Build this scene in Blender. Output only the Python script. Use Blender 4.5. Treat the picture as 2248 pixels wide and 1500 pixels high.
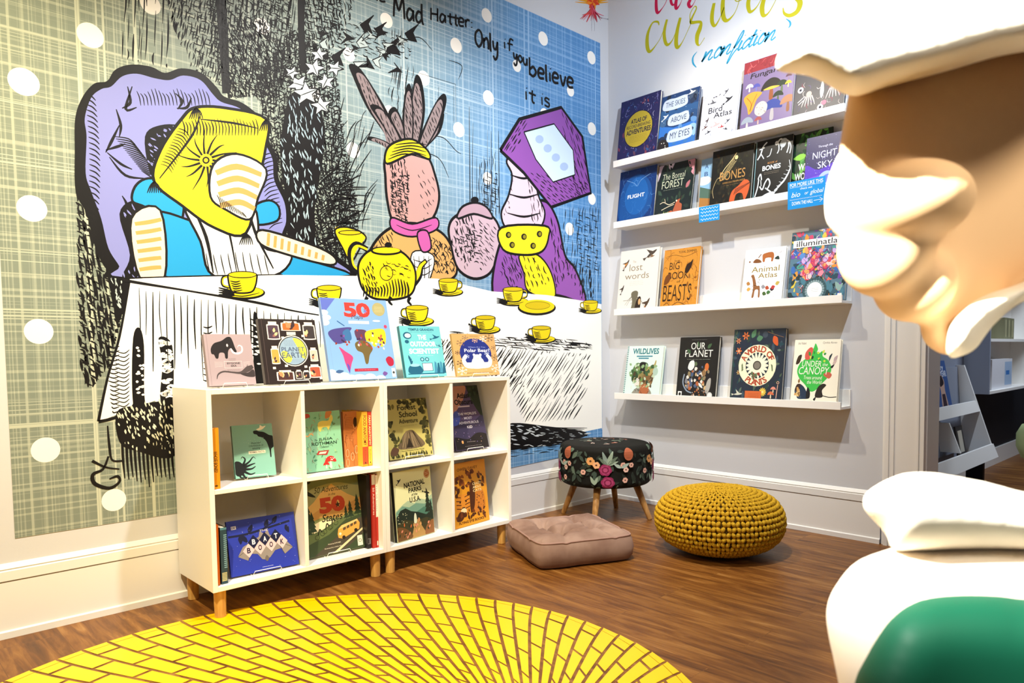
import bpy, math, random
from mathutils import Vector, Matrix
from mathutils.geometry import tessellate_polygon
random.seed(7)
for o in list(bpy.data.objects): bpy.data.objects.remove(o)
SC = bpy.context.scene
COL = SC.collection
V = Vector

# ------------------------------------------------------------------ camera
F, CX, CY = 1574.42, 1150.34, 861.14
YAW, PIT, ROL = math.pi/4+0.0178, -0.056, -0.0119
CAM = V((-3.537, -2.8821, 0.9255))
FW = V((math.cos(YAW)*math.cos(PIT), math.sin(YAW)*math.cos(PIT), math.sin(PIT)))
_r = V((math.sin(YAW), -math.cos(YAW), 0)); _u = _r.cross(FW)
RT = math.cos(ROL)*_r + math.sin(ROL)*_u
UP = -math.sin(ROL)*_r + math.cos(ROL)*_u
cd = bpy.data.cameras.new('camera'); cam = bpy.data.objects.new('camera', cd); COL.objects.link(cam)
cam.matrix_world = Matrix.Translation(CAM) @ Matrix((RT, UP, -FW)).transposed().to_4x4()
cd.sensor_width = 36; cd.lens = F/2248*36
cd.shift_x = -(CX-1124)/2248; cd.shift_y = (CY-750)/2248
cd.clip_start = 0.02; cd.clip_end = 60
cd.dof.use_dof = True; cd.dof.focus_distance = 2.9; cd.dof.aperture_fstop = 5.0
SC.camera = cam
SC.view_settings.view_transform = 'Standard'; SC.view_settings.look = 'None'
SC.view_settings.gamma = 1; SC.view_settings.use_curve_mapping = False
SC.view_settings.exposure = 0.35

# ------------------------------------------------------------------ world + lamps
w = bpy.data.worlds.new('room_world'); SC.world = w; w.use_nodes = True
w.node_tree.nodes['Background'].inputs[0].default_value = (0.95, 0.96, 1.0, 1)
w.node_tree.nodes['Background'].inputs[1].default_value = 0.07

def lamp(name, kind, loc, target, power, col, size=0.1, spot=None, blend=0.3):
    l = bpy.data.lights.new(name, kind); l.energy = power; l.color = col
    if kind == 'SPOT':
        l.spot_size = math.radians(spot); l.spot_blend = blend; l.shadow_soft_size = size
    elif kind == 'AREA': l.size = size
    else: l.shadow_soft_size = size
    o = bpy.data.objects.new(name, l); COL.objects.link(o); o.location = loc
    o.rotation_euler = (V(target)-V(loc)).to_track_quat('-Z', 'Y').to_euler()
    return o
WARM = (1.0, 0.86, 0.55); COOL = (0.74, 0.85, 1.0); NEUT = (1.0, 0.96, 0.9)
lamp('ceiling_lamp_warm', 'SPOT', (-3.75, -1.75, 3.1), (-2.95, -0.15, 0.1), 470, WARM, 0.05, 80, 0.7)
lamp('ceiling_lamp_middle', 'SPOT', (-1.9, -1.6, 3.1), (-1.6, -0.3, 0.7), 235, NEUT, 0.05, 95, 0.7)
lamp('ceiling_lamp_cool', 'SPOT', (-1.35, -2.15, 3.1), (0.0, -0.62, 1.75), 205, COOL, 0.04, 92, 1.0)
lamp('ceiling_lamp_shelf', 'SPOT', (-1.5, -0.7, 3.1), (0.0, -1.1, 1.3), 95, (1.0, 0.9, 0.72), 0.04, 75, 0.6)
lamp('ceiling_lamp_figure', 'SPOT', (-4.05, -2.25, 1.95), (-2.66, -2.53, 1.14), 950, (1.0, 0.98, 0.92), 0.025, 34, 0.5)
lamp('fill_lamp_right', 'SPOT', (-2.9, -4.1, 2.4), (-2.45, -2.6, 1.15), 150, (1.0, 0.9, 0.76), 0.25, 40, 0.8)  # unseen fill lamp, added to brighten the right side of the statue's face
lamp('next_room_lamp', 'AREA', (2.6, -2.4, 2.6), (2.2, -1.6, 0.6), 34, COOL, 0.8)

# ------------------------------------------------------------------ pixel rays -> world
def ray(px, py): return FW + RT*((px-CX)/F) - UP*((py-CY)/F)
def onp(px, py, n, c):
    d = ray(px, py); n = V(n); t = (c-CAM.dot(n))/d.dot(n); return CAM + d*t
def on_x(px, py, x=0.0): return onp(px, py, (1, 0, 0), x)
def on_y(px, py, y=0.0): return onp(px, py, (0, 1, 0), y)
def on_z(px, py, z=0.0): return onp(px, py, (0, 0, 1), z)

# ------------------------------------------------------------------ materials
def lin(c): return c/12.92 if c <= 0.04045 else ((c+0.055)/1.055)**2.4
def hexc(h):
    h = h.lstrip('#'); return tuple(lin(int(h[i:i+2], 16)/255) for i in (0, 2, 4)) + (1,)
_M = {}
def M(h, rough=0.55, spec=0.3, metal=0.0):
    k = (h, rough, spec, metal)
    if k not in _M:
        m = bpy.data.materials.new('paint_'+h.strip('#')); m.use_nodes = True
        b = m.node_tree.nodes['Principled BSDF']
        b.inputs['Base Color'].default_value = hexc(h); b.inputs['Roughness'].default_value = rough
        b.inputs['Specular IOR Level'].default_value = spec; b.inputs['Metallic'].default_value = metal
        _M[k] = m
    return _M[k]
def nodemat(name, rough=0.6, spec=0.3):
    m = bpy.data.materials.new(name); m.use_nodes = True; nt = m.node_tree
    b = nt.nodes['Principled BSDF']; b.inputs['Roughness'].default_value = rough
    b.inputs['Specular IOR Level'].default_value = spec
    def N(t, **kw):
        n = nt.nodes.new(t)
        for k, v in kw.items(): setattr(n, k, v)
        return n
    def L(a, bb): nt.links.new(a, bb)
    return m, nt, b, N, L
def ramp(N, stops):
    r = N('ShaderNodeValToRGB'); e = r.color_ramp.elements
    e[0].position, e[0].color = stops[0][0], stops[0][1]
    e[1].position, e[1].color = stops[-1][0], stops[-1][1]
    for p, c in stops[1:-1]:
        x = e.new(p); x.color = c
    return r

# ------------------------------------------------------------------ mesh builder
class MB:
    def __init__(s): s.v = []; s.f = []; s.m = []; s.mats = []
    def mi(s, m):
        if m not in s.mats: s.mats.append(m)
        return s.mats.index(m)
    def add(s, vs, fs, m):
        o = len(s.v); i = s.mi(m); s.v.extend(V(v) for v in vs)
        for f in fs: s.f.append(tuple(o+k for k in f)); s.m.append(i)
    def box(s, a, b, m):
        x0, y0, z0 = a; x1, y1, z1 = b
        s.add([(x0,y0,z0),(x1,y0,z0),(x1,y1,z0),(x0,y1,z0),(x0,y0,z1),(x1,y0,z1),(x1,y1,z1),(x0,y1,z1)],
              [(0,3,2,1),(4,5,6,7),(0,1,5,4),(1,2,6,5),(2,3,7,6),(3,0,4,7)], m)
    def fbox(s, O, ex, ey, n, a, b, m):
        t = MB(); t.box(a, b, m)
        s.add([O+ex*p.x+ey*p.y+n*p.z for p in t.v], t.f, m)
    def tube(s, pts, r, m, n=8, closed=False):
        pts = [V(p) for p in pts]; N_ = len(pts); vs = []
        rr = r if isinstance(r, (list, tuple)) else [r]*N_
        prev = None
        for i, p in enumerate(pts):
            if closed: t = pts[(i+1) % N_]-pts[i-1]
            else: t = pts[min(i+1, N_-1)]-pts[max(i-1, 0)]
            t.normalize()
            if prev is None:
                a = V((0,0,1)) if abs(t.z) < 0.9 else V((1,0,0)); x = t.cross(a).normalized()
            else: x = (prev - t*prev.dot(t)).normalized()
            prev = x; y = t.cross(x)
            for k in range(n):
                an = 2*math.pi*k/n; vs.append(p+(x*math.cos(an)+y*math.sin(an))*rr[i])
        fs = []
        for i in range(N_ if closed else N_-1):
            j = (i+1) % N_
            for k in range(n):
                k2 = (k+1) % n; fs.append((i*n+k, i*n+k2, j*n+k2, j*n+k))
        if not closed:
            fs.append(tuple(range(n-1, -1, -1))); fs.append(tuple((N_-1)*n+k for k in range(n)))
        s.add(vs, fs, m)
    def lathe(s, c, prof, m, n=32):
        vs = []; c = V(c)
        for r, z in prof:
            for k in range(n):
                a = 2*math.pi*k/n; vs.append(c+V((r*math.cos(a), r*math.sin(a), z)))
        fs = []
        for i in range(len(prof)-1):
            for k in range(n):
                k2 = (k+1) % n; fs.append((i*n+k, i*n+k2, (i+1)*n+k2, (i+1)*n+k))
        fs.append(tuple(range(n-1, -1, -1))); fs.append(tuple((len(prof)-1)*n+k for k in range(n)))
        s.add(vs, fs, m)
    def build(s, name, parent=None, smooth=False, bevel=0.0):
        L = V((0, 0, 0))
        p = parent
        while p is not None: L += p.location; p = p.parent
        me = bpy.data.meshes.new(name)
        if parent is None:
            xs = [v.x for v in s.v]; ys = [v.y for v in s.v]; zs = [v.z for v in s.v]
            L = V(((min(xs)+max(xs))/2, (min(ys)+max(ys))/2, min(zs)))
        me.from_pydata([tuple(v-L) for v in s.v], [], s.f)
        for m in s.mats: me.materials.append(m)
        me.polygons.foreach_set('material_index', s.m)
        if smooth: me.polygons.foreach_set('use_smooth', [True]*len(s.f))
        me.update()
        o = bpy.data.objects.new(name, me); COL.objects.link(o)
        if parent is None: o.location = L
        else: o.parent = parent
        if bevel:
            b = o.modifiers.new('bevel', 'BEVEL'); b.width = bevel; b.segments = 2; b.limit_method = 'ANGLE'
        return o
def tag(o, label=None, cat=None, group=None, kind=None):
    if label: o['label'] = label
    if cat: o['category'] = cat
    if group: o['group'] = group
    if kind: o['kind'] = kind
    return o
def thing(name, loc, label, cat, group=None):
    o = bpy.data.objects.new(name, None); COL.objects.link(o); o.location = loc; o.empty_display_size = 0.05
    return tag(o, label, cat, group)

# ------------------------------------------------------------------ flat printing (layers a fraction of a millimetre apart)
def smooth_pts(P, closed=False, n=5):
    P = [tuple(p) for p in P]
    if len(P) < 3: return P
    out = []; N_ = len(P)
    for i in range(N_ if closed else N_-1):
        p0 = P[i-1] if (closed or i > 0) else P[0]; p1 = P[i]; p2 = P[(i+1) % N_]
        p3 = P[(i+2) % N_] if (closed or i+2 < N_) else P[-1]
        for k in range(n):
            t = k/n; t2 = t*t; t3 = t2*t
            out.append(tuple(0.5*((2*b)+(-a+c)*t+(2*a-5*b+4*c-d)*t2+(-a+3*b-3*c+d)*t3) for a, b, c, d in zip(p0, p1, p2, p3)))
    if not closed: out.append(P[-1])
    return out
_G = {}
def glyphs(txt, bold=0.0, shear=0.0):
    k = (txt, bold, shear)
    if k not in _G:
        cu = bpy.data.curves.new('lettering', 'FONT'); cu.body = txt; cu.size = 1; cu.offset = bold; cu.shear = shear
        cu.resolution_u = 3; cu.align_x = 'LEFT'
        ob = bpy.data.objects.new('lettering', cu)
        me = ob.to_mesh()
        vs = [(v.co.x, v.co.y) for v in me.vertices]; fs = [tuple(p.vertices) for p in me.polygons]
        ob.to_mesh_clear(); bpy.data.objects.remove(ob); bpy.data.curves.remove(cu)
        x0 = min(v[0] for v in vs); x1 = max(v[0] for v in vs); y0 = min(v[1] for v in vs); y1 = max(v[1] for v in vs)
        _G[k] = (vs, fs, (x0, x1, y0, y1))
    return _G[k]

class Art:
    """prints shapes on a plane: mp(u,v)->3D point on the surface, n = surface normal"""
    def __init__(s, mb, mp, n, step=0.00012, start=0.0002):
        s.mb = mb; s.mp = mp; s.n = V(n); s.k = start; s.step = step; s.last = None; s.clip = False
    def lay(s): s.k += s.step; s.last = None
    def P(s, u, v): return s.mp(u, v) + s.n*s.k
    def fill(s, pts, col, rough=0.5):
        if s.clip:
            for ax, lim, sg in ((0, 0.004, 1), (0, 0.996, -1), (1, 0.004, 1), (1, 0.996, -1)):
                o = []
                for p, r in zip(pts, list(pts[1:])+[pts[0]]):
                    dp, dr = (p[ax]-lim)*sg, (r[ax]-lim)*sg
                    if dp >= 0: o.append(p)
                    if (dp >= 0) != (dr >= 0): t = dp/(dp-dr); o.append((p[0]+(r[0]-p[0])*t, p[1]+(r[1]-p[1])*t))
                pts = o
                if len(pts) < 3: return
        s.lay(); s.last = 'fill'; q = [s.P(*p) for p in pts]
        tr = tessellate_polygon([q])
        out = []
        for t in tr:
            nn = (q[t[1]]-q[t[0]]).cross(q[t[2]]-q[t[0]])
            out.append(t if nn.dot(s.n) > 0 else (t[0], t[2], t[1]))
        s.mb.add(q, out, M(col, rough) if isinstance(col, str) else col)
    def blob(s, pts, col, n=5): s.fill(smooth_pts(pts, True, n), col)
    def rect(s, u0, v0, u1, v1, col): s.fill([(u0, v0), (u1, v0), (u1, v1), (u0, v1)], col)
    def ell(s, u, v, ru, rv, col, n=24, a=0.0):
        ca, sa = math.cos(a), math.sin(a)
        s.fill([(u+ru*math.cos(t)*ca-rv*math.sin(t)*sa, v+ru*math.cos(t)*sa+rv*math.sin(t)*ca) for t in [2*math.pi*k/n for k in range(n)]], col)
    def stroke(s, pts, w, col, taper=0.0, sm=True, lay=True, closed=False):
        """w in metres; taper 0..1 shrinks the ends; w may be a list"""
        if lay and s.last != col: s.lay()
        s.last = col
        if sm and len(pts) > 2: 
            if isinstance(w, (list, tuple)):
                pp = smooth_pts([tuple(p)+(ww,) for p, ww in zip(pts, w)], closed, 5); w = [p[2] for p in pp]; pts = [p[:2] for p in pp]
            else: pts = smooth_pts(pts, closed, 5)
        if closed: pts = list(pts)+[pts[0]]
        if s.clip: pts = [(min(max(p[0], 0.008), 0.992), min(max(p[1], 0.008), 0.992)) for p in pts]
        q = [s.P(*p) for p in pts]; N_ = len(q); vs = []
        for i in range(N_):
            t = q[min(i+1, N_-1)]-q[max(i-1, 0)]
            if t.length < 1e-9: t = V((1, 0, 0.001))
            b = s.n.cross(t).normalized()
            ww = w[i] if isinstance(w, (list, tuple)) else w
            if taper: ww *= 1-taper*abs(2*i/(N_-1)-1)**2
            vs += [q[i]-b*ww*0.5, q[i]+b*ww*0.5]
        s.mb.add(vs, [(2*i, 2*i+2, 2*i+3, 2*i+1) for i in range(N_-1)], M(col) if isinstance(col, str) else col)
    def ring(s, u, v, ru, rv, w, col, n=28):
        s.stroke([(u+ru*math.cos(2*math.pi*k/n), v+rv*math.sin(2*math.pi*k/n)) for k in range(n)], w, col, sm=False, closed=True)
    def text(s, txt, u0, v0, u1, v1, col, bold=0.0, shear=0.0, rise=0.0):
        """fit the words into the box u0..u1, v0..v1 (rise tilts the line upward to the right)"""
        vs, fs, (a, b, c, d) = glyphs(txt, bold, shear); s.lay()
        q = []
        for x, y in vs:
            tx = (x-a)/max(b-a, 1e-6); ty = (y-c)/max(d-c, 1e-6)
            q.append(s.P(u0+(u1-u0)*tx, v0+(v1-v0)*ty+rise*tx))
        out = []
        for f in fs:
            nn = (q[f[1]]-q[f[0]]).cross(q[f[2]]-q[f[0]]); out.append(f if nn.dot(s.n) > 0 else tuple(reversed(f)))
        s.mb.add(q, out, M(col) if isinstance(col, str) else col)
    def arc_text(s, txt, cu, cv, ru, rv, a0, a1, h, col, bold=0.02, inside=False):
        n = len(txt)
        for i, ch in enumerate(txt):
            if ch == ' ': continue
            a = math.radians(a0+(a1-a0)*(i+0.5)/n)
            vs, fs, (x0, x1, y0, y1) = glyphs(ch, bold); s.lay(); q = []
            dirr = -1 if not inside else 1
            for x, y in vs:
                lx = (x-(x0+x1)/2)*h*1.35; ly = (y-0.35)*h*1.35
                rad = (ly if not inside else -ly)
                aa = a + dirr*lx/max(rv, 1e-6)
                q.append(s.P(cu+(ru+rad*ru/rv)*math.cos(aa), cv+(rv+rad)*math.sin(aa)))
            out = []
            for f in fs:
                nn = (q[f[1]]-q[f[0]]).cross(q[f[2]]-q[f[0]]); out.append(f if nn.dot(s.n) > 0 else tuple(reversed(f)))
            s.mb.add(q, out, M(col))
    def leaf(s, u, v, l, a, col, wid=0.35, asp=1.0):
        ca, sa = math.cos(a), math.sin(a); pts = []
        for x, y in ((0,0),(0.3,wid*0.8),(0.6,wid*0.75),(1,0),(0.6,-wid*0.75),(0.3,-wid*0.8)):
            pts.append((u+l*(x*ca-y*sa), v+l*asp*(x*sa+y*ca)))
        s.fill(smooth_pts(pts, True, 3), col)
    def lines(s, u0, u1, v0, v1, n, col, w=0.0006, rnd=0.15):
        """rows of tiny illegible print"""
        for i in range(n):
            v = v1+(v0-v1)*(i+0.5)/n; d = (u1-u0)*rnd*random.random()*0.5; x = u0+d
            while x < u1-d:
                l = (u1-u0)*random.uniform(0.05, 0.14); s.stroke([(x, v), (min(x+l, u1-d), v)], w, col, sm=False); x += l*1.25
# ================================================================== room shell
def wall_mat(name, h, rough=0.75):
    m, nt, b, N, L = nodemat(name, rough, 0.2)
    tc = N('ShaderNodeTexCoord'); no = N('ShaderNodeTexNoise'); no.inputs['Scale'].default_value = 160; no.inputs['Detail'].default_value = 3
    L(tc.outputs['Object'], no.inputs['Vector'])
    bp = N('ShaderNodeBump'); bp.inputs['Strength'].default_value = 0.06; bp.inputs['Distance'].default_value = 0.002
    L(no.outputs['Fac'], bp.inputs['Height']); L(bp.outputs['Normal'], b.inputs['Normal'])
    b.inputs['Base Color'].default_value = hexc(h); return m
WALL = wall_mat('wall_paint', '#d0d0d2'); TRIM = M('#eae7e1', 0.4, 0.4); WHITE = M('#f0ede6', 0.45, 0.35)
GREYWALL = wall_mat('grey_wall_paint', '#8d93a3'); DARK = M('#17171b', 0.6)

def wood_floor():
    m, nt, b, N, L = nodemat('laminate_floor', 0.42, 0.35)
    tc = N('ShaderNodeTexCoord'); mp = N('ShaderNodeMapping'); mp.inputs['Rotation'].default_value = (0, 0, math.pi/2)
    L(tc.outputs['Object'], mp.inputs['Vector'])
    br = N('ShaderNodeTexBrick'); br.offset = 0.37; br.inputs['Scale'].default_value = 1
    br.inputs['Brick Width'].default_value = 1.22; br.inputs['Row Height'].default_value = 0.185
    br.inputs['Mortar Size'].default_value = 0.0012; br.inputs['Mortar Smooth'].default_value = 0.2
    br.inputs['Color1'].default_value = (0.2, 0.2, 0.2, 1); br.inputs['Color2'].default_value = (0.8, 0.8, 0.8, 1); br.inputs['Mortar'].default_value = (0, 0, 0, 1)
    L(mp.outputs[0], br.inputs['Vector'])
    st = N('ShaderNodeMapping'); st.inputs['Scale'].default_value = (1.6, 14, 1); L(mp.outputs[0], st.inputs['Vector'])
    ad = N('ShaderNodeVectorMath', operation='ADD'); L(st.outputs[0], ad.inputs[0]); L(br.outputs['Color'], ad.inputs[1])
    n1 = N('ShaderNodeTexNoise'); n1.inputs['Scale'].default_value = 2.2; n1.inputs['Detail'].default_value = 8; n1.inputs['Roughness'].default_value = 0.62; n1.inputs['Distortion'].default_value = 0.6
    L(ad.outputs[0], n1.inputs['Vector'])
    r = ramp(N, [(0.28, hexc('#4a2a10')), (0.45, hexc('#704318')), (0.58, hexc('#8a5a26')), (0.75, hexc('#a87a44'))])
    L(n1.outputs['Fac'], r.inputs['Fac'])
    mx = N('ShaderNodeMixRGB', blend_type='MULTIPLY'); mx.inputs['Fac'].default_value = 0.35
    L(r.outputs['Color'], mx.inputs['Color1'])
    r2 = ramp(N, [(0.0, (0.35, 0.35, 0.35, 1)), (0.2, (0.75, 0.75, 0.75, 1)), (1.0, (1, 1, 1, 1))]); L(br.outputs['Color'], r2.inputs['Fac']); L(r2.outputs['Color'], mx.inputs['Color2'])
    L(mx.outputs['Color'], b.inputs['Base Color'])
    bp = N('ShaderNodeBump'); bp.inputs['Strength'].default_value = 0.12; bp.inputs['Distance'].default_value = 0.002
    L(n1.outputs['Fac'], bp.inputs['Height']); L(bp.outputs['Normal'], b.inputs['Normal'])
    return m
FLOOR = wood_floor()
YC = -1.645         # where the right wall ends at the doorway
JX = 0.16           # right wall thickness
def shell():
    def S(name, parts, bevel=0.0):
        mb = MB()
        for a, b, m in parts: mb.box(a, b, m)
        return tag(mb.build(name, bevel=bevel), kind='structure')
    S('floor', [((-6, -6, -0.05), (5.5, 0.0, 0), FLOOR)])
    S('ceiling', [((-6, -6, 3.25), (5.5, 0.1, 3.3), M('#c8c6c0', 0.8))])
    S('wall_left', [((-6, 0, -0.05), (JX, 0.1, 3.25), WALL)])
    S('wall_right', [((0, YC, 0), (JX, 0, 3.25), WALL), ((0, -6, 2.45), (JX, YC, 3.25), WALL)])
    S('wall_far', [((JX, -1.40, 0), (5.5, -1.36, 3.25), GREYWALL), ((5.4, -6, 0), (5.5, -1.4, 3.25), GREYWALL)])
    S('baseboard_far', [((JX, -1.425, 0), (5.4, -1.40, 0.13), TRIM)])
    # tall moulded baseboards: board, groove, cap, shoe strip
    tb = 0.0161
    def board(name, axis, lo, hi):
        mb = MB()
        prof = [(0.0, 0.024), (0.022, 0.024), (0.026, tb), (0.186, tb), (0.187, tb-0.006), (0.190, tb-0.006), (0.191, tb+0.003), (0.222, tb+0.003), (0.224, tb-0.005), (0.228, tb-0.005), (0.230, tb-0.002), (0.244, 0.004), (0.246, 0.0)]
        vs = []
        for e in (lo, hi):
            for z, t in prof: vs.append((e, -t, z) if axis == 'x' else (-t, e, z))
        n = len(prof); fs = [(i, i+1, n+i+1, n+i) if axis == 'y' else (i, n+i, n+i+1, i+1) for i in range(n-1)]
        mb.add(vs, fs, TRIM); return tag(mb.build(name), kind='structure')
    board('baseboard_left', 'x', -6, -0.004); board('baseboard_right', 'y', YC+0.005, -0.004)
    # door casing: fluted strips on the wall face and a jamb lining
    mb = MB()
    for a, b, t in ((0.0, 0.012, 0.014), (0.012, 0.03, 0.028), (0.03, 0.036, 0.02), (0.036, 0.052, 0.026), (0.052, 0.058, 0.018), (0.058, 0.15, 0.022), (0.15, 0.158, 0.03), (0.158, 0.164, 0.02), (0.164, 0.18, 0.03)):
        mb.box((-t, YC-b, 0), (0, YC-a, 2.45), TRIM)
    mb.box((0, YC-0.185, 0), (JX, YC, 2.45), TRIM)
    mb.box((JX, YC-0.18, 0), (JX+0.02, YC, 2.45), TRIM)
    tag(mb.build('trim_1'), kind='structure')
shell()

# ================================================================== the printed wall panel
MXL, MXR, MZB, MZT = -3.1224, -0.0786, 0.3245, 2.7959
def weave():
    m, nt, b, N, L = nodemat('woven_print', 0.5, 0.35)
    tc = N('ShaderNodeTexCoord'); sp = N('ShaderNodeSeparateXYZ'); L(tc.outputs['Object'], sp.inputs[0])
    def bands(out, f, off, p0, p1, det=2):
        a = N('ShaderNodeMath', operation='MULTIPLY_ADD'); a.inputs[1].default_value = f; a.inputs[2].default_value = off; L(out, a.inputs[0])
        n = N('ShaderNodeTexNoise', noise_dimensions='1D'); n.inputs['Scale'].default_value = 1; n.inputs['Detail'].default_value = det; n.inputs['Roughness'].default_value = 0.8
        L(a.outputs[0], n.inputs['W'])
        r = ramp(N, [(p0, (0, 0, 0, 1)), (p1, (1, 1, 1, 1))]); L(n.outputs['Fac'], r.inputs['Fac']); return r.outputs['Color']
    vx = bands(sp.outputs['X'], 55, 3.3, 0.52, 0.60); vx2 = bands(sp.outputs['X'], 7, 9.1, 0.40, 0.62, 1)
    hz = bands(sp.outputs['Z'], 60, 17.7, 0.53, 0.60); hz2 = bands(sp.outputs['Z'], 6, 1.9, 0.40, 0.62, 1)
    def mul(a, bb, op='MULTIPLY', c=None):
        k = N('ShaderNodeMath', operation=op); L(a, k.inputs[0])
        if c is None: L(bb, k.inputs[1])
        else: k.inputs[1].default_value = c
        return k.outputs[0]
    x = mul(vx, vx2); x = mul(x, None, 'MULTIPLY', 0.75); z = mul(hz, hz2); z = mul(z, None, 'MULTIPLY', 0.75)
    base = mul(vx, None, 'MULTIPLY', 0.28); base2 = mul(hz, None, 'MULTIPLY', 0.28)
    f = mul(mul(x, z, 'MAXIMUM'), mul(base, base2, 'ADD'), 'MAXIMUM')
    # base colours fade from slate blue (right) to sage (left)
    g = N('ShaderNodeMapRange'); g.inputs['From Min'].default_value = -1.25; g.inputs['From Max'].default_value = 1.35; L(sp.outputs['X'], g.inputs['Value'])
    dk = ramp(N, [(0.0, hexc('#7d877c')), (0.30, hexc('#8a988f')), (0.55, hexc('#84a0ae')), (0.8, hexc('#5f92c0')), (1.0, hexc('#4f87bd'))]); L(g.outputs[0], dk.inputs['Fac'])
    lt = ramp(N, [(0.0, hexc('#cfd3be')), (0.30, hexc('#cfd6c6')), (0.55, hexc('#cfdbdc')), (0.8, hexc('#a9c9e4')), (1.0, hexc('#9cc2e6'))]); L(g.outputs[0], lt.inputs['Fac'])
    mx = N('ShaderNodeMixRGB'); L(f, mx.inputs['Fac']); L(dk.outputs['Color'], mx.inputs['Color1']); L(lt.outputs['Color'], mx.inputs['Color2'])
    L(mx.outputs['Color'], b.inputs['Base Color']); return m
WEAVE = weave()
INK = '#0d0b0d'
def mural():
    mb = MB()
    mb.box((MXL, -0.0015, MZB), (MXR, 0.0, MZT), WEAVE)
    A = Art(mb, lambda u, v: on_y(u, v, -0.0015), (0, -1, 0), 0.000004, 0.0001)
    R = random.Random(3)
    def mpp(u, v): return (on_y(u, v, 0)-CAM).dot(FW)/F
    def ink(pts, w, col=INK, taper=0.6, sm=True, lay=True, closed=False):
        s = mpp(*pts[len(pts)//2])
        if isinstance(w, (list, tuple)): w = [x*s for x in w]
        else: w = w*s
        A.stroke(pts, w, col, taper, sm, lay, closed)
    def inside_spans(poly, ang, sp):
        ca, sa = math.cos(ang), math.sin(ang)
        q = [(x*ca+y*sa, -x*sa+y*ca) for x, y in poly]
        y0 = min(p[1] for p in q); y1 = max(p[1] for p in q); y = y0+sp*R.random()
        while y < y1:
            xs = []
            for (ax, ay), (bx, by) in zip(q, q[1:]+q[:1]):
                if (ay <= y) != (by <= y): xs.append(ax+(y-ay)*(bx-ax)/(by-ay))
            xs.sort()
            for a, b in zip(xs[::2], xs[1::2]): yield y, a, b, ca, sa
            y += sp*R.uniform(0.6, 1.4)
    def hatch(poly, deg, sp, w, ln=(25, 60), gap=(4, 12), bend=2.0, col=INK, wob=1.5):
        A.lay()
        for y, a, b, ca, sa in inside_spans(poly, math.radians(deg), sp):
            x = a+R.uniform(0, 6)
            while x < b-3:
                l = min(R.uniform(*ln), b-x); bd = R.uniform(-bend, bend); o = R.uniform(-wob, wob)
                P = []
                for t in (0, 0.33, 0.67, 1):
                    lx = x+l*t; ly = y+o+bd*4*t*(1-t); P.append((lx*ca-ly*sa, lx*sa+ly*ca))
                ww = w*R.uniform(0.6, 1.3)
                ink(P, [ww*0.3, ww, ww*0.9, ww*0.25], col, 0, False, False); x += l+R.uniform(*gap)
    def cells(poly, deg, n, ls, ws, col):
        xs = [p[0] for p in poly]; ys = [p[1] for p in poly]; A.lay(); c = 0; k = 0
        def ins(x, y):
            r = False
            for (ax, ay), (bx, by) in zip(poly, poly[1:]+poly[:1]):
                if (ay > y) != (by > y) and x < (bx-ax)*(y-ay)/(by-ay)+ax: r = not r
            return r
        while c < n and k < n*6:
            k += 1; x = R.uniform(min(xs), max(xs)); y = R.uniform(min(ys), max(ys))
            if not ins(x, y): continue
            c += 1; l = R.uniform(*ls); w = R.uniform(*ws); a = math.radians(deg+R.uniform(-22, 22)); dx, dy = math.cos(a)*l/2, math.sin(a)*l/2
            ink([(x-dx, y-dy), (x-dx*0.3-dy*0.1, y-dy*0.3), (x+dx*0.4, y+dy*0.4), (x+dx, y+dy)], [w*0.2, w, w*0.9, w*0.2], col, 0, False, False)
    PALE = '#b9c6c4'; PALEB = '#a8bfcb'
    # white dots of the print
    for x, y, r in ((52,180,28),(198,78,25),(70,458,27),(85,728,26),(100,988,26),(250,1098,23),(848,45,15),(766,120,14),(575,58,17),(1001,100,15),(1068,34,14),(1192,85,14),(1298,127,13),(930,172,15),(1134,145,12),(1072,215,15),(1195,252,13),(1299,283,13),(855,248,15),(1007,285,15),(775,330,16),(1252,200,11),(1070,392,13),(1299,437,12),(1250,503,13),(690,205,14),(22,-60,28),(330,10,20)):
        c = on_y(x, y, 0); rr = r*mpp(x, y)*1.06; A.lay()
        q = [c+V((rr*math.cos(t), -0.0015, rr*math.sin(t)))+A.n*A.k for t in [2*math.pi*i/28 for i in range(28)]]
        A.mb.add(q, [tuple(range(28))], M('#fbf6ec'))
    # ---- trees: long trunk lines, dense nets, jagged leaves
    hatch([(262,-60),(392,-60),(372,150),(262,128)], 92, 13, 3.2, (60,120), (6,20), 3)
    hatch([(350,-60),(470,-60),(505,200),(420,150),(380,60)], 100, 5.6, 3.2, (14,34), (3,7), 4)
    hatch([(380,-60),(470,-60),(520,210),(440,160)], 20, 9, 2.4, (12,26), (5,14), 4)
    net = [(455,-40),(560,-60),(640,-60),(640,120),(610,210),(500,215),(470,120)]
    A.fill([(468,-60),(492,-60),(500,60),(505,205),(488,205),(480,80)], INK)
    hatch(net, 95, 5.2, 3.3, (16,40), (2,6), 5); hatch(net, 28, 5.6, 2.8, (10,22), (3,7), 5); hatch([(490,60),(575,40),(620,110),(600,215),(500,215)], 60, 4.4, 3.4, (12,26), (2,6), 5)
    trunk = [(560,170),(640,60),(735,120),(760,330),(790,470),(770,600),(640,600),(620,480),(612,380),(575,270)]
    hatch(trunk, 84, 4.8, 3.3, (16,36), (2,5), 5); hatch(trunk, 22, 5.2, 2.9, (9,20), (2,5), 5); hatch(trunk, -35, 7, 2.5, (8,16), (3,8), 4); hatch([(600,330),(640,300),(740,400),(780,600),(650,600),(618,480)], 70, 4.6, 3.4, (12,30), (2,5), 5)
    dark = [(640,205),(700,235),(712,320),(690,470),(700,590),(640,545),(628,440),(615,330)]
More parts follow.
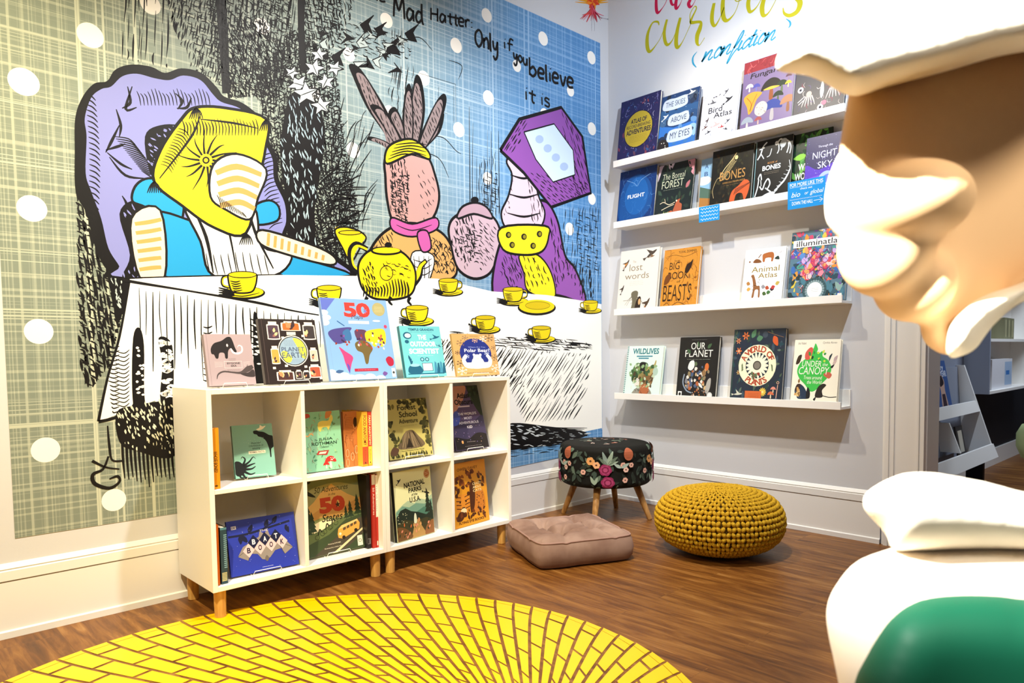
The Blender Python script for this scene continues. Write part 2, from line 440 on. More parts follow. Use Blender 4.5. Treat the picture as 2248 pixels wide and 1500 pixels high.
    A.blob(dark, INK); cells(dark, 80, 170, (8,22), (1.6,3.6), PALEB)
    A.blob([(655,-60),(672,-60),(668,60),(674,150),(660,150),(654,60)], INK)
    hatch([(664,-60),(790,-60),(770,40),(720,120),(668,140)], 80, 5.2, 3.5, (12,28), (2,6), 5); hatch([(664,-60),(770,-60),(740,60),(668,130)], 15, 7.5, 2.8, (10,22), (2,8), 4)
    hatch([(640,-50),(660,-50),(650,130),(630,110)], 96, 8, 2.5, (30,60), (5,9), 3)
    for a in range(26):   # branches with jagged foliage
        x = R.uniform(690, 905); y = 85+R.uniform(-40, 45)+(x-700)*0.09; l = R.uniform(16, 40); d = math.radians(R.uniform(-50, 60))
        pts = [(x, y), (x+l*math.cos(d), y+l*math.sin(d)), (x+l*0.5*math.cos(d+0.5), y+l*0.7*math.sin(d+0.5)), (x+l*0.9*math.cos(d+1.2), y+l*0.9*math.sin(d+1.2)), (x+l*0.25, y+l*0.4)]
        A.fill(pts, INK if a % 3 else PALE)
        ink(pts+[pts[0]], 2.0, INK, 0, False)
    hatch([(690,60),(800,50),(905,100),(900,130),(760,120)], 25, 7, 2.6, (8,20), (4,12), 5)
    hatch([(860,60),(900,60),(898,100),(858,100)], 92, 6, 1.6, (16,30), (4,9), 1)
    for dx in (0, 16): hatch([(848+dx,150),(898+dx,140),(880+dx,260),(860+dx,280)], 97, 12, 2.4, (30,70), (4,10), 4)
    for x, y, s, a in ((655,185,26,0.3),(690,150,24,1.2),(672,205,30,-0.4),(705,232,24,0.8),(715,180,22,2.0),(640,160,18,2.6),(735,150,20,0.1),(700,120,20,1.0)):   # ivy
        P = []
        for k in range(10):
            r = s*(1.0 if k % 2 == 0 else 0.45); t = a+k*math.pi/5; P.append((x+r*math.cos(t), y+r*math.sin(t)*0.9))
        A.fill(P, '#d3dcda'); ink(P+[P[0]], 2.4, INK, 0, False); ink([P[0], (x, y), P[5]], 1.8)
    for k in range(34):   # reeds on the right of the trunk
        x = R.uniform(720, 800); y = R.uniform(300, 520); ink([(x, y), (x+R.uniform(4, 14), y-R.uniform(20, 50)), (x+R.uniform(14, 34), y-R.uniform(40, 90))], R.uniform(1.5, 3))
    for k in range(60):
        a = math.radians(R.uniform(-75, 10)); x, y = 715+R.uniform(-20, 40), 500+R.uniform(-120, 60); l = R.uniform(30, 60)
        ink([(x, y), (x+l*0.6*math.cos(a), y+l*0.6*math.sin(a)), (x+l*math.cos(a)*1.1, y+l*math.sin(a)*0.9)], R.uniform(2, 3.4))
    for s in ([(762,300),(735,340),(738,372)], [(758,318),(730,330),(716,352)], [(935,300),(972,302),(1000,330),(1012,338)], [(900,330),(960,345),(985,390)], [(880,92),(920,82),(950,112)], [(918,160),(1000,185)], [(985,132),(1014,145),(1006,175)], [(1000,185),(1001,285)], [(996,188),(996,270)], [(963,190),(960,265)], [(960,242),(982,250)]):
        ink(s, 1.8)
    for x in range(1030, 1100, 8): ink([(x, R.uniform(215, 390)), (x+R.uniform(-2, 2), 430), (x+R.uniform(-4, 4), R.uniform(440, 500))], R.uniform(1.2, 2.6))
    hatch([(1050,360),(1090,330),(1100,470),(1050,500)], 90, 6, 2.2, (16,36), (3,8), 2); hatch([(1060,390),(1092,380),(1096,460),(1056,470)], 20, 8, 2, (8,16), (3,8), 2)
    hatch([(1235,455),(1314,450),(1316,640),(1300,650),(1230,560)], 93, 7, 2.2, (16,40), (3,9), 2); hatch([(1262,470),(1312,470),(1314,600),(1270,590)], 20, 10, 2.0, (8,16), (4,9), 2)
    # left tail of cross hatching beside the chair
    tail = [(166,395),(205,430),(260,560),(300,600),(268,700),(240,800),(205,850),(185,850),(175,790),(170,640)]
    hatch(tail, 80, 8, 6.2, (22,50), (2,6), 5); hatch(tail, 30, 10, 4.0, (12,24), (3,9), 4)
    A.blob([(205,440),(240,560),(280,610),(268,690),(255,700),(235,600),(200,500)], INK); cells([(205,470),(240,560),(275,610),(262,680),(235,600)], 75, 36, (8,16), (2,4), PALE)
    # ---- the scalloped armchair
    BL, BLD = '#8387c6', '#6d70b4'
    out = [(262,612),(232,590),(208,540),(190,470),(166,420),(164,330),(165,260),(180,215),(206,184),(235,178),(252,154),(285,142),(330,146),(362,160),(398,150),(442,160),(476,192),(492,212),(532,226),(570,258),(590,308),(608,345),(612,392),(634,440),(638,490),(632,520),(700,542),(750,570),(775,610),(600,612)]
    A.blob(out, INK)
    inn = [(268,608),(262,585),(238,545),(222,480),(200,420),(188,380),(190,300),(186,260),(200,215),(222,196),(244,190),(268,168),(300,162),(340,172),(372,176),(402,166),(440,176),(468,208),(486,224),(526,238),(560,268),(580,312),(598,350),(602,396),(624,444),(628,486),(622,525),(690,548),(738,575),(762,606),(600,608)]
    A.blob(inn, BL)
    for s in ([(280,190),(286,225),(268,238)],[(290,190),(276,240),(300,236)],[(390,240),(400,222),(385,205)],[(388,238),(410,236),(420,215)],[(255,240),(265,275),(262,300)],[(262,275),(245,310),(232,335)],[(232,330),(258,322),(275,316)],[(235,335),(265,360),(290,372)],[(240,345),(275,385),(320,392)],[(268,430),(278,450),(270,470)]): ink(s, [2, 6, 2], INK, 0)
    for k in range(26):
        t = k/25; x = 186+10*math.sin(t*3); y = 205+t*300; ink([(x, y), (x+14, y+6), (x+24, y+16)], 3.4)
    for k in range(20):
        x = 300+k*8; ink([(x, 200+6*math.sin(k)), (x+6, 214), (x+9, 232)], 2.4)
    for k in range(16): ink([(250+k*4, 300+k*5), (282+k*4, 305+k*6), (300+k*4, 322+k*5)], 3.0)
    for k in range(18): x = 600+k*1.2; ink([(x, 335+k*9), (x-18, 340+k*9), (x-30, 350+k*9)], 2.4)
    for k in range(12): ink([(632+k*9, 552+k*2), (634+k*9, 562+k*2), (640+k*9, 580+k*2)], 2.4)
    dk = [(318,300),(352,275),(398,280),(400,330),(350,400),(330,385)]
    A.blob(dk, INK); cells(dk, 40, 40, (8,14), (2,3.6), BL)
    dk2 = [(262,470),(296,440),(330,470),(345,520),(300,610),(268,608),(285,560)]
    A.blob(dk2, INK); cells(dk2, 70, 26, (8,16), (2,4), BL)
    # ---- cushions and throws heaped on the chair (plain stand-in for the figures of the print)
    YE, SKY, CRM, WH = '#f3dc22', '#2596d2', '#fbf0dc', '#fdfaf2'
    def shape(pts, col, w=5): A.blob(pts, INK) if False else None; A.blob(pts, col); ink(pts, w, INK, 0, True, True, True)
    shape([(300,405),(335,392),(395,420),(402,470),(385,490),(320,455),(290,440)], SKY)
    shape([(556,455),(590,440),(612,455),(608,485),(560,492)], SKY)
    shape([(330,470),(405,480),(470,520),(480,606),(352,606),(300,560)], SKY)
    shape([(545,560),(600,552),(690,575),(765,606),(540,606)], SKY)
    shape([(288,480),(352,462),(362,606),(306,608)], '#f6e2c4')                       # cream bolster
    for k in range(6): ink([(296+k*2, 492+k*20), (326+k*2, 488+k*20), (354, 482+k*21)], [8, 9, 8], '#c99a58', 0)
    shape([(402,440),(470,420),(556,452),(575,540),(640,560),(600,606),(470,606),(440,530)], WH)   # folded white throw
    for k in range(9): ink([(452+k*16, 556+3*math.sin(k)), (456+k*16, 580), (462+k*16, 604)], 2.6)
    ink([(420,450),(452,520),(468,600)], [2, 8, 3], INK, 0); ink([(545,450),(560,510),(600,590)], [2, 7, 3], INK, 0); ink([(470,430),(500,500),(520,600)], [1, 5, 2], INK, 0)
    shape([(575,505),(690,540),(735,566),(725,582),(640,562),(572,536)], '#f6e2c4')
    for k in range(9): ink([(590+k*15, 512+k*6), (588+k*15, 540+k*4)], 7, '#c99a58', 0)
    shape([(338,398),(352,330),(398,262),(430,236),(500,238),(584,262),(582,330),(566,400),(540,512),(470,500),(400,452)], YE, 6)   # square yellow cushion
    ink([(350,392),(420,300),(440,250)], [2, 5, 2], INK, 0); ink([(440,262),(510,270),(566,282)], [2, 5, 2], INK, 0)
    A.ell(452, 352, 8, 8, INK); A.ell(452, 352, 4.5, 4.5, '#d8bd14')
    for k in range(14):
        t = k*math.pi*2/14; ink([(452+14*math.cos(t), 352+14*math.sin(t)), (452+40*math.cos(t+.1), 352+40*math.sin(t+.1)), (452+(62+10*math.sin(k*2))*math.cos(t+.2), 352+(62+10*math.sin(k*2))*math.sin(t+.2))], [5, 3.5, 1], INK, 0)
    for k in range(24): x = 400+k*7; ink([(x, 264+4*math.sin(k)), (x+5, 280), (x+4, 298)], R.uniform(2, 3.4))
    for k in range(14): ink([(352+k*3, 360-k*6), (368+k*3, 366-k*6), (378+k*3, 380-k*6)], R.uniform(2, 3.4))
    shape([(468,362),(520,338),(584,372),(566,436),(548,482),(498,462),(462,432)], CRM, 5)      # small cream cushion with stripes
    for k in range(4): ink([(474+k*3, 380+k*24), (520+k*2, 366+k*26), (574-k*5, 384+k*25)], [11, 13, 11], '#c99a58', 0)
    for k in range(12): ink([(476+k*5, 428+k*3.4), (482+k*5, 440+k*3), (486+k*5, 456+k*2)], R.uniform(1.6, 2.8))
    for x, y in ((338,398),(540,512),(430,236),(584,262)):
        for k in range(7): ink([(x, y), (x-8+k*3, y+10), (x-15+k*5, y+26)], 3)
    # ---- tall urn with leaves, round jar, lamp and draped coat colours behind the table
    PK, MV, PU, TAN, MAG = '#dcbdbb', '#c9aeba', '#8f52a6', '#d9a765', '#c960a8'
    for pts in ([(862,342),(848,300),(806,238),(776,172),(766,142),(790,150),(830,210),(858,262),(880,330)], [(890,335),(892,280),(902,220),(912,166),(926,180),(933,240),(924,300),(912,338)], [(878,335),(872,290),(852,250),(868,236),(888,280),(894,334)], [(905,335),(930,290),(962,262),(975,250),(966,290),(935,325),(918,345)], [(868,345),(838,318),(806,306),(815,300),(850,312),(876,334)], [(880,335),(830,262),(812,232),(836,236),(872,286),(892,330)], [(908,335),(948,240),(972,206),(980,224),(962,280),(924,340)], [(892,335),(884,270),(890,196),(902,190),(908,262),(904,335)]):
        A.blob(pts, INK); c = (sum(p[0] for p in pts)/len(pts), sum(p[1] for p in pts)/len(pts)); sc = [(c[0]+(p[0]-c[0])*0.72, c[1]+(p[1]-c[1])*0.80) for p in pts]; A.blob(sc, '#8f7f80'); hatch(sc, 70, 5, 2.6, (10,20), (2,5), 2)
    urn = [(848,345),(900,330),(938,345),(955,385),(964,430),(955,470),(930,500),(890,505),(862,485),(850,440),(846,390)]
    shape(urn, '#c99f9a', 6); hatch([(852,360),(890,345),(900,420),(890,490),(860,470)], 80, 5, 3.4, (10,22), (2,5), 4); hatch([(852,390),(900,380),(895,490),(860,470)], 20, 6, 2.8, (8,16), (2,6), 3)
    hatch([(915,360),(950,390),(960,430),(930,490)], 60, 9, 2.2, (8,16), (5,12), 3)
    shape([(848,330),(868,312),(905,306),(938,330),(942,350),(905,338),(850,360)], YE, 5)
    for k in range(5): ink([(852+k*4, 350-k*8), (890+k*4, 338-k*6), (936, 350-k*8)], 3)
    sack = [(800,600),(815,545),(850,505),(900,490),(960,505),(990,540),(1002,600),(960,620),(850,620)]
    shape(sack, TAN, 6); hatch([(805,590),(830,520),(860,505),(870,600)], 65, 6, 3.2, (10,24), (2,6), 4); hatch([(945,520),(990,540),(1000,600),(950,600)], 60, 6, 3.2, (10,24), (2,6), 4); hatch([(945,520),(990,540),(1000,600),(950,600)], 120, 8, 2.6, (8,16), (3,8), 3)
    shape([(905,555),(950,560),(948,600),(925,640),(905,620)], WH, 3)
    for k in range(4): ink([(908+k*11, 562), (912+k*10, 600), (916+k*7, 630)], 2.4); ink([(906, 570+k*14), (930, 576+k*14), (948, 568+k*13)], 2.4)
    shape([(860,478),(905,492),(956,478),(958,504),(905,520),(862,506)], MAG, 4); shape([(916,512),(938,508),(946,545),(926,552)], MAG, 4); ink([(870,494),(905,506),(948,494)], 2.4)
    jar = [(990,540),(985,500),(1000,475),(1040,462),(1080,475),(1098,510),(1092,560),(1075,600),(1040,612),(1005,590)]
    shape(jar, MV, 6); hatch([(990,530),(1000,480),(1040,465),(1045,560),(1020,595)], 75, 5, 3.6, (10,22), (2,5), 4); hatch([(1050,480),(1090,500),(1085,570),(1050,600)], 50, 7, 2.6, (10,20), (3,7), 3); hatch([(995,520),(1060,500),(1050,590)], 15, 7, 2.8, (8,16), (3,7), 3)
    shape([(1004,480),(1014,455),(1042,445),(1068,455),(1080,480),(1040,470)], '#b99aa8', 5); A.ell(1042, 440, 9, 8, INK)
    drape = [(1085,650),(1090,560),(1130,470),(1190,440),(1222,480),(1240,560),(1262,590),(1285,650),(1276,665),(1230,650),(1150,640)]
    shape(drape, PU, 6); hatch([(1095,600),(1120,500),(1180,460),(1170,560),(1130,640)], 70, 6, 3.2, (10,24), (2,6), 4); hatch([(1205,470),(1228,500),(1250,600),(1215,640)], 80, 6, 3.4, (14,30), (2,6), 4)
    shape([(1140,560),(1180,560),(1210,600),(1216,655),(1160,640),(1150,600)], YE, 4); hatch([(1140,560),(1180,560),(1212,620),(1160,640)], 70, 8, 3, (10,20), (3,7), 3)
    col = [(1112,352),(1140,330),(1172,332),(1190,352),(1176,385),(1182,430),(1196,470),(1178,506),(1118,506),(1100,470),(1116,430),(1124,385)]
    shape(col, '#dcc3d0', 5); hatch([(1150,340),(1186,352),(1176,385),(1192,470),(1170,500)], 80, 6, 3, (10,24), (2,6), 3); hatch([(1112,352),(1124,385),(1106,470),(1116,480),(1128,400)], 70, 8, 2.2, (8,16), (4,9), 3)
    for k in range(3): ink([(1120-k*3, 384+k*42), (1150, 392+k*42), (1180+k*3, 384+k*42)], [2, 5, 2], INK, 0)
    shade = [(1150,262),(1226,236),(1262,270),(1300,420),(1208,456),(1110,340)]
    shade = [(1098,330),(1140,262),(1232,236),(1278,300),(1297,424),(1210,455),(1150,380)]
    A.fill(shade, PU); ink(shade, 7, INK, 0, False, True, True); hatch([(1232,240),(1276,300),(1294,420),(1262,436),(1240,330)], 72, 6, 2.8, (14,28), (3,7), 1)
    hatch([(1104,330),(1140,266),(1160,262),(1130,340)], -58, 6, 2.6, (10,24), (3,6), 1); hatch([(1160,378),(1290,400),(1294,424),(1212,450)], 40, 6, 2.2, (9,16), (3,6), 1)
    A.fill([(1150,290),(1216,272),(1258,330),(1262,384),(1214,400),(1176,350)], '#cfe2f2'); ink([(1150,290),(1216,272),(1258,330),(1262,384),(1214,400),(1176,350)], 3, INK, 0, False, True, True)
    for k in range(4): A.ell(1184+k*18, 306+k*20, 9, 9, '#a9bfe0')
    shape([(1100,500),(1196,496),(1204,520),(1190,552),(1150,560),(1104,548)], YE, 5)
    for x, y in ((1116,516),(1124,538),(1150,520),(1184,514),(1170,540)): A.ell(x, y, 6, 7, INK); A.ell(x+1, y, 3.4, 4.4, '#8f8420')
    for k in range(5): hatch([(1232+k*14,560+k*10),(1300,590),(1306,660),(1270,655)], 90, 14, 3, (10,24), (4,8), 2)
    # ---- white cloth, ground, folds
    cloth = [(285,613),(430,606),(620,604),(780,606),(960,612),(1080,640),(1200,648),(1300,664),(1320,668),(1321.5,943),(1226,962),(1122,980),(1000,1010),(700,1000),(400,960),(340,880),(290,898),(216,926),(235,830),(262,740)]
    A.fill(cloth, WH)
    ink([(265,611),(450,606),(620,603)], 3, INK, 0.3); ink([(265,611),(285,618),(420,640),(560,664),(640,682),(700,692)], [3, 6, 4, 6, 4, 3], INK, 0)
    ink([(284,620),(262,740),(236,830),(216,925)], [4, 5, 5, 6], INK, 0); ink([(216,926),(250,918),(288,898),(300,850),(296,740)], [7, 6, 5, 4, 2], INK, 0)
    A.blob([(292,742),(306,720),(316,760),(318,880),(340,892),(300,905),(290,860)], INK); cells([(300,760),(314,780),(318,880),(300,890)], 10, 18, (6,10), (4,6), WH)
    A.blob([(348,742),(356,800),(352,880),(378,880),(378,760)], INK); cells([(352,740),(378,740),(378,876),(354,870)], 0, 34, (14,22), (7,10), WH)
    for k in range(28):
        x = 305+k*15.2; y0 = 622+(x-285)*0.172; l = R.uniform(70, 190) if k < 22 else R.uniform(40, 80)
        ink([(x, y0+R.uniform(4, 12)), (x+R.uniform(-1, 3), y0+l*0.5), (x+R.uniform(0, 6), y0+l)], R.uniform(2.0, 3.6))
    for k in range(16): ink([(230+k*1.0+R.uniform(-2,2), 760+k*9.5), (250, 764+k*9.5), (262, 760+k*9.5)], 3)
    for k in range(14): ink([(252, 770+k*9), (272, 776+k*9), (284, 768+k*9)], 2.4)
    for k in range(11):
        y = 700+k*13; ink([(548, y), (562, y+4), (576, y)], 3.5); ink([(446, y+18), (456, y+20), (466, y+16)], 3.5)
    A.blob([(556,690),(566,700),(572,770),(586,840),(560,850),(556,780)], INK); cells([(558,700),(568,710),(574,800),(560,830)], 15, 16, (8,12), (3,5), WH)
    for k in range(9): ink([(880+k*22, 708+k*9), (884+k*22, 720+k*9), (883+k*22, 790+k*5)], R.uniform(2, 3.4))
    # shade under the cloth on the left, with the long strokes below it
    und = [(256,905),(300,890),(345,882),(384,880),(384,1000),(300,990),(262,970)]
    A.blob(und, INK); cells(und, 70, 120, (6,13), (2.2,4.4), '#d8d9c4')
    for k in range(13): x = 268+k*9; ink([(x, 960+R.uniform(0, 20)), (x+2, 1010), (x+6, R.uniform(1040, 1072))], [5, 5, 2], INK, 0)
    ink([(236,935),(240,980),(246,1010),(268,1012)], [3, 5, 4, 4], INK, 0); ink([(202,1012),(232,1026),(262,1030)], [6, 4, 3], INK, 0); ink([(238,1002),(226,1030),(204,1042),(208,1062),(240,1072),(262,1058),(258,1046),(240,1052)], [4, 5, 7, 8, 7, 5, 6, 3], INK, 0)
    # ground hatching right of the bookcases
    g1 = [(940,738),(1120,765),(1296,778),(1290,860),(1262,925),(1150,930),(1118,860),(960,800)]
    hatch(g1, -58, 6.2, 3.0, (26,70), (4,12), 2); hatch([(960,745),(1130,770),(1150,850),(1000,830)], -50, 8, 2.6, (20,50), (4,10), 2)
    edge = [(985,726),(1090,742),(1200,742),(1300,752),(1300,768),(1200,772),(1100,762),(985,745)]
    hatch(edge, 5, 4.4, 2.6, (24,60), (4,10), 2); hatch(edge, 40, 9, 2.2, (8,14), (4,9), 2)
    gd = [(1112,932),(1200,936),(1292,952),(1225,975),(1150,985),(1110,985)]
    A.fill([(1110,985),(1226,960),(1321,940),(1321,985),(1110,1030)], WEAVE)
    A.blob(gd, INK); cells(gd, 5, 60, (8,16), (1.5,3), '#cfd6da')
    for k in range(14): ink([(1190, 938+k*2.8), (1240, 940+k*2.8), (1300-R.uniform(0, 30), 940+k*2.9)], 2.2)
    hatch([(1110,985),(1225,968),(1226,992),(1112,1008)], -6, 5, 2.2, (14,34), (4,9), 2)
    # ---- yellow crockery
    YO = '#f0d416'
    def cup(x, y, s, flip=1, saucer=True, spoon=False):
        if saucer:
            A.ell(x+2*s, y+17*s, 38*s, 12*s, INK); A.ell(x+2*s, y+15.5*s, 35*s, 9.5*s, YO); ink([(x-24*s, y+19*s), (x, y+23*s), (x+30*s, y+17*s)], 2*s, INK)
            for k in range(4): ink([(x-42*s, y+8*s+k*4*s), (x-26*s, y+12*s+k*3*s), (x-14*s, y+16*s+k*2*s)], 3.6*s)
        hx = x-flip*24*s
        ink([(hx+flip*4*s, y-12*s), (hx-flip*10*s, y-10*s), (hx-flip*10*s, y+4*s), (hx+flip*8*s, y+8*s)], 5*s, INK, 0); ink([(hx+flip*4*s, y-12*s), (hx-flip*9*s, y-9*s), (hx-flip*9*s, y+3*s), (hx+flip*8*s, y+8*s)], 2*s, YO, 0)
        b = [(x-26*s, y-15*s), (x-23*s, y+4*s), (x-15*s, y+16*s), (x+14*s, y+16*s), (x+23*s, y+4*s), (x+26*s, y-15*s)]
        A.fill(smooth_pts(b, False, 4), YO); ink(b, 3*s, INK, 0)
        A.ell(x, y-15*s, 26*s, 6.5*s, INK); A.ell(x, y-15*s, 24*s, 4.8*s, '#d8bd14')
        for k in range(5): ink([(x-22*s+k*1.5*s, y-4*s+k*4*s), (x-12*s, y-2*s+k*4*s), (x-4*s+k*s, y-4*s+k*4*s)], 2.4*s)
        if spoon: ink([(x-44*s, y+2*s), (x-34*s, y+7*s), (x-20*s, y+12*s)], [6*s, 3*s, 2*s], INK, 0)
    A.blob([(735,505),(745,498),(770,503),(798,512),(802,522),(785,545),(770,570),(752,545)], YO); ink([(735,505),(752,545),(770,575),(790,545),(803,520),(770,500)], 4, INK, 0, True, True, True); A.ell(768, 511, 26, 6, INK); A.ell(768, 511, 23, 4, '#d8bd14')
    cup(532, 622, 1.25); cup(722, 648, 1.05); cup(984, 628, 0.82, -1); cup(1126, 648, 0.86, -1); cup(915, 690, 0.95); cup(1065, 710, 0.84, 1, True, True); cup(1188, 732, 0.80, 1, True, True); cup(1296, 672, 0.62)
    A.ell(1178, 676, 42, 17, INK); A.ell(1178, 673, 39, 15, YO); A.ell(1180, 671, 27, 8.5, '#d8bd14'); A.ring(1180, 671, 27, 8.5, 0.002, INK)
    ink([(806,548),(782,536),(768,552),(772,585),(790,600),(800,598)], 12, INK, 0); ink([(806,548),(784,540),(773,553),(776,582),(792,595),(800,594)], 5, YO, 0)
    pot = [(786,600),(790,572),(812,550),(850,544),(885,556),(908,585),(912,620),(900,648),(862,658),(820,655),(796,635)]
    ink([(900,625),(918,605),(924,585),(936,572)], [26, 20, 14, 10], INK, 0); ink([(900,622),(916,603),(923,585),(934,574)], [18, 13, 8, 5], YO, 0)
    shape(pot, YO, 5); A.ell(848, 552, 34, 9, INK); A.ell(848, 550, 30, 6.5, YO); A.ell(852, 538, 8, 6, INK)
    for k in range(16): x = 795+k*6.5; ink([(x, 622+10*math.sin(k*0.4)), (x+4, 636), (x+2, 652)], R.uniform(3, 5))
    hatch([(792,590),(815,570),(830,650),(805,640)], 70, 5, 3, (8,18), (2,5), 3); hatch([(840,572),(895,580),(905,610),(850,610)], 20, 7, 2.4, (6,14), (5,12), 5); A.ring(848, 600, 14, 16, 0.004, INK)
    for x in (806, 858, 900): ink([(x, 652), (x-4, 662), (x+3, 670)], [9, 7, 4], INK, 0)
    # ---- hand lettering
    LET = {'t': ([[(.3,1.25),(.3,.15),(.5,0)], [(0,.85),(.6,.85)]], .6), 'h': ([[(0,1.5),(0,0)], [(0,.6),(.3,.9),(.5,.6),(.5,0)]], .7), 'e': ([[(0,.5),(.5,.55),(.45,.9),(.15,.95),(0,.5),(.15,.05),(.55,.1)]], .72),
        'M': ([[(0,0),(.12,1.5),(.45,.6),(.8,1.6),(.95,.0)]], 1.15), 'a': ([[(.55,.8),(.2,.95),(0,.4),(.2,0),(.5,.4),(.55,.9),(.6,0)]], .8), 'd': ([[(.5,.8),(.2,.9),(0,.4),(.2,0),(.5,.3)], [(.5,1.6),(.52,.4),(.65,-.1)]], .85),
        'H': ([[(0,1.4),(0,0)], [(.7,1.5),(.7,0)], [(0,.75),(.7,.8)]], .95), 'r': ([[(0,.9),(.05,0)], [(.03,.6),(.2,.9),(.45,.85)]], .55), ':': ([[(.1,.75),(.12,.65)], [(.1,.2),(.12,.1)]], .35),
        'O': ([[(.4,1.5),(.05,1.1),(.05,.4),(.4,0),(.75,.5),(.7,1.2),(.4,1.5)]], .95), 'n': ([[(0,.9),(.02,0)], [(.02,.6),(.3,.95),(.5,.6),(.52,0)]], .7), 'l': ([[(0,1.5),(.05,.1),(.15,0)]], .32), 'y': ([[(0,.9),(.1,.3),(.35,.25),(.5,.9)], [(.5,.9),(.5,-.3),(.25,-.7),(.05,-.4)]], .72),
        'i': ([[(.05,.85),(.08,0)], [(.1,1.25),(.12,1.18)]], .3), 'f': ([[(.55,1.4),(.3,1.5),(.2,1.1),(.2,-.1)], [(0,.8),(.5,.85)]], .6), 'o': ([[(.3,.95),(0,.5),(.25,0),(.58,.45),(.3,.95)]], .76), 'u': ([[(0,.9),(.05,.2),(.3,0),(.5,.4),(.52,.9),(.56,0)]], .76), 'b': ([[(0,1.7),(.03,0)], [(.03,.55),(.35,.9),(.6,.45),(.35,0),(.03,.15)]], .8), 'v': ([[(0,.95),(.25,0),(.5,.95)]], .65), 's': ([[(.45,.85),(.15,.95),(.05,.65),(.42,.4),(.35,.05),(0,.1)]], .62)}
    def hand(word, x0, y0, x1, y1, hgt, w=4.2):
        tot = sum(LET[c][1] for c in word); x = 0
        for c in word:
            st, adv = LET[c]
            for s in st:
                P = [(x0+(x1-x0)*(x+px)/tot, y0+(y1-y0)*(x+px)/tot-py*hgt) for px, py in s]
                ink(P, w*1.35, INK, 0.15)
            x += adv
    hand('the', 800, -4, 850, 6, 17, 3.6); hand('Mad', 864, 36, 934, 54, 27); hand('Hatter:', 946, 44, 1040, 64, 19, 3.6); hand('Only', 1043, 100, 1096, 116, 25); hand('if', 1106, 106, 1128, 114, 17, 3.2); hand('you', 1127, 130, 1160, 146, 17, 3.6); hand('believe', 1162, 165, 1262, 196, 23, 4.6); hand('it', 1153, 218, 1176, 228, 21, 3.8); hand('is', 1188, 230, 1210, 238, 20, 3.4)
    o = mb.build('wall_mural')
    tag(o, 'large printed wall mural of an armchair, laid tea table and woven blue ground', 'mural')
mural()

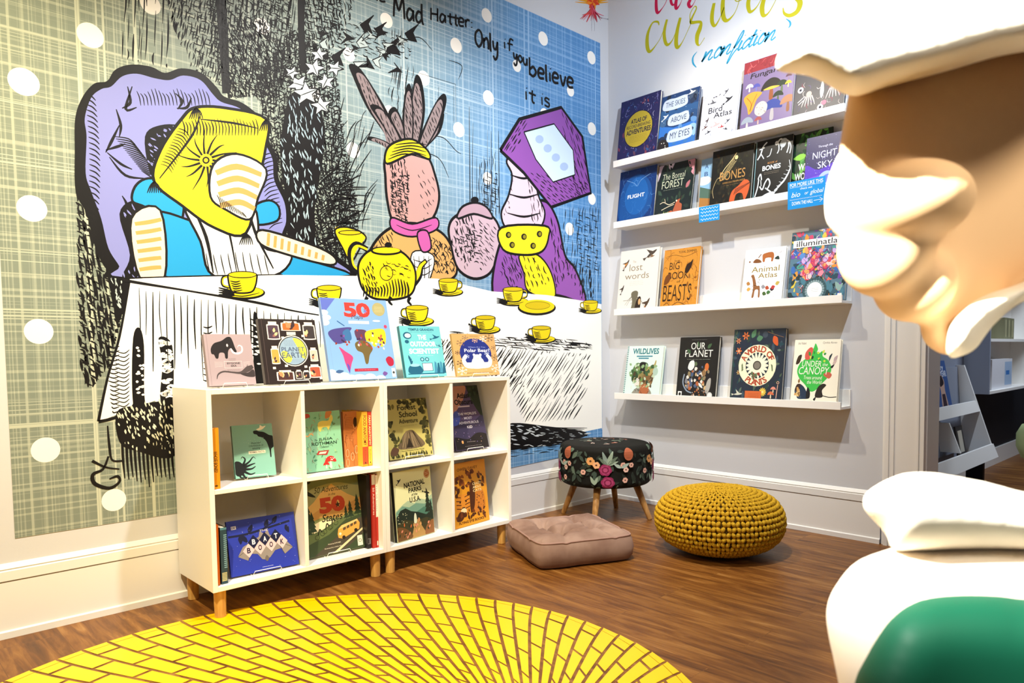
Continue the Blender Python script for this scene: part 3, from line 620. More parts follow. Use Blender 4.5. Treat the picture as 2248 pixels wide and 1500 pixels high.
# ---- lettering painted on the right wall
def wall_words():
    def px(c, ox, oy, sc): return [(ox+x/sc, oy+y/sc) for x, y in c]
    def s(*a): return a
    def word(name, label, col, strokes, ws):
        mb = MB(); A = Art(mb, lambda u, v: on_x(u, v, 0.0), (-1, 0, 0), 0.00004, 0.0003)
        for st, w in zip(strokes, ws):
            P = px(st, 1200, 0, 3.747); k = (on_x(*P[len(P)//2])-CAM).dot(FW)/F/3.747
            A.stroke(P, [x*k for x in w], col)
        tag(mb.build(name), label, 'wall lettering', None)
    Y = '#b3ab16'
    word('wall_lettering', 'large mustard yellow brush script word curious painted on the right wall', Y,
      [[(925,208),(915,180),(870,190),(832,280),(828,380),(850,425),(900,370),(945,295),(985,170)],
       [(990,160),(968,260),(975,340),(1000,368),(1045,310),(1098,150)], [(1100,145),(1075,250),(1065,350),(1080,390),(1120,340),(1185,200)],
       [(1185,200),(1180,120),(1215,55),(1232,70),(1195,150),(1190,185),(1265,182),(1262,230),(1240,290),(1238,350),(1258,372),(1300,310),(1375,130)],
       [(1378,25),(1362,110),(1362,180),(1385,212),(1425,150),(1460,60)], [(1480,-110),(1455,-20),(1448,70),(1458,150),(1490,168),(1545,110),(1580,20),(1590,-60),(1560,-100),(1530,-60),(1560,10),(1620,-10)],
       [(1690,-90),(1662,0),(1660,60),(1680,98),(1740,40),(1810,-110)], [(1812,-110),(1785,0),(1772,70),(1785,128),(1830,100),(1895,-20),(1950,-150)],
       [(1950,-150),(1980,-60),(2060,-10),(2085,30),(2060,95),(2000,128),(1955,110),(1945,65)]],
      [[8,16,14,30,36,24,8,6,6],[22,30,30,22,8,6],[26,34,38,28,8,6],[8,8,8,12,20,26,22,40,42,30,8,6],[28,36,34,22,8,6],[24,34,40,38,24,8,6,8,8,6,8,6],[26,36,36,24,8,6],[28,38,42,30,10,6,6],[6,14,34,46,40,30,20,8]])
    word('wall_lettering', 'crimson brush script letters cropped at the top of the right wall', '#c01844',
      [[(960,-110),(930,-130),(905,-40),(902,60),(915,105),(950,70),(985,10),(1020,-110)], [(1040,-130),(1022,-40),(1025,20),(1045,40),(1070,-10),(1095,-120)], [(1098,-130),(1075,-40),(1062,40),(1072,70),(1105,20),(1140,-80)], [(1140,-80),(1160,-130),(1160,-60),(1195,-70),(1180,0),(1168,30),(1182,58),(1210,30),(1250,-60)]],
      [[6,12,24,30,24,8,6,6],[20,26,24,14,6,5],[22,28,32,22,6,5],[6,8,10,18,30,32,22,6,5]])
    B = '#2a93b8'
    def ln(x, y, pts, h=84, sl=0.42): return [(x+px*h+py*h*sl, y-py*h-px*h*0.28) for px, py in pts]
    n = [[(0,1),(.0,.4),(-.05,0)], [(-.05,0),(.3,.8),(.58,1),(.6,.6),(.55,.15),(.7,0),(.95,.25)]]
    o = [[(.5,.9),(.2,1),(0,.5),(.15,0),(.45,.1),(.6,.6),(.4,1),(.45,.75),(.85,.8)]]
    i = [[(.1,1),(.05,.3),(.15,0),(.4,.25)], [(.2,1.5),(.22,1.42)]]
    f = [[(.1,.4),(.4,1.2),(.45,1.9),(.3,2.0),(.15,1.2),(.0,-.8),(.1,-1.0),(.25,-.2),(.5,.3)]]
    c = [[(.55,.8),(.4,1),(.05,.6),(.1,.05),(.35,.05),(.6,.4)]]
    t = [[(.25,1.7),(.1,.4),(.2,0),(.45,.2)], [(-.1,1.1),(.5,1.2)]]
    st = [[(1238,425),(1205,470),(1205,520),(1232,555)]]; ws = [[4,14,16,6]]
    x, y = 1280, 508
    for L_, adv in ((n,88),(o,62),(n,88),(f,48),(i,34),(c,50),(t,42),(i,38),(o,66),(n,80)):
        for q in L_:
            q = ln(x, y, q); st.append(q); ws.append([18, 17]+[12]*(len(q)-2) if len(q) > 2 else [11, 11])
        x += adv; y -= adv*0.315
    st.append([(1970,155),(2000,178),(2005,205),(1990,230)]); ws.append([4,14,16,6])
    word('wall_lettering', 'small blue script word in brackets painted above the top ledge', B, st, ws)
wall_words()
def flower_decal():
    mb = MB(); A = Art(mb, lambda u, v: on_y(u, v, 0.0), (0, -1, 0), 0.00005, 0.0003); R = random.Random(5)
    k0 = (on_y(1300, 10)-CAM).dot(FW)/F
    P = lambda x, y: (1200+x/3.747, y/3.747)
    for a in (-170, -155, -140, -40, -25, -10, 10, 168):
        t = math.radians(a); A.stroke([P(380, 20), P(380+70*math.cos(t), 15+40*math.sin(t)), P(380+150*math.cos(t), 12+60*math.sin(t)-8)], [4*k0, 3*k0, 0.8*k0], '#e8a01c')
    A.blob([P(330,20), P(345,-10), P(380,-25), P(415,-10), P(425,25), P(400,48), P(355,45)], '#e8641c')
    for k in range(7): A.leaf(*P(380, 18), 16, math.radians(20+k*50), '#f08a20' if k % 2 else '#d6401c', 0.25)
    for k in range(26):
        x = 285+k*6.5; ex = 380+(x-380)*1.15+R.uniform(-12, 12); ey = 165+R.uniform(-30, 28)-abs(x-380)*0.22
        A.stroke([P(378+R.uniform(-10, 12), 45), P(380+(x-380)*0.45, 105), P(ex, ey)], [1.6*k0, 2.6*k0, 0.7*k0], R.choice(['#c22a2a', '#d8402c', '#b31e38', '#e0607a']))
    for x in (370, 392): A.stroke([P(378, 120), P(x, 190), P(x, 255)], 0.6*k0, '#8a8290')
    A.stroke([P(430,140), P(470,152), P(505,158)], 0.6*k0, '#8a8290'); A.ell(*P(508,158), 2, 2, '#6a6a70')
    tag(mb.build('flower_decal'), 'orange and red hanging flower decal on the wall above the mural', 'wall decal')
flower_decal()

# ================================================================== yellow brick floor decal
def bricks():
    C0 = V((-2.736, -1.291)); RR = 1.0169; Q = V((-2.43, -1.75)); m, nt, b, N, L = nodemat('yellow_vinyl', 0.35, 0.4)
    b.inputs['Base Color'].default_value = hexc('#f2c000')
    mb = MB(); n = 82; z = 0.0012; D = [0, 0.030]
    def pt(i, d, side):
        a = 2*math.pi*i/n+0.02; p = C0+V((math.cos(a), math.sin(a)))*RR
        L_ = (Q-p).length; t = min(d/L_, 0.97); e = (Q-p)/L_
        # columns lean a little near the rim
        bend = 0.035*math.exp(-d*9)
        q = p+e*d; tan = V((-e.y, e.x)); wd = 2*math.pi*RR/n*(1-t); g = min(0.0052, wd*0.14)*(1 if d > 0.001 else 0.6)
        return q+tan*(side*g)+V((-math.sin(a), math.cos(a)))*(-bend*0.5), L_
    for i in range(n):
        _, L0 = pt(i, 0, 0)
        cuts = [0, 0.028] + ([0.082] if i % 2 else []); d = cuts[-1]+(0.14 if i % 2 == 0 else 0.165)
        while d < L0*0.96: cuts.append(d); d += 0.165
        for a, bb in zip(cuts, cuts[1:]):
            g = 0.0016 if bb < 0.03 else 0.0062
            a2, b2 = a+(0 if a == 0 else (0.001 if a < 0.03 else g)), bb-(0.001 if bb < 0.03 else g)
            st = 3; L_, R_ = [], []
            for k in range(st+1):
                dd = a2+(b2-a2)*k/st
                L_.append(pt(i, dd, -1)[0]); R_.append(pt(i+1, dd, 1)[0])
            vs = [(p.x, p.y, z) for p in L_]+[(p.x, p.y, z) for p in R_]
            fs = []
            for k in range(st):
                f = (k, k+1, st+2+k, st+1+k); A_, B_, C_ = (V(vs[f[0]]), V(vs[f[1]]), V(vs[f[2]]))
                fs.append(f if (B_-A_).cross(C_-A_).z > 0 else tuple(reversed(f)))
            mb.add(vs, fs, m)
    o = mb.build('floor_decal'); tag(o, 'round yellow brick pattern vinyl decal on the wooden floor', 'floor decal')
bricks()
# ================================================================== bookcases
X0, X1, X2, YF, ZB, ZT = -2.6201, -1.9106, -1.2017, -0.3662, 0.1001, 0.8091
TH = 0.018; YBK = -0.03
PINE = None
def pine(name='beech', a='#b5803f', b_='#c9984f', c='#d8ab64'):
    m, nt, b, N, L = nodemat(name, 0.45, 0.3)
    tc = N('ShaderNodeTexCoord'); mp = N('ShaderNodeMapping'); mp.inputs['Scale'].default_value = (40, 40, 4); L(tc.outputs['Object'], mp.inputs[0])
    n = N('ShaderNodeTexNoise'); n.inputs['Scale'].default_value = 2; n.inputs['Detail'].default_value = 5; L(mp.outputs[0], n.inputs['Vector'])
    r = ramp(N, [(0.3, hexc(a)), (0.5, hexc(b_)), (0.7, hexc(c))]); L(n.outputs['Fac'], r.inputs['Fac']); L(r.outputs['Color'], b.inputs['Base Color']); return m
PINE = pine()
def bookcase(x0, x1, label):
    t = thing('cube_bookcase', ((x0+x1)/2, (YF+YBK)/2, 0), label, 'bookcase', 'white four-cube bookcases')
    def part(name, a, b_, m=WHITE, bev=0.0012):
        mb = MB(); mb.box(a, b_, m); return mb.build(name, t, bevel=bev)
    part('side_panel', (x0+0.0004, YF, ZB), (x0+TH, YBK, ZT)); part('side_panel', (x1-TH, YF, ZB), (x1-0.0004, YBK, ZT))
    part('top_panel', (x0+TH, YF, ZT-TH), (x1-TH, YBK, ZT)); part('bottom_panel', (x0+TH, YF, ZB), (x1-TH, YBK, ZB+TH))
    xm = (x0+x1)/2; zm = (ZB+ZT)/2-0.004
    part('divider', (xm-0.008, YF+0.002, ZB+TH), (xm+0.008, YBK, ZT-TH))
    part('shelf', (x0+TH, YF+0.004, zm-0.008), (xm-0.008, YBK, zm+0.008)); part('shelf', (xm+0.008, YF+0.004, zm-0.008), (x1-TH, YBK, zm+0.008))
    part('back_panel', (x0+TH, YBK-0.004, ZB+TH), (x1-TH, YBK, ZT-TH), bev=0)
    for lx in (x0+0.036, x1-0.036):
        for ly in (YF+0.036, YBK-0.036):
            mb = MB(); mb.lathe((lx, ly, 0), [(0.0175, 0), (0.019, 0.002), (0.0205, ZB*0.5), (0.021, ZB)], PINE, 24); mb.build('leg', t, smooth=False)
    return t
bookcase(X0, X1, 'white four-cube bookcase on wooden peg legs, left one nearest the viewer')
bookcase(X1, X2, 'white four-cube bookcase on wooden peg legs, right one beside the mauve floor cushion')

# ================================================================== picture ledges on the right wall
SY0, SLEN, SD, HL = -0.1351, 1.357, 0.1251, 0.0376
SZ = [2.0163, 1.6571, 1.1375, 0.634]
def ledge(z, label):
    y0, y1 = SY0, SY0-SLEN; t = thing('picture_ledge', (-SD/2, (y0+y1)/2, z), label, 'shelf', 'white picture ledges on the right wall')
    def part(n, a, b_):
        mb = MB(); mb.box(a, b_, WHITE); mb.build(n, t, bevel=0.001)
    part('ledge_board', (-SD+0.012, y1, z), (-0.012, y0, z+0.013)); part('front_lip', (-SD, y1, z), (-SD+0.012, y0, z+HL)); part('back_board', (-0.012, y1, z), (-0.0003, y0, z+0.092))
for z, lb in zip(SZ, ('topmost white picture ledge on the right wall, under the painted words', 'second white picture ledge from the top, with blue cards on its lip', 'third white picture ledge from the top, with a gap between its books', 'lowest white picture ledge on the right wall, above the yellow pouf')): ledge(z, lb)

# ================================================================== round stool
def floral():
    m, nt, b, N, L = nodemat('floral_velvet', 0.8, 0.2); b.inputs['Base Color'].default_value = hexc('#14130f'); return m
def stool():
    c = V((-0.455, -0.335, 0)); R = 0.252; z0, z1 = 0.198, 0.420
    t = thing('round_stool', c, 'round stool covered in black floral velvet on splayed wooden legs', 'stool')
    mb = MB(); FL = floral(); prof = []
    for k in range(9): a = math.pi/2*k/8; prof.append((R-0.03+0.03*math.sin(a), z0+0.03-0.03*math.cos(a)))
    for k in range(9): a = math.pi/2*k/8; prof.append((R-0.035+0.035*math.cos(a)+0.002*math.sin(a*2), z1-0.035+0.035*math.sin(a)))
    prof += [(R*0.6, z1+0.006), (R*0.2, z1+0.008)]
    mb.lathe(c, prof, FL, 72)
    rnd = random.Random(11)
    G1, G2, G3, PKc, OR, PLUM, RUST = '#5d6d5c', '#3c4a40', '#8fa08c', '#d8a694', '#d99a5c', '#8a2450', '#a3583a'
    # side print: u = angle*R, v = height
    side = Art(mb, None, (0, 0, 1)); 
    def side_at(u, v):
        a = u/R; return c+V((math.cos(a), math.sin(a), 0))*(R+0.0004)+V((0, 0, v))
    class Side(Art):
        def P(s, u, v):
            a = u/R; rr = R+s.k; v = min(max(v, z0+0.003), z1-0.003)
            if v < z0+0.03: rr -= 0.03-math.sqrt(max(0, 0.03**2-(z0+0.03-v)**2))
            if v > z1-0.035: rr -= 0.035-math.sqrt(max(0, 0.035**2-(v-z1+0.035)**2))
            return c+V((math.cos(a)*rr, math.sin(a)*rr, v))
        def fill(s, pts, col, rough=0.8):
            s.lay(); s.last = 'fill'; a = sum(p[0] for p in pts)/len(pts)/R; s.n = V((math.cos(a), math.sin(a), 0)); Art.fill(s, pts, col, rough)
        def lay(s): s.k += s.step; s.last = None
        def stroke(s, pts, w, col, taper=0.0, sm=True, lay=True, closed=False):
            a = pts[0][0]/R; s.n = V((math.cos(a), math.sin(a), 0)); Art.stroke(s, pts, w, col, taper, sm, lay, closed)
    S = Side(mb, None, (1, 0, 0), 0.000012, 0.0007)
    f0 = math.atan2(CAM.y-c.y, CAM.x-c.x)   # the flower cluster faces into the room
    for k in range(230):
        u = (f0+rnd.uniform(-math.pi, math.pi))*R; v = rnd.uniform(z0+0.01, z1-0.01); S.leaf(u, v, rnd.uniform(0.02, 0.055), rnd.uniform(0, 6.3), rnd.choice([G2, '#272f28', '#232a22', G2, G1]), 0.26)
    def fl(u, v, r, col, core='#3a1c14'):
        for k in range(6): a = k*math.pi/3+rnd.random()*0.3; S.ell(u+r*0.55*math.cos(a), v+r*0.55*math.sin(a), r*0.52, r*0.52, col, 12)
        S.ell(u, v, r*0.28, r*0.28, core, 10)
    def rose(u, v, r):
        for q, cc in ((1.0, PLUM), (0.78, '#a23a66'), (0.58, '#74193f'), (0.36, '#a8426c')):
            for k in range(6): a = k*math.pi/3+q*3; S.ell(u+r*q*0.5*math.cos(a), v+r*q*0.5*math.sin(a), r*q*0.55, r*q*0.5, cc, 12)
    zc = (z0+z1)/2
    for rep in (-2, -1, 0, 1, 2):
        b0 = f0*R+rep*0.34
        for l, a in ((0.075,1.9),(0.08,1.2),(0.07,0.7),(0.06,2.4),(0.06,0.35)): S.leaf(b0+0.01, zc+0.02, l, a, rnd.choice([G3, G1, '#7e8f86']), 0.16)
        rose(b0, zc-0.005, 0.032); rose(b0+0.012, zc-0.072, 0.034)
        fl(b0-0.075, zc+0.04, 0.021, OR); fl(b0-0.045, zc+0.02, 0.018, '#e0a678'); fl(b0-0.115, zc-0.02, 0.014, PKc)
        fl(b0+0.09, zc+0.02, 0.014, PKc); fl(b0+0.105, zc-0.005, 0.014, '#e2b8a8'); fl(b0+0.135, zc+0.018, 0.013, PKc); fl(b0+0.10, zc-0.06, 0.014, PKc)
        for l, a in ((0.05,2.0),(0.045,1.2)): S.leaf(b0-0.055, zc-0.085, l, a, G3, 0.2)
        S.ell(b0+0.12, zc+0.075, 0.026, 0.033, RUST, 16); 
        for k in range(6): S.stroke([(b0+0.11+k*0.004, zc+0.055), (b0+0.105+k*0.006, zc+0.1)], 0.0016, '#6f3620', sm=False)
        for l, a in ((0.05,0.5),(0.045,2.6)): S.leaf(b0+0.08, zc+0.005, l, a, '#9fb0a4', 0.22)
    T = Art(mb, lambda u, v: c+V((u, v, z1+0.0075-0.03*((u*u+v*v)/R/R)**2)), (0, 0, 1), 0.00001, 0.0012)
    for k in range(90):
        a = rnd.uniform(0, 6.3); r = R*0.88*math.sqrt(rnd.random()); T.leaf(r*math.cos(a), r*math.sin(a), rnd.uniform(0.02, 0.05), rnd.uniform(0, 6.3), rnd.choice([G2, G1, '#333b30', '#c9a79a', RUST, G3]), 0.25)
    mb.build('seat', t, smooth=False)
    LEG = pine('stool_oak', '#8a5f33', '#a97b45', '#c2945a')
    g1 = V((0.63, -0.777, 0)); g2 = V((0.777, 0.63, 0)); e2 = g2*0.97+g1*0.24; e1 = g1*0.97-g2*0.24
    for d in (e1, -e1, e2, -e2):
        mb = MB(); p0 = c+d*0.165+V((0, 0, z0+0.012)); p1 = c+d*0.25
        mb.tube([p1, p1+(p0-p1)*0.02, p1+(p0-p1)*0.5, p0], [0.0125, 0.0135, 0.017, 0.021], LEG, 20); mb.build('leg', t, smooth=True)
stool()

# ================================================================== mauve tufted floor cushion
def velvet(name, c0, c1):
    m, nt, b, N, L = nodemat(name, 0.85, 0.15)
    lw = N('ShaderNodeTexNoise'); lw.inputs['Scale'].default_value = 6; lw.inputs['Detail'].default_value = 4
    tc = N('ShaderNodeTexCoord'); L(tc.outputs['Object'], lw.inputs['Vector'])
    r = ramp(N, [(0.35, hexc(c0)), (0.65, hexc(c1))]); L(lw.outputs['Fac'], r.inputs['Fac']); L(r.outputs['Color'], b.inputs['Base Color'])
    b.inputs['Sheen Weight'].default_value = 0.35; b.inputs['Sheen Roughness'].default_value = 0.4; b.inputs['Sheen Tint'].default_value = hexc(c1); return m
def cushion():
    c = V((-1.135, -0.672, 0)); yaw = math.radians(-24.4); ex = V((math.cos(yaw), math.sin(yaw), 0)); ey = V((-ex.y, ex.x, 0)); S = 0.47; H = 0.125
    t = thing('floor_cushion', c, 'square mauve velvet floor cushion with button tufts and piping', 'cushion')
    VEL = velvet('mauve_velvet', '#7c6054', '#a08578'); n = 56; mb = MB(); half = S/2
    tufts = [(-0.075, 0.07), (0.085, 0.075), (0.085, -0.08), (-0.075, -0.085), (0.0, 0.0)]
    tufts = [(-0.09, 0.085), (0.07, 0.075), (0.095, -0.055), (-0.07, -0.07)]
    def top(x, y):
        e = max(abs(x), abs(y))/half; z = H*(1.0-0.10*e**6)+0.012*math.sin(x*14+0.6)*math.cos(y*11)*(1-e**4)
        z += 0.026*(1-e**2)
        for tx, ty in tufts:
            d = math.hypot(x-tx, y-ty); a = math.atan2(y-ty, x-tx)
            z -= 0.060*math.exp(-(d/0.05)**1.2)*(1+0.35*math.cos(a*7+tx*20)*min(1, d/0.03))
        for (ax, ay), (bx, by) in zip(tufts, tufts[1:]+tufts[:1]):      # creases between tufts
            L2 = (bx-ax)**2+(by-ay)**2; u = max(0, min(1, ((x-ax)*(bx-ax)+(y-ay)*(by-ay))/L2)); d = math.hypot(x-ax-u*(bx-ax), y-ay-u*(by-ay)); z -= 0.020*math.exp(-(d/0.014)**2)
        for tx, ty in tufts:      # creases running out to the edges
            sx, sy = (1 if tx > 0 else -1), (1 if ty > 0 else -1)
            for vx, vy in ((sx, 0.25*sy), (0.2*sx, sy)):
                u = (x-tx)*vx+(y-ty)*vy
                if u > 0: d = abs((x-tx)*vy-(y-ty)*vx); z -= 0.018*math.exp(-(d/0.011)**2)*math.exp(-u/0.12)
        return z
    def rs(x, y):      # pull the square into soft corners and waisted sides
        fx, fy = x/half, y/half; px = x*(1-0.05*(1-fy*fy)*abs(fx)-0.11*abs(fx)**4*fy**4); py = y*(1-0.05*(1-fx*fx)*abs(fy)-0.11*abs(fy)**4*fx**4); return px, py
    vs = []; fs = []
    for j in range(n+1):
        for i in range(n+1):
            x = -half+S*i/n; y = -half+S*j/n; px, py = rs(x, y); vs.append(c+ex*px+ey*py+V((0, 0, top(x, y))))
    for j in range(n):
        for i in range(n): a = j*(n+1)+i; fs.append((a, a+1, a+n+2, a+n+1))
    mb.add(vs, fs, VEL)
    ring = [(i, 0) for i in range(n)]+[(n, j) for j in range(n)]+[(i, n) for i in range(n, 0, -1)]+[(0, j) for j in range(n, 0, -1)]
    rv = []; lev = [(1, 0), (0.85, 0.010), (0.55, 0.018), (0.25, 0.012), (0.06, -0.004), (0.0, -0.025)]
    for f, o in lev:
        for k, (i, j) in enumerate(ring):
            p = vs[j*(n+1)+i]; d = V((p.x-c.x, p.y-c.y, 0)).normalized(); rv.append(V((p.x, p.y, 0))+d*(o+0.004*math.sin(k*0.21)*(f-1)*f*-2)+V((0, 0, max(0.0005, p.z*f+0.003*math.sin(k*0.33)*f*(1-f)*4))))
    m = len(ring); f2 = []
    for q in range(len(lev)-1):
        for k in range(m): k2 = (k+1) % m; f2.append((q*m+k, (q+1)*m+k, (q+1)*m+k2, q*m+k2))
    f2.append(tuple((len(lev)-1)*m+k for k in range(m-1, -1, -1)))
    mb.add(rv, f2, VEL); mb.build('cushion_cover', t, smooth=True)
    mb = MB(); mb.tube([vs[j*(n+1)+i]+V((0, 0, 0.001)) for i, j in ring], 0.0045, M('#9c7c72', 0.7), 8, True); mb.build('piping', t, smooth=True)
    for tx, ty in tufts:
        mb = MB(); p = c+ex*tx+ey*ty; zz = top(tx, ty); mb.lathe((p.x, p.y, zz-0.004), [(0.002, 0), (0.011, 0.001), (0.010, 0.006), (0.004, 0.009)], M('#8d6f66', 0.8), 14); mb.build('button', t, smooth=True)
cushion()

# ================================================================== mustard knitted pouf
def pouf():
    c = V((-0.635, -1.155, 0)); R = 0.290; H = 0.30
    t = thing('knitted_pouf', c, 'round mustard yellow chunky knitted pouf on the wooden floor', 'pouf')
    rnd = random.Random(2)
    m, nt, b, N, L = nodemat('mustard_yarn', 0.9, 0.1); tc = N('ShaderNodeTexCoord'); no = N('ShaderNodeTexNoise'); no.inputs['Scale'].default_value = 220; L(tc.outputs['Object'], no.inputs['Vector'])
    r = ramp(N, [(0.3, hexc('#a07a16')), (0.7, hexc('#d8ac30'))]); L(no.outputs['Fac'], r.inputs['Fac']); L(r.outputs['Color'], b.inputs['Base Color'])
    core = M('#4a3608', 0.95)
    def pr(p):      # profile parameter 0 (bottom centre) .. 1 (top centre)
        a = -math.pi/2+math.pi*p; ca, sa = math.cos(a), math.sin(a); rr = (R-0.012)*abs(ca)**0.78; z = H/2+(H/2-0.01)*(1 if sa > 0 else -1)*abs(sa)**0.85
        return rr, z
    mb = MB(); mb.lathe(c, [pr(0.04+0.955*k/40) for k in range(41)], core, 64)
    # every stitch is a little v of yarn: two fat loops leaning together
    rows = 29; ncol = 44
    def P(p, a, off=0.0):
        rr, z = pr(max(0.03, min(0.992, p))); r2, z2 = pr(max(0.03, min(0.992, p+0.01))); tn = V((r2-rr, z2-z)); nn = V((tn.y, -tn.x)).normalized() if tn.length > 1e-7 else V((0, 1))
        rr += nn.x*off; z += nn.y*off; return c+V((rr*math.cos(a), rr*math.sin(a), max(z, 0.004)))
    def blobm(p0, p1, rad, nrm):
        d = p1-p0; l = d.length; d.normalize(); s = d.cross(nrm).normalized(); u = s.cross(d); vs = []; fs = []; nr, ns = 5, 6
        for i in range(nr):
            tt = (i+0.5)/nr; q = math.sin(math.pi*tt)**0.6; cen = p0+d*(l*tt)+u*(0.004*math.sin(math.pi*tt))
            for k in range(ns): an = 2*math.pi*k/ns; vs.append(cen+(s*math.cos(an)+u*math.sin(an))*(rad*q))
        for i in range(nr-1):
            for k in range(ns): k2 = (k+1) % ns; fs.append((i*ns+k, i*ns+k2, (i+1)*ns+k2, (i+1)*ns+k))
        fs.append(tuple(range(ns-1, -1, -1))); fs.append(tuple((nr-1)*ns+k for k in range(ns))); mb.add(vs, fs, m)
    # spread rows evenly along the profile length
    tab = [(0, 0)]; pl = V(pr(0.03)); acc = 0
    for k in range(1, 201): p = 0.03+0.96*k/200; q = V(pr(p)); acc += (q-pl).length; tab.append((acc, p)); pl = q
    def p_at(f):
        x = f*acc
        for (a0, b0), (a1, b1) in zip(tab, tab[1:]):
            if a1 >= x: return (b0 if b0 else 0.03)+((b1-(b0 if b0 else 0.03))*((x-a0)/(a1-a0) if a1 > a0 else 0))
        return 0.99
    for i in range(3, rows):
        f0, f1 = i/rows, (i+1.25)/rows; pa, pb = p_at(f0), p_at(min(f1, 1.0)); rr, _ = pr((pa+pb)/2)
        for k in range(ncol):
            if rr < 0.05 and k % 2: continue
            a = 2*math.pi*(k+0.5*(i % 2))/ncol+rnd.uniform(-0.01, 0.01); da = 2*math.pi/ncol
            nrm = (P((pa+pb)/2, a, 0.01)-P((pa+pb)/2, a, 0)).normalized(); rad = max(0.0045, min(0.0098, rr*da*0.27))
            o = 0.004+rnd.uniform(-0.001, 0.001)
            blobm(P(pa, a+da*0.06, o), P(pb, a+da*0.42, o), rad, nrm); blobm(P(pa, a-da*0.06, o), P(pb, a-da*0.42, o), rad, nrm)
    mb.build('knitted_cover', t, smooth=True)
    mb = MB(); mb.lathe(c+V((0, 0, H-0.014)), [(0.004, 0), (0.016, 0.002), (0.014, 0.01), (0.004, 0.013)], m, 12); mb.build('crown_knot', t, smooth=True)
pouf()
# ================================================================== books
Z3 = V((0, 0, 1)); PAGE = M('#efe6d0', 0.8)
def book_mesh(root, O, ex, ey, n, w, h, T, cover, spine, art, soft=False):
    cb = 0.0012 if soft else 0.0028
    mb = MB(); mc, ms = M(cover, 0.38, 0.4), M(spine, 0.42, 0.4)
    mb.fbox(O, ex, ey, n, (0, 0, -cb), (w, h, 0), mc); mb.fbox(O, ex, ey, n, (0, 0, -T), (w, h, -T+cb), mc)
    mb.fbox(O, ex, ey, n, (0, 0, -T+cb), (cb, h, -cb), ms)
    if art:
        A = Art(mb, lambda u, v: O+ex*(u*w)+ey*(v*h), n, 0.000006, 0.0001); A.clip = True; art(A)
    mb.build('cover', root)
    mb = MB(); i = 0.0005 if soft else 0.004
    mb.fbox(O, ex, ey, n, (cb+0.0004, i, -T+cb+0.0003), (w-i, h-i, -cb-0.0003), PAGE); mb.build('pages', root)
def book(where, TL, TR, T, cover, spine, art, label, BL=None, BR=None, zs=None, Y=None, tilt=0.2, yaw=0.0, group=None, name='book', easel=None, xb=0.090, soft=False, dx=0.0, tmax=0.3):
    if where == 'ledge':
        ex, n0 = V((0, -1, 0)), V((-1, 0, 0)); z0 = zs+0.0135; O0 = V((-xb, 0, z0)); h = 0.3
        for _ in range(4):
            t = math.asin(max(0.03, min(math.sin(tmax), (xb-0.014-T)/h))); n = n0*math.cos(t)+Z3*math.sin(t); ey = Z3*math.cos(t)-n0*math.sin(t)
            o = O0+Z3*(T*math.sin(t)); a = onp(*TL, n, n.dot(o)); b = onp(*TR, n, n.dot(o)); h = ((a-o).dot(ey)+(b-o).dot(ey))/2
        u0 = (a-o).dot(ex); w = (b-o).dot(ex)-u0; O = o+ex*u0
    else:
        if Y is not None:
            m = on_y((BL[0]+BR[0])/2, (BL[1]+BR[1])/2, Y); m.z = zs; ex = V((math.cos(yaw), math.sin(yaw), 0))
            q = ex.cross(Z3); nn = V((-ex.y, ex.x, 0))*-1
            a = onp(*BL, nn, nn.dot(m)); b = onp(*BR, nn, nn.dot(m)); w = (b-a).dot(ex); P = m-ex*(m-a).dot(ex); P.z = zs
        else:
            a = on_z(*BL, zs); b = on_z(*BR, zs); d = b-a; w = d.length; ex = d.normalized(); P = a
        n0 = V((ex.y, -ex.x, 0)); t = tilt; n = n0*math.cos(t)+Z3*math.sin(t); ey = Z3*math.cos(t)-n0*math.sin(t)
        O = P+Z3*(T*math.sin(t)+(0.0042 if easel else 0.0006))+ex*dx; a = onp(*TL, n, n.dot(O)); h = (a-O).dot(ey)
        if TR: h = (h+(onp(*TR, n, n.dot(O))-O).dot(ey))/2
        h = max(0.08, h)
    r = thing(name, V((O.x, O.y, zs if where != 'ledge' else z0))+ex*(w/2), label, 'book', group)
    r['size'] = '%.3f x %.3f yaw %.2f y %.3f tilt %.2f' % (w, h, math.atan2(ex.y, ex.x), O.y, t)
    book_mesh(r, O, ex, ey, n, w, h, T, cover, spine, art, soft)
    if easel: make_easel(O, ex, ey, n, w, h, T, zs, t, easel)
    del r['size']
    return r
WIRE = M('#f4f2ec', 0.3, 0.5)
def make_easel(O, ex, ey, n, w, h, T, zs, t, label):
    """bent white wire stand: lip in front, rails under the book, rest behind it"""
    r = 0.0014; f = V((n.x, n.y, 0)).normalized(); mid = O+ex*(w*0.5); zb = zs+r+0.0004
    hw = min(0.055, w*0.27); back = mid-n*(T+r*2.2); pts = []
    base = V((mid.x, mid.y, 0))
    L_ = lambda s, d, z: V((base.x, base.y, 0))+ex*(s*hw)+f*d+Z3*z
    th = min(h*0.6, 0.14)
    def B(s, hh): p = back+ey*hh+ex*(s*hw); return p
    tk = T*math.cos(t)
    pts = [B(-0.25, th), B(-1, th*0.8), B(-1, 0.004), L_(-1, -tk-0.004, zb), L_(-1, 0.016, zb), L_(-0.86, 0.0175, zb+0.016), L_(0.86, 0.0175, zb+0.016), L_(1, 0.016, zb), L_(1, -tk-0.004, zb), B(1, 0.004), B(1, th*0.8), B(0.25, th)]
    mb = MB(); mb.tube(pts, r, WIRE, 6, True)
    tag(mb.build('wire_easel', smooth=True), label, 'book stand', 'white wire book stands')
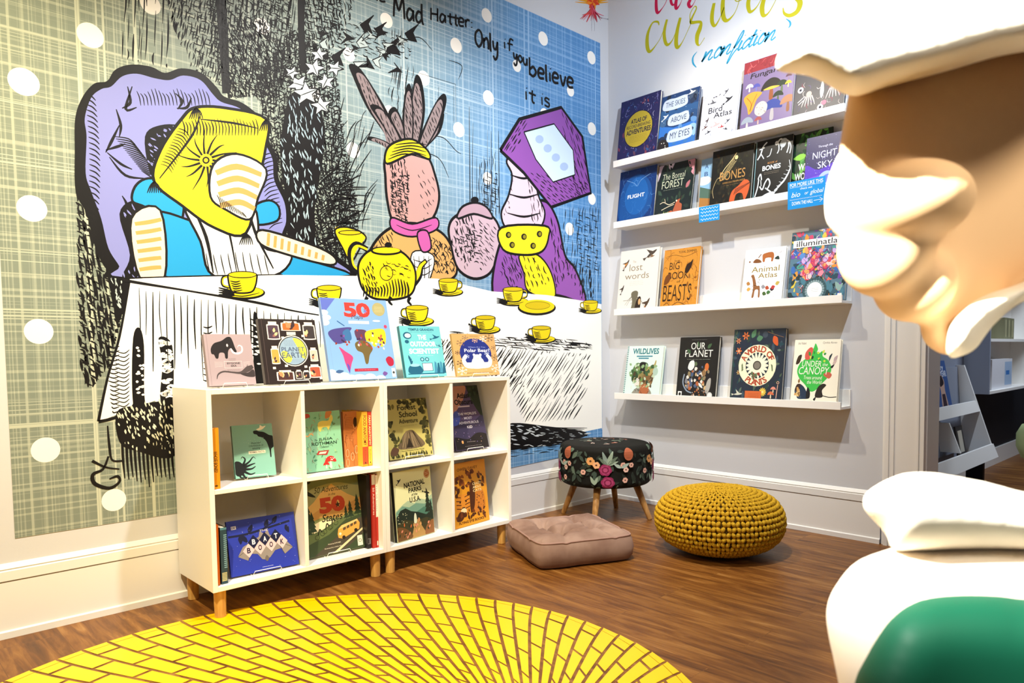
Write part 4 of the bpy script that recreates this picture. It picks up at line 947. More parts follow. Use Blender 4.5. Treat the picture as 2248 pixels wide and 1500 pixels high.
def spine_book(xa, xb_, yt, yb, zs, Y, D, col, art, label, group=None, side=None, lean=0.0, name='book', dx=0.0):
    """upright book, its spine facing the room; pixel x range of the spine at depth Y"""
    a = on_y(xa, yb, Y); b = on_y(xb_, yb, Y); w = b.x-a.x; top = on_y((xa+xb_)/2, yt, Y).z; h = top-zs-0.001
    O = V((a.x+dx, Y, zs+0.001)); r = thing(name, O+V((w/2, D/2, 0)), label, 'book', group)
    ex = V((math.cos(lean), 0, -math.sin(lean))); ey = V((math.sin(lean), 0, math.cos(lean))); n = V((0, -1, 0))
    if lean > 0: O.z += w*math.sin(lean)
    mb = MB(); mc, ms = M(side or col, 0.4, 0.4), M(col, 0.4, 0.4); c = min(0.002, w*0.2)
    mb.fbox(O, ex, ey, n, (0, 0, -0.002), (w, h, 0), ms); mb.fbox(O, ex, ey, n, (0, 0, -D), (c, h, -0.002), mc); mb.fbox(O, ex, ey, n, (w-c, 0, -D), (w, h, -0.002), mc)
    if art:
        A = Art(mb, lambda u, v: O+ex*(u*w)+ey*(v*h), n, 0.000006, 0.0001); A.clip = True; art(A)
    mb.build('cover', r)
    mb = MB(); mb.fbox(O, ex, ey, n, (c+0.0003, 0.003, -D+0.004), (w-c-0.0003, h-0.003, -0.0025), PAGE); mb.build('pages', r)
def vtext(A, txt, u0, v0, u1, v1, col, bold=0.0):
    """spine lettering reading downwards"""
    vs, fs, (a, b, c, d) = glyphs(txt, bold); A.lay()
    q = [A.P(u0+(u1-u0)*(y-c)/(d-c), v1-(v1-v0)*(x-a)/(b-a)) for x, y in vs]; out = []
    for f in fs:
        nn = (q[f[1]]-q[f[0]]).cross(q[f[2]]-q[f[0]]); out.append(f if nn.dot(A.n) > 0 else tuple(reversed(f)))
    A.mb.add(q, out, M(col))
RB = random.Random(21)
def leaves(A, n, u0, u1, v0, v1, cols, l=(0.06, 0.14), wid=0.3):
    for _ in range(n): A.leaf(RB.uniform(u0, u1), RB.uniform(v0, v1), RB.uniform(*l), RB.uniform(0, 6.28), RB.choice(cols), wid)
def specks(A, n, u0, u1, v0, v1, cols, r=(0.003, 0.008)):
    for _ in range(n):
        q = RB.uniform(*r); A.ell(RB.uniform(u0, u1), RB.uniform(v0, v1), q, q*0.8, RB.choice(cols), 7)
def squig(A, n, u0, u1, v0, v1, cols, l=0.08, w=0.0012):
    for _ in range(n):
        u, v, a = RB.uniform(u0, u1), RB.uniform(v0, v1), RB.uniform(0, 6.28)
        A.stroke([(u, v), (u+l*0.5*math.cos(a), v+l*0.5*math.sin(a)), (u+l*math.cos(a+0.7), v+l*math.sin(a+0.7))], w*RB.uniform(.6, 1.4), RB.choice(cols), 0.6)
def border(A, col, m=0.03, w=0.0015): A.stroke([(m, m), (1-m, m), (1-m, 1-m), (m, 1-m)], w, col, sm=False, closed=True)
def hinge(A, col): A.stroke([(0.055, 0.0), (0.055, 1.0)], 0.0012, col, sm=False)
def tree(A, u, v, s, col):
    for k in range(4): A.fill([(u-s*(0.30-0.05*k), v+s*(0.12+0.24*k)), (u+s*(0.30-0.05*k), v+s*(0.12+0.24*k)), (u, v+s*(0.55+0.24*k))], col)
    A.rect(u-s*0.03, v, u+s*0.03, v+s*0.2, col)
def mount(A, pts, col): A.fill([(pts[0][0], 0)]+pts+[(pts[-1][0], 0)], col)
def bird(A, u, v, s, col, a=0.0):
    c, q = math.cos(a)*s, math.sin(a)*s
    R_ = lambda x, y: (u+x*c-y*q, v+(x*q+y*c)*0.8)
    A.blob([R_(-.5,0), R_(-.1,.12), R_(.3,.10), R_(.55,.02), R_(.3,-.08), R_(-.1,-.1)], col, 3); A.fill([R_(-.1,.05), R_(-.25,.55), R_(.2,.1)], col); A.fill([R_(-.45,.02), R_(-.8,.14), R_(-.75,-.1)], col)
def mush(A, u, v, s, cap, stem, asp=0.8):
    A.blob([(u-s*.09, v), (u-s*.06, v+s*.5*asp), (u+s*.06, v+s*.5*asp), (u+s*.1, v)], stem, 3); A.blob([(u-s*.5, v+s*.45*asp), (u-s*.35, v+s*.8*asp), (u, v+s*.95*asp), (u+s*.35, v+s*.8*asp), (u+s*.5, v+s*.45*asp), (u, v+s*.52*asp)], cap, 4)
def flower(A, u, v, r, n, col, core, asp=0.8):
    for k in range(n): a = 2*math.pi*k/n; A.ell(u+r*.62*math.cos(a), v+r*.62*asp*math.sin(a), r*.4, r*.2*asp, col, 10, a)
    A.ell(u, v, r*.3, r*.3*asp, core, 14)
def flake(A, u, v, r, col, w=0.0014, asp=0.85):
    for k in range(3):
        a = math.pi*k/3+0.3; A.stroke([(u-r*math.cos(a), v-r*asp*math.sin(a)), (u+r*math.cos(a), v+r*asp*math.sin(a))], w, col, sm=False)
    for k in range(6):
        a = math.pi*k/3+0.3; x, y = u+r*.65*math.cos(a), v+r*.65*asp*math.sin(a)
        for d in (0.8, -0.8): A.stroke([(x, y), (x+r*.35*math.cos(a+d), y+r*.35*asp*math.sin(a+d))], w*.8, col, sm=False)

# ------------------------------------------------------------------ on top of the bookcases
def a_bygone(A):
    hinge(A, '#8a7880'); D = '#1f1a1c'
    A.blob([(.12,.62),(.12,.72),(.2,.82),(.36,.87),(.48,.94),(.56,.94),(.6,.86),(.63,.74),(.66,.66),(.62,.64),(.55,.72),(.5,.7),(.47,.64),(.45,.53),(.40,.53),(.39,.62),(.33,.64),(.28,.62),(.25,.53),(.2,.53),(.17,.6)], D); A.ell(.47,.78,.02,.03,'#d8c8cc')
    A.stroke([(.54,.72),(.58,.64),(.68,.62),(.77,.66),(.78,.75),(.72,.78),(.69,.74)], [.004,.006,.007,.006,.005,.003,.001], '#f2ecec')
    A.text('scientists', .42,.505,.64,.54, D, 0, .25) if False else None
    A.text('BYGONE', .42,.41,.70,.445, D, .02); A.text('ERA', .50,.36,.62,.395, D, .02); A.rect(.36,.335,.364,.47,'#efe4e6'); A.rect(.36,.465,.74,.469,'#efe4e6'); A.rect(.736,.335,.74,.47,'#efe4e6'); A.rect(.36,.335,.74,.339,'#efe4e6')
    for k in range(6): A.stroke([(.16,.36+k*.02),(.33,.37+k*.016)], .0006, '#d8ccd0', sm=False); A.stroke([(.77,.37+k*.016),(.92,.36+k*.02)], .0006, '#d8ccd0', sm=False)
    A.lines(.4,.7,.27,.31,2,'#3a3034',.0007); A.lines(.46,.62,.48,.53,2,'#3a3034',.0008)
    A.stroke([(.17,.13),(.21,.22),(.33,.27),(.52,.25),(.70,.24),(.86,.31),(.97,.36)], [.002,.005,.006,.006,.010,.020,.012], '#4a4042'); A.blob([(.68,.22),(.85,.24),(.97,.30),(1,.2),(.97,.15),(.82,.16)], '#3a3234'); A.stroke([(.80,.27),(.86,.40)], [.006,.001], '#4a4042', sm=False)
    A.lines(.44,.68,.035,.06,1,'#efe4e6',.0012)
def jar(A, u0, v0, u1, v1, fill, line='#e8d8d0'):
    w, h = u1-u0, v1-v0
    A.blob([(u0+w*.06,v0),(u1-w*.06,v0),(u1,v0+h*.15),(u1,v0+h*.7),(u1-w*.1,v0+h*.85),(u0+w*.1,v0+h*.85),(u0,v0+h*.7),(u0,v0+h*.15)], line, 3); A.blob([(u0+w*.12,v0+h*.06),(u1-w*.12,v0+h*.06),(u1-w*.08,v0+h*.16),(u1-w*.08,v0+h*.66),(u1-w*.16,v0+h*.78),(u0+w*.16,v0+h*.78),(u0+w*.08,v0+h*.66),(u0+w*.08,v0+h*.16)], fill, 3)
    A.rect(u0+w*.16,v0+h*.86,u1-w*.16,v0+h,line)
    for _ in range(4): A.leaf(RB.uniform(u0+w*.2,u1-w*.4), RB.uniform(v0+h*.1,v0+h*.4), w*.35, RB.uniform(.4,2.4), RB.choice(['#d8845a','#e8c890','#8a5a58','#3a2a30']), .35)
def a_planet(A):
    hinge(A, '#5a4a4a')
    for q in ((.13,.68,.34,.96,'#4a3848'),(.38,.82,.72,.97,'#c8642c'),(.76,.68,.98,.96,'#3a3436'),(.15,.3,.29,.58,'#c89a48'),(.83,.33,.97,.55,'#b8b8a8'),(.2,.04,.5,.2,'#4a2c28'),(.53,.06,.64,.2,'#3a2c2c'),(.66,.05,.78,.19,'#2c2426'),(.78,.07,.99,.28,'#a8503a')): jar(A, *q)
    A.ell(.54,.5,.265,.245,'#f0e6d6'); A.ell(.54,.5,.25,.23,'#1c1718'); A.ell(.54,.5,.235,.218,'#8fa8c0'); A.rect(.46,.75,.62,.80,'#e8d8c8')
    A.blob([(.56,.7),(.7,.66),(.77,.52),(.74,.38),(.66,.42),(.62,.56)], '#ece94a'); A.blob([(.32,.46),(.4,.5),(.5,.4),(.46,.32),(.38,.34)], '#ece94a')
    A.text('PLANET', .335,.49,.745,.56,'#4a5a78',.015); A.text('EARTH', .335,.39,.745,.475,'#4a5a78',.015); A.lines(.38,.7,.58,.67,3,'#5a6a88',.001); A.lines(.42,.68,.31,.37,2,'#5a6a88',.0008)
    for u, v in ((.36,.69),(.72,.72),(.36,.25),(.7,.23),(.15,.22),(.95,.04)): A.rect(u,v,u+.05,v+.035,'#ece4d4')
def a_map(A):
    hinge(A, '#7a9ac8'); A.fill([(0,.78),(0,1),(.22,1)], '#5a6ac0')
    for u, v, r in ((.02,.7,.07),(.06,.76,.06),(.03,.82,.06),(.08,.04,.1),(.2,.05,.08),(.03,.1,.06),(.42,.0,.12),(.58,.02,.09),(.74,.0,.08),(.3,.02,.08)): A.ell(u, v, r, r*.55, '#f5f2ea')
    A.text('50', .32,.77,.72,.955,'#d83a34',.05); A.fill([(.62,.88),(.645,.865),(.67,.88),(.66,.855),(.68,.84),(.652,.84),(.645,.815),(.636,.84),(.61,.84),(.63,.855)], '#6a7ac0')
    A.text('Maps', .42,.735,.60,.80,'#3a3050',.0,.3); A.rect(.37,.69,.68,.725,'#f2eee6'); A.text('OF THE WORLD', .40,.697,.65,.718,'#8a92b0')
    A.ell(.86,.88,.1,.085,'#a8a070'); A.lines(.79,.93,.84,.92,4,'#d8d4a8',.001)
    for pts, c in (([(.08,.6),(.2,.63),(.4,.64),(.32,.55),(.3,.48),(.2,.44),(.12,.46),(.05,.55)],'#4a4488'),([(.26,.58),(.36,.62),(.38,.5),(.3,.48)],'#3a6aa0'),([(.18,.4),(.26,.35),(.36,.28),(.33,.2),(.28,.1),(.24,.2),(.22,.3)],'#c0407a'),([(.26,.2),(.3,.16),(.28,.08)],'#5a4aa8'),([(.44,.6),(.52,.62),(.62,.6),(.62,.5),(.54,.46),(.46,.5)],'#5a3a58'),([(.42,.44),(.5,.48),(.62,.46),(.68,.38),(.62,.3),(.58,.2),(.54,.2),(.52,.32),(.44,.36)],'#6a5a34'),([(.6,.58),(.72,.62),(.9,.62),(.9,.46),(.82,.4),(.78,.46),(.72,.4),(.66,.46),(.6,.48)],'#f0c428'),([(.86,.24),(.92,.28),(.98,.24),(.97,.17),(.9,.16)],'#a82440')): A.blob(pts, c)
    for _ in range(40): A.leaf(RB.choice([RB.uniform(.08,.36), RB.uniform(.46,.62), RB.uniform(.64,.88)]), RB.uniform(.38,.6), .035, RB.uniform(0,6.28), RB.choice(['#e85a4a','#3a2a50','#a83a30','#f2e4d0','#7a4a98','#8a3428']), .45)
    A.rect(.36,.1,.72,.135,'#a82440'); A.lines(.4,.68,.11,.125,1,'#e8b0b8',.001); A.leaf(.08,.1,.12,.1,'#3a5a8a',.2); A.stroke([(.2,.72),(.3,.66)], .004,'#2f5f9a', sm=False); A.rect(.93,.02,.985,.13,'#e4e4e0'); A.ell(.957,.075,.018,.016,'#3a4048'); A.ell(.93,.66,.025,.022,'#c04068'); A.ell(.8,.73,.06,.012,'#f2f2ee'); A.leaf(.78,.06,.08,.1,'#6a4a90',.4)
def a_outdoor(A):
    D = '#1c5a78'; A.text('TEMPLE GRANDIN', .2,.905,.83,.955, D, .03); A.lines(.22,.8,.87,.885,1,D,.0008)
    W = '#eef6f4'; A.text('THE', .41,.73,.62,.825, W, .03); A.text('OUTDOOR', .2,.595,.84,.695, W, .04); A.text('SCIENTIST', .15,.45,.90,.555, W, .04); A.lines(.3,.78,.405,.425,1,W,.0008)
    A.ell(.16,.81,.1,.07,D); A.ell(.17,.81,.075,.045,'#bfe0e0'); A.ell(.13,.69,.05,.035,D); bird(A,.86,.77,.2,D,.3); bird(A,.92,.6,.1,D,-.4)
    for k in range(4): A.leaf(.14,.24+k*.03,.1,.9+k*.3,D,.25)
    A.blob([(.08,.08),(.12,.22),(.36,.22),(.4,.08)], D); A.ell(.24,.23,.12,.03,'#8fc8d0'); A.ell(.44,.34,.05,.04,D); A.ell(.56,.34,.05,.04,D); A.ell(.44,.34,.03,.025,'#8fc8d0'); A.ell(.56,.34,.03,.025,'#8fc8d0')
    A.rect(.42,.11,.68,.27,D); A.rect(.435,.12,.665,.26,W); A.lines(.46,.62,.14,.24,3,D,.0012)
    for k in range(4): A.fill([(.7+k*.07,.06),(.74+k*.07,.3-.04*(k%2)),(.78+k*.07,.27),(.79+k*.07,.06)], D if k % 2 else '#3f88a8')
    A.rect(.05,.05,.95,.07,D)
def a_polar(A):
    A.ell(.5,.53,.37,.36,'#23307f'); A.text('MIEL EMILY', .4,.935,.62,.955,'#6a4a28') if False else A.lines(.4,.62,.935,.955,1,'#5a3c20',.0016)
    for u, v, r, c in ((.52,.84,.07,'#e8b890'),(.72,.88,.09,'#f4f0ea'),(.86,.9,.11,'#4a3c34'),(.3,.9,.08,'#8a7460'),(.18,.78,.1,'#7a6450'),(.12,.3,.1,'#4a3c34'),(.13,.12,.12,'#f6f2ea'),(.93,.16,.12,'#f6f2ea'),(.93,.42,.1,'#6a5440'),(.28,.46,.06,'#c8d0f0'),(.76,.52,.06,'#d8e0f4'),(.95,.66,.07,'#8a6c50'),(.08,.55,.06,'#5a4838')): flake(A,u,v,r,c,.0022)
    A.text('Where Are You', .34,.66,.74,.70,'#8f9ad0'); A.text('Polar Bear?', .24,.56,.84,.645,'#e6e8f6',.015)
    W = '#f4f1ea'; A.ell(.5,.235,.25,.075,W); A.blob([(.36,.2),(.38,.34),(.44,.42),(.6,.42),(.66,.34),(.66,.2)],W); A.ell(.52,.43,.095,.075,W); A.ell(.45,.495,.03,.03,W); A.ell(.6,.495,.03,.03,W); A.ell(.53,.4,.035,.022,'#d8d4d0')
    for s_ in (-1,1): A.stroke([(.51+s_*.13,.24),(.51+s_*.27,.26),(.51+s_*.31,.38),(.51+s_*.24,.49)], [.03,.026,.022,.016],W)
    A.text('Polar Bear?', .24,.56,.84,.645,'#e6e8f6',.015); A.text('A plastic-free touch and feel book', .18,.05,.84,.078,'#3a2a1c',.01)
TOPZ = ZT
def top(BL, BR, TL, TR, T, Y, cov, spn, art, label, es, tilt=0.22, yaw=0.0): book('top', TL, TR, T, cov, spn, art, label, BL, BR, TOPZ, Y, tilt, yaw, None, 'book', es)
top((460,850),(563,848),(448,735),(551,733),.022,-.300,'#a9979e','#8f7d85',a_bygone,'dusty mauve book with a dark mammoth, leftmost on top of the bookcases','white wire stand under the mauve mammoth book')
top((584,845),(709,842),(568,702),(697,701),.020,-.290,'#2a2120','#3a2c2c',a_planet,'black book with glass jars around a round title, on top of the bookcases','white wire stand under the black book of glass jars')
top((727,836),(872,831),(718,658),(862,657),.018,-.235,'#7fa8d8','#6a86c0',a_map,'large sky blue book with a world map and a red 50 on its cover','white wire stand under the large blue map book')
top((893,829),(981,827),(891,716),(977,717),.022,-.215,'#6fc3cc','#2a6a78',a_outdoor,'turquoise book with white capital title, on the right bookcase top','white wire stand under the turquoise book on the bookcase top')
top((1004,829),(1097,827),(1001,733),(1096,734),.014,-.270,'#d3a466','#b58648',a_polar,'small kraft brown book with a white bear in a blue circle','white wire stand under the kraft brown bear book',.2)

# ------------------------------------------------------------------ inside the cubes
SM = (ZB+ZT)/2-0.004+0.008; SB = ZB+TH
def cube(BL, BR, TL, TR, T, zs, cov, spn, art, label, es=None, tilt=0.2, Y=None, yaw=0.0, **k): return book('cube', TL, TR, T, cov, spn, art, label, BL, BR, zs, Y, tilt, yaw, None, 'book', es, **k)
def a_animal(A):
    D = '#15181a'; A.blob([(.52,.87),(.6,.88),(.66,.86),(.78,.84),(.9,.78),(1,.74),(1,.56),(.93,.5),(.92,.36),(.89,.36),(.88,.5),(.82,.66),(.72,.74),(.64,.76),(.6,.8),(.53,.82)], D); A.blob([(.6,.9),(.66,.88),(.76,.9),(.84,.96),(.76,.95),(.7,.98),(.68,.93)], '#efe8d4')
    A.blob([(0,.1),(0,.3),(.1,.32),(.2,.26),(.26,.18),(.2,.08),(.08,.04)], D)
    for p in ([(.16,.2),(.26,.34),(.2,.4),(.16,.36)],[(.2,.22),(.36,.3),(.46,.38),(.52,.34)],[(.24,.2),(.4,.24),(.5,.26)],[(.24,.16),(.4,.16),(.5,.2)],[(.22,.12),(.36,.06),(.48,.08)],[(.16,.1),(.24,-.0),(.3,.02)],[(.1,.1),(.12,.02),(.2,.01)]): A.stroke(p, [.010,.006,.003,.001][:len(p)], D)
    A.text('Illustrated', .44,.625,.68,.665, D, 0, .3); A.text('COMPENDIUM OF', .38,.575,.74,.605, D); A.text('amazing', .46,.515,.66,.56, D, 0, .3); A.rect(.36,.44,.78,.495,'#e2ded0'); A.text('ANIMAL FACTS', .39,.452,.75,.482, D, .01); specks(A,40,.25,.8,.4,.75,['#cfe2dc'],(.003,.006))
cube((518,1057),(607,1047),(510,935),(606,929),.020,SM,'#7fb3a6','#3f6f66',a_animal,'teal green book with a black moose, upper left cube','white wire stand under the teal green moose book',.2)
def a_sp(txt, tc, extra=None):
    def f(A):
        if extra: extra(A)
        vtext(A, txt, .25,.35,.75,.78, tc, .01)
    return f
spine_book(466.5,484,940,1067,SM,-.345,.19,'#e09018',lambda A: (vtext(A,'WHOSE BONES?',.25,.27,.75,.62,'#2a1c10',.015), A.ell(.5,.05,.2,.015,'#5a3a10'), vtext(A,'Chihuahua',.35,.75,.65,.93,'#8a5a18') if False else None),'slim orange book standing alone at the left of its cube')
def a_julia(A):
    for _ in range(46): A.leaf(RB.uniform(.02,.95),RB.uniform(.03,.97),RB.uniform(.04,.1),RB.uniform(0,6.28),RB.choice(['#5f9a78','#4f8a6a','#79b08a','#a8c890','#6a8a5a']),.22)
    squig(A,40,.04,.95,.04,.96,['#4a7a60','#8a5a48','#c8785a'],.08,.0012)
    A.blob([(.4,.7),(.4,.8),(.5,.84),(.68,.84),(.72,.92),(.78,.93),(.8,.86),(.74,.78),(.7,.72),(.66,.68),(.62,.73),(.5,.72),(.46,.66)], '#e8d468'); A.blob([(.6,.88),(.64,1),(.78,1),(.72,.9)], '#c8824a'); A.blob([(.02,.9),(.08,.97),(.18,.97),(.2,.92),(.1,.9)], '#b84a3a'); A.stroke([(.04,.62),(.12,.6),(.2,.64),(.26,.61)], .005,'#e0a868')
    A.text('JULIA', .38,.50,.76,.555,'#23402e',.015); A.text('ROTHMAN', .2,.435,.86,.49,'#23402e',.015); A.text('The', .28,.51,.36,.54,'#23402e',0,.3); A.text('Collection', .42,.385,.64,.42,'#23402e',0,.3)
    A.fill([(.3,.28),(.36,.34),(.64,.34),(.58,.26)], '#a83a34'); A.fill([(.36,.29),(.4,.32),(.58,.32),(.54,.285)], '#f0e2c8')
    for u, s in ((.66,.3),(.54,.16)): mush(A,u,.04,s,'#c8322c','#f2e6cc',.7)
    specks(A,9,.54,.78,.16,.22,['#f6eee0'],(.008,.014))
cube((669.5,1041),(753,1032),(667,904),(752,902.4),.034,SM,'#8cc7a2','#6aa585',a_julia,'mint green book with a yellow llama and red mushrooms, left of two food spines',None,.1,Y=-.29,dx=.004)
def a_food(A):
    A.lines(.1,.6,.5,.9,14,'#6a3a20',.0012); squig(A,26,.1,.95,.1,.95,['#7a3c20','#5a2c18','#c8905a'],.16,.0016)
    for u, v in ((.2,.25),(.5,.18),(.75,.3),(.2,.08),(.7,.75)): A.ring(u,v,.09,.07,.002,'#e0b48a')
    A.ell(.72,.8,.12,.09,'#3a2418')
cube((757,1031.5),(793,1027.5),(752,903),(798,903),.016,SM,'#b9713c','#a05c2c',a_food,'terracotta book cover between the mint book and two bright spines',None,.02,yaw=0.0,Y=-.262)
def sp2(a_, b_, txt, tc):
    def f(A):
        A.rect(0,0,1,.36,b_); A.rect(0,0,1,.04,a_); vtext(A,txt,.22,.38,.78,.93,tc,.015); A.fill([(.3,.05),(.7,.05),(.5,.09)],'#4a2a18'); vtext(A,'Rothman',.3,.1,.7,.3,'#8a4a20')
    return f
spine_book(797.0,808.8,904,1027,SM,-.300,.16,'#f0b83a',sp2('#e89028','#d2502c','FOOD ANATOMY','#8a2c1c'),'yellow and orange spine, left of the two spines beside the terracotta cover')
spine_book(809.6,817.5,904,1025,SM,-.300,.16,'#c83a2c',sp2('#e8a028','#f0c040','FARM ANATOMY','#f6e0a0'),'red spine with a yellow foot, against the divider of the left bookcase')
def a_bat(A):
    D = '#141a3c'; A.stroke([(0,.72),(.25,.72),(.5,.76),(.92,.84)], .008, D); A.stroke([(.5,.76),(.7,.88)], .005, D)
    for u, v, a in ((.3,.74,1.0),(.55,.78,1.2),(.18,.72,-1.6),(.85,.78,-1.2),(.66,.84,.9),(.2,.7,-.9)): A.leaf(u,v,.12,a,D,.32,1.4)
    specks(A,60,.03,.97,.05,.97,['#b8c4f0','#7a88d0'],(.003,.006)); A.rect(.06,.84,.13,.9,'#d8dcf0'); A.text('DK', .067,.85,.123,.89,'#3a48a8',.03)
    G = '#8c8480'; A.fill([(.12,.34),(.26,.24),(.3,.36),(.4,.33),(.46,.22),(.52,.2),(.58,.23),(.66,.34),(.76,.36),(.8,.24),(.93,.34),(.84,.48),(.6,.64),(.58,.74),(.52,.68),(.46,.74),(.44,.64),(.2,.5)], G)
    for a, b_ in (((.26,.24),(.34,.5)),((.12,.34),(.34,.5)),((.8,.24),(.7,.5)),((.93,.34),(.7,.5))): A.stroke([a,b_], .0016,'#4a4440', sm=False)
    A.blob([(.5,.22),(.53,.28),(.56,.22),(.53,.17)], '#6a625e')
    for i, ch in enumerate('BAT'):
        u = .36+i*.165; v = .56+i*.02; A.fill([(u-.085,v),(u,v+.13),(u+.085,v),(u,v-.13)], D); A.text(ch, u-.024,v-.045,u+.026,v+.05,'#e8e8f0',.03)
    for i, ch in enumerate('BOOK'):
        u = .28+i*.165; v = .42+i*.02; A.fill([(u-.085,v),(u,v+.13),(u+.085,v),(u,v-.13)], '#e6bcc0'); A.text(ch, u-.026,v-.05,u+.026,v+.05,D,.03)
    A.text('THE', .46,.72,.58,.76,'#c8c8dc',.01); A.lines(.44,.62,.06,.09,1,'#c8ccf0',.0014)
cube((508,1273),(657,1242),(494,1146),(646,1124),.014,SB,'#2a3aa8','#1f2a80',a_bat,'wide royal blue book with a grey bat, in the lower left cube','white wire stand under the wide blue bat book',.2)
spine_book(476.6,483.5,1152,1284,SB,-.350,.2,'#c8621c',None,'thin rust orange spine against the left side of the lower left cube')
def a_strip(A):
    for k in range(17): A.rect(.5,.28+k*.036,1,.298+k*.036,'#7fa8b8')
    vtext(A,'TRUE TALES',.1,.3,.42,.8,'#e2e8ea',.01) if False else vtext(A,'THE BIG ONE',.1,.3,.42,.8,'#d8e4e8') if False else None
    A.rect(.1,.05,.9,.2,'#c8c08a')
    for k in range(5): A.rect(.1,.07+k*.026,.9,.08+k*.026,'#3a5a60')
    A.rect(0,.96,1,1,'#4f8090')
spine_book(487,501,1158,1281,SB,-.346,.19,'#24414e',a_strip,'dark slate book with pale bars down its spine, left of the blue bat book',side='#101416',lean=0.0)
def a_states(A):
    A.rect(0,.0,1,1,'#7f8a5c'); A.rect(0,.62,1,1,'#9a9a6a'); A.blob([(0,.8),(.2,.9),(.6,.94),(1,.86),(1,1),(0,1)],'#6f7a58')
    mount(A,[(0,.6),(.2,.72),(.34,.84),(.52,.93),(.62,.86),(.78,.76),(1,.66)],'#d8b06a'); mount(A,[(0,.5),(.25,.6),(.45,.66),(.7,.6),(1,.7)],'#c89a58'); mount(A,[(0,.44),(.3,.5),(.6,.46),(.8,.52),(1,.5)],'#8a8f58')
    A.blob([(.1,.38),(.3,.46),(.5,.44),(.36,.34),(.2,.28)],'#e8dcb0'); mount(A,[(0,.28),(.3,.34),(.6,.44),(1,.52)],'#5c6a40'); mount(A,[(0,.16),(.4,.26),(.7,.42),(1,.46)],'#3c4a30')
    A.fill([(.1,.0),(.5,.2),(.95,.42),(1,.4),(1,.2),(.6,.0)],'#4a4438'); A.fill([(.42,.0),(.5,.0),(.98,.24),(.98,.27)],'#e0d0a0')
    for u,v,s in ((.08,.34,.3),(.03,.26,.34),(.14,.3,.24),(.8,.42,.2),(.93,.44,.24),(.72,.42,.15)): tree(A,u,v,s,'#2f3f2c')
    A.fill([(.54,.24),(.56,.31),(.62,.35),(.9,.4),(.94,.34),(.92,.26),(.62,.17),(.55,.19)],'#eda24a'); A.fill([(.57,.31),(.63,.35),(.9,.4),(.91,.37),(.62,.31)],'#f2c27a')
    for k in range(4): A.fill([(.64+k*.065,.275+k*.016),(.69+k*.065,.288+k*.016),(.69+k*.065,.325+k*.016),(.64+k*.065,.312+k*.016)],'#5a4a34')
    A.ell(.64,.185,.03,.025,'#2a241c'); A.ell(.86,.25,.03,.025,'#2a241c'); A.ell(.585,.24,.02,.018,'#f6e8c8')
    for u, v in ((.33,.31),(.2,.25),(.44,.36)): A.ring(u,v,.035,.03,.0016,'#22281c'); A.ring(u+.09,v+.04,.035,.03,.0016,'#22281c'); A.stroke([(u+.02,v+.03),(u+.05,v+.1),(u+.08,v+.06)], .005,'#22281c')
    A.blob([(.04,.9),(.1,.82),(.24,.78),(.14,.86)],'#1f2418'); A.leaf(.12,.97,.1,.6,'#1f2418',.25)
    A.text('50 Adventures', .22,.83,.80,.905,'#2a2c1c',.0,.3); A.text('in the', .45,.775,.57,.81,'#2a2c1c',0,.3); A.text('50', .28,.545,.72,.76,'#b84428',.06); A.fill([(.59,.69),(.605,.655),(.635,.65),(.612,.63),(.62,.6),(.592,.62),(.565,.6),(.573,.63),(.55,.65),(.58,.655)],'#3a2c1c'); A.text('States', .3,.435,.66,.535,'#2a2c1c',.012,.3)
    A.text('Written by KATE SIBER', .36,.12,.58,.14,'#efe4c8'); A.text('Illustrated by LYDIA HILL', .3,.07,.6,.09,'#efe4c8'); A.rect(.87,.03,.96,.17,'#e8e2cc'); A.ring(.915,.1,.025,.02,.0016,'#3a3a30')
cube((674,1221),(803,1220),(669.5,1057),(808,1041),.020,SB,'#7f8a5c','#3a3a28',a_states,'large green and tan book with a camper van on a mountain road','white wire stand under the camper van book',.16,Y=-.300,yaw=0.0)
spine_book(809.8,817.8,1042,1209,SB,-.322,.2,'#1a1718',lambda A: (A.rect(.1,.06,.9,.14,'#6a6868'), A.rect(.15,.07,.5,.13,'#2a2828')),'dark book with a small barcode label, right of the camper van book',dx=-.005)
spine_book(821.4,828.8,1041,1208,SB,-.330,.2,'#a8281e',lambda A: (A.rect(0,.86,1,1,'#d8d0c0'), vtext(A,'50 Adventures',.25,.45,.75,.82,'#f0d8c8')),'red spine between the dark book and the white topped spine',dx=-.005)
spine_book(829.6,834.0,1042,1207,SB,-.332,.2,'#b02a20',lambda A: (A.rect(0,.42,1,1,'#e4ddcc'), vtext(A,'The 50 States',.25,.5,.75,.86,'#4a4038'), A.fill([(.5,.44),(.8,.39),(.5,.34),(.2,.39)],'#b02a20'), A.rect(.25,.03,.75,.09,'#e4ddcc')),'spine white above and red below, against the side of the left bookcase',dx=-.005)
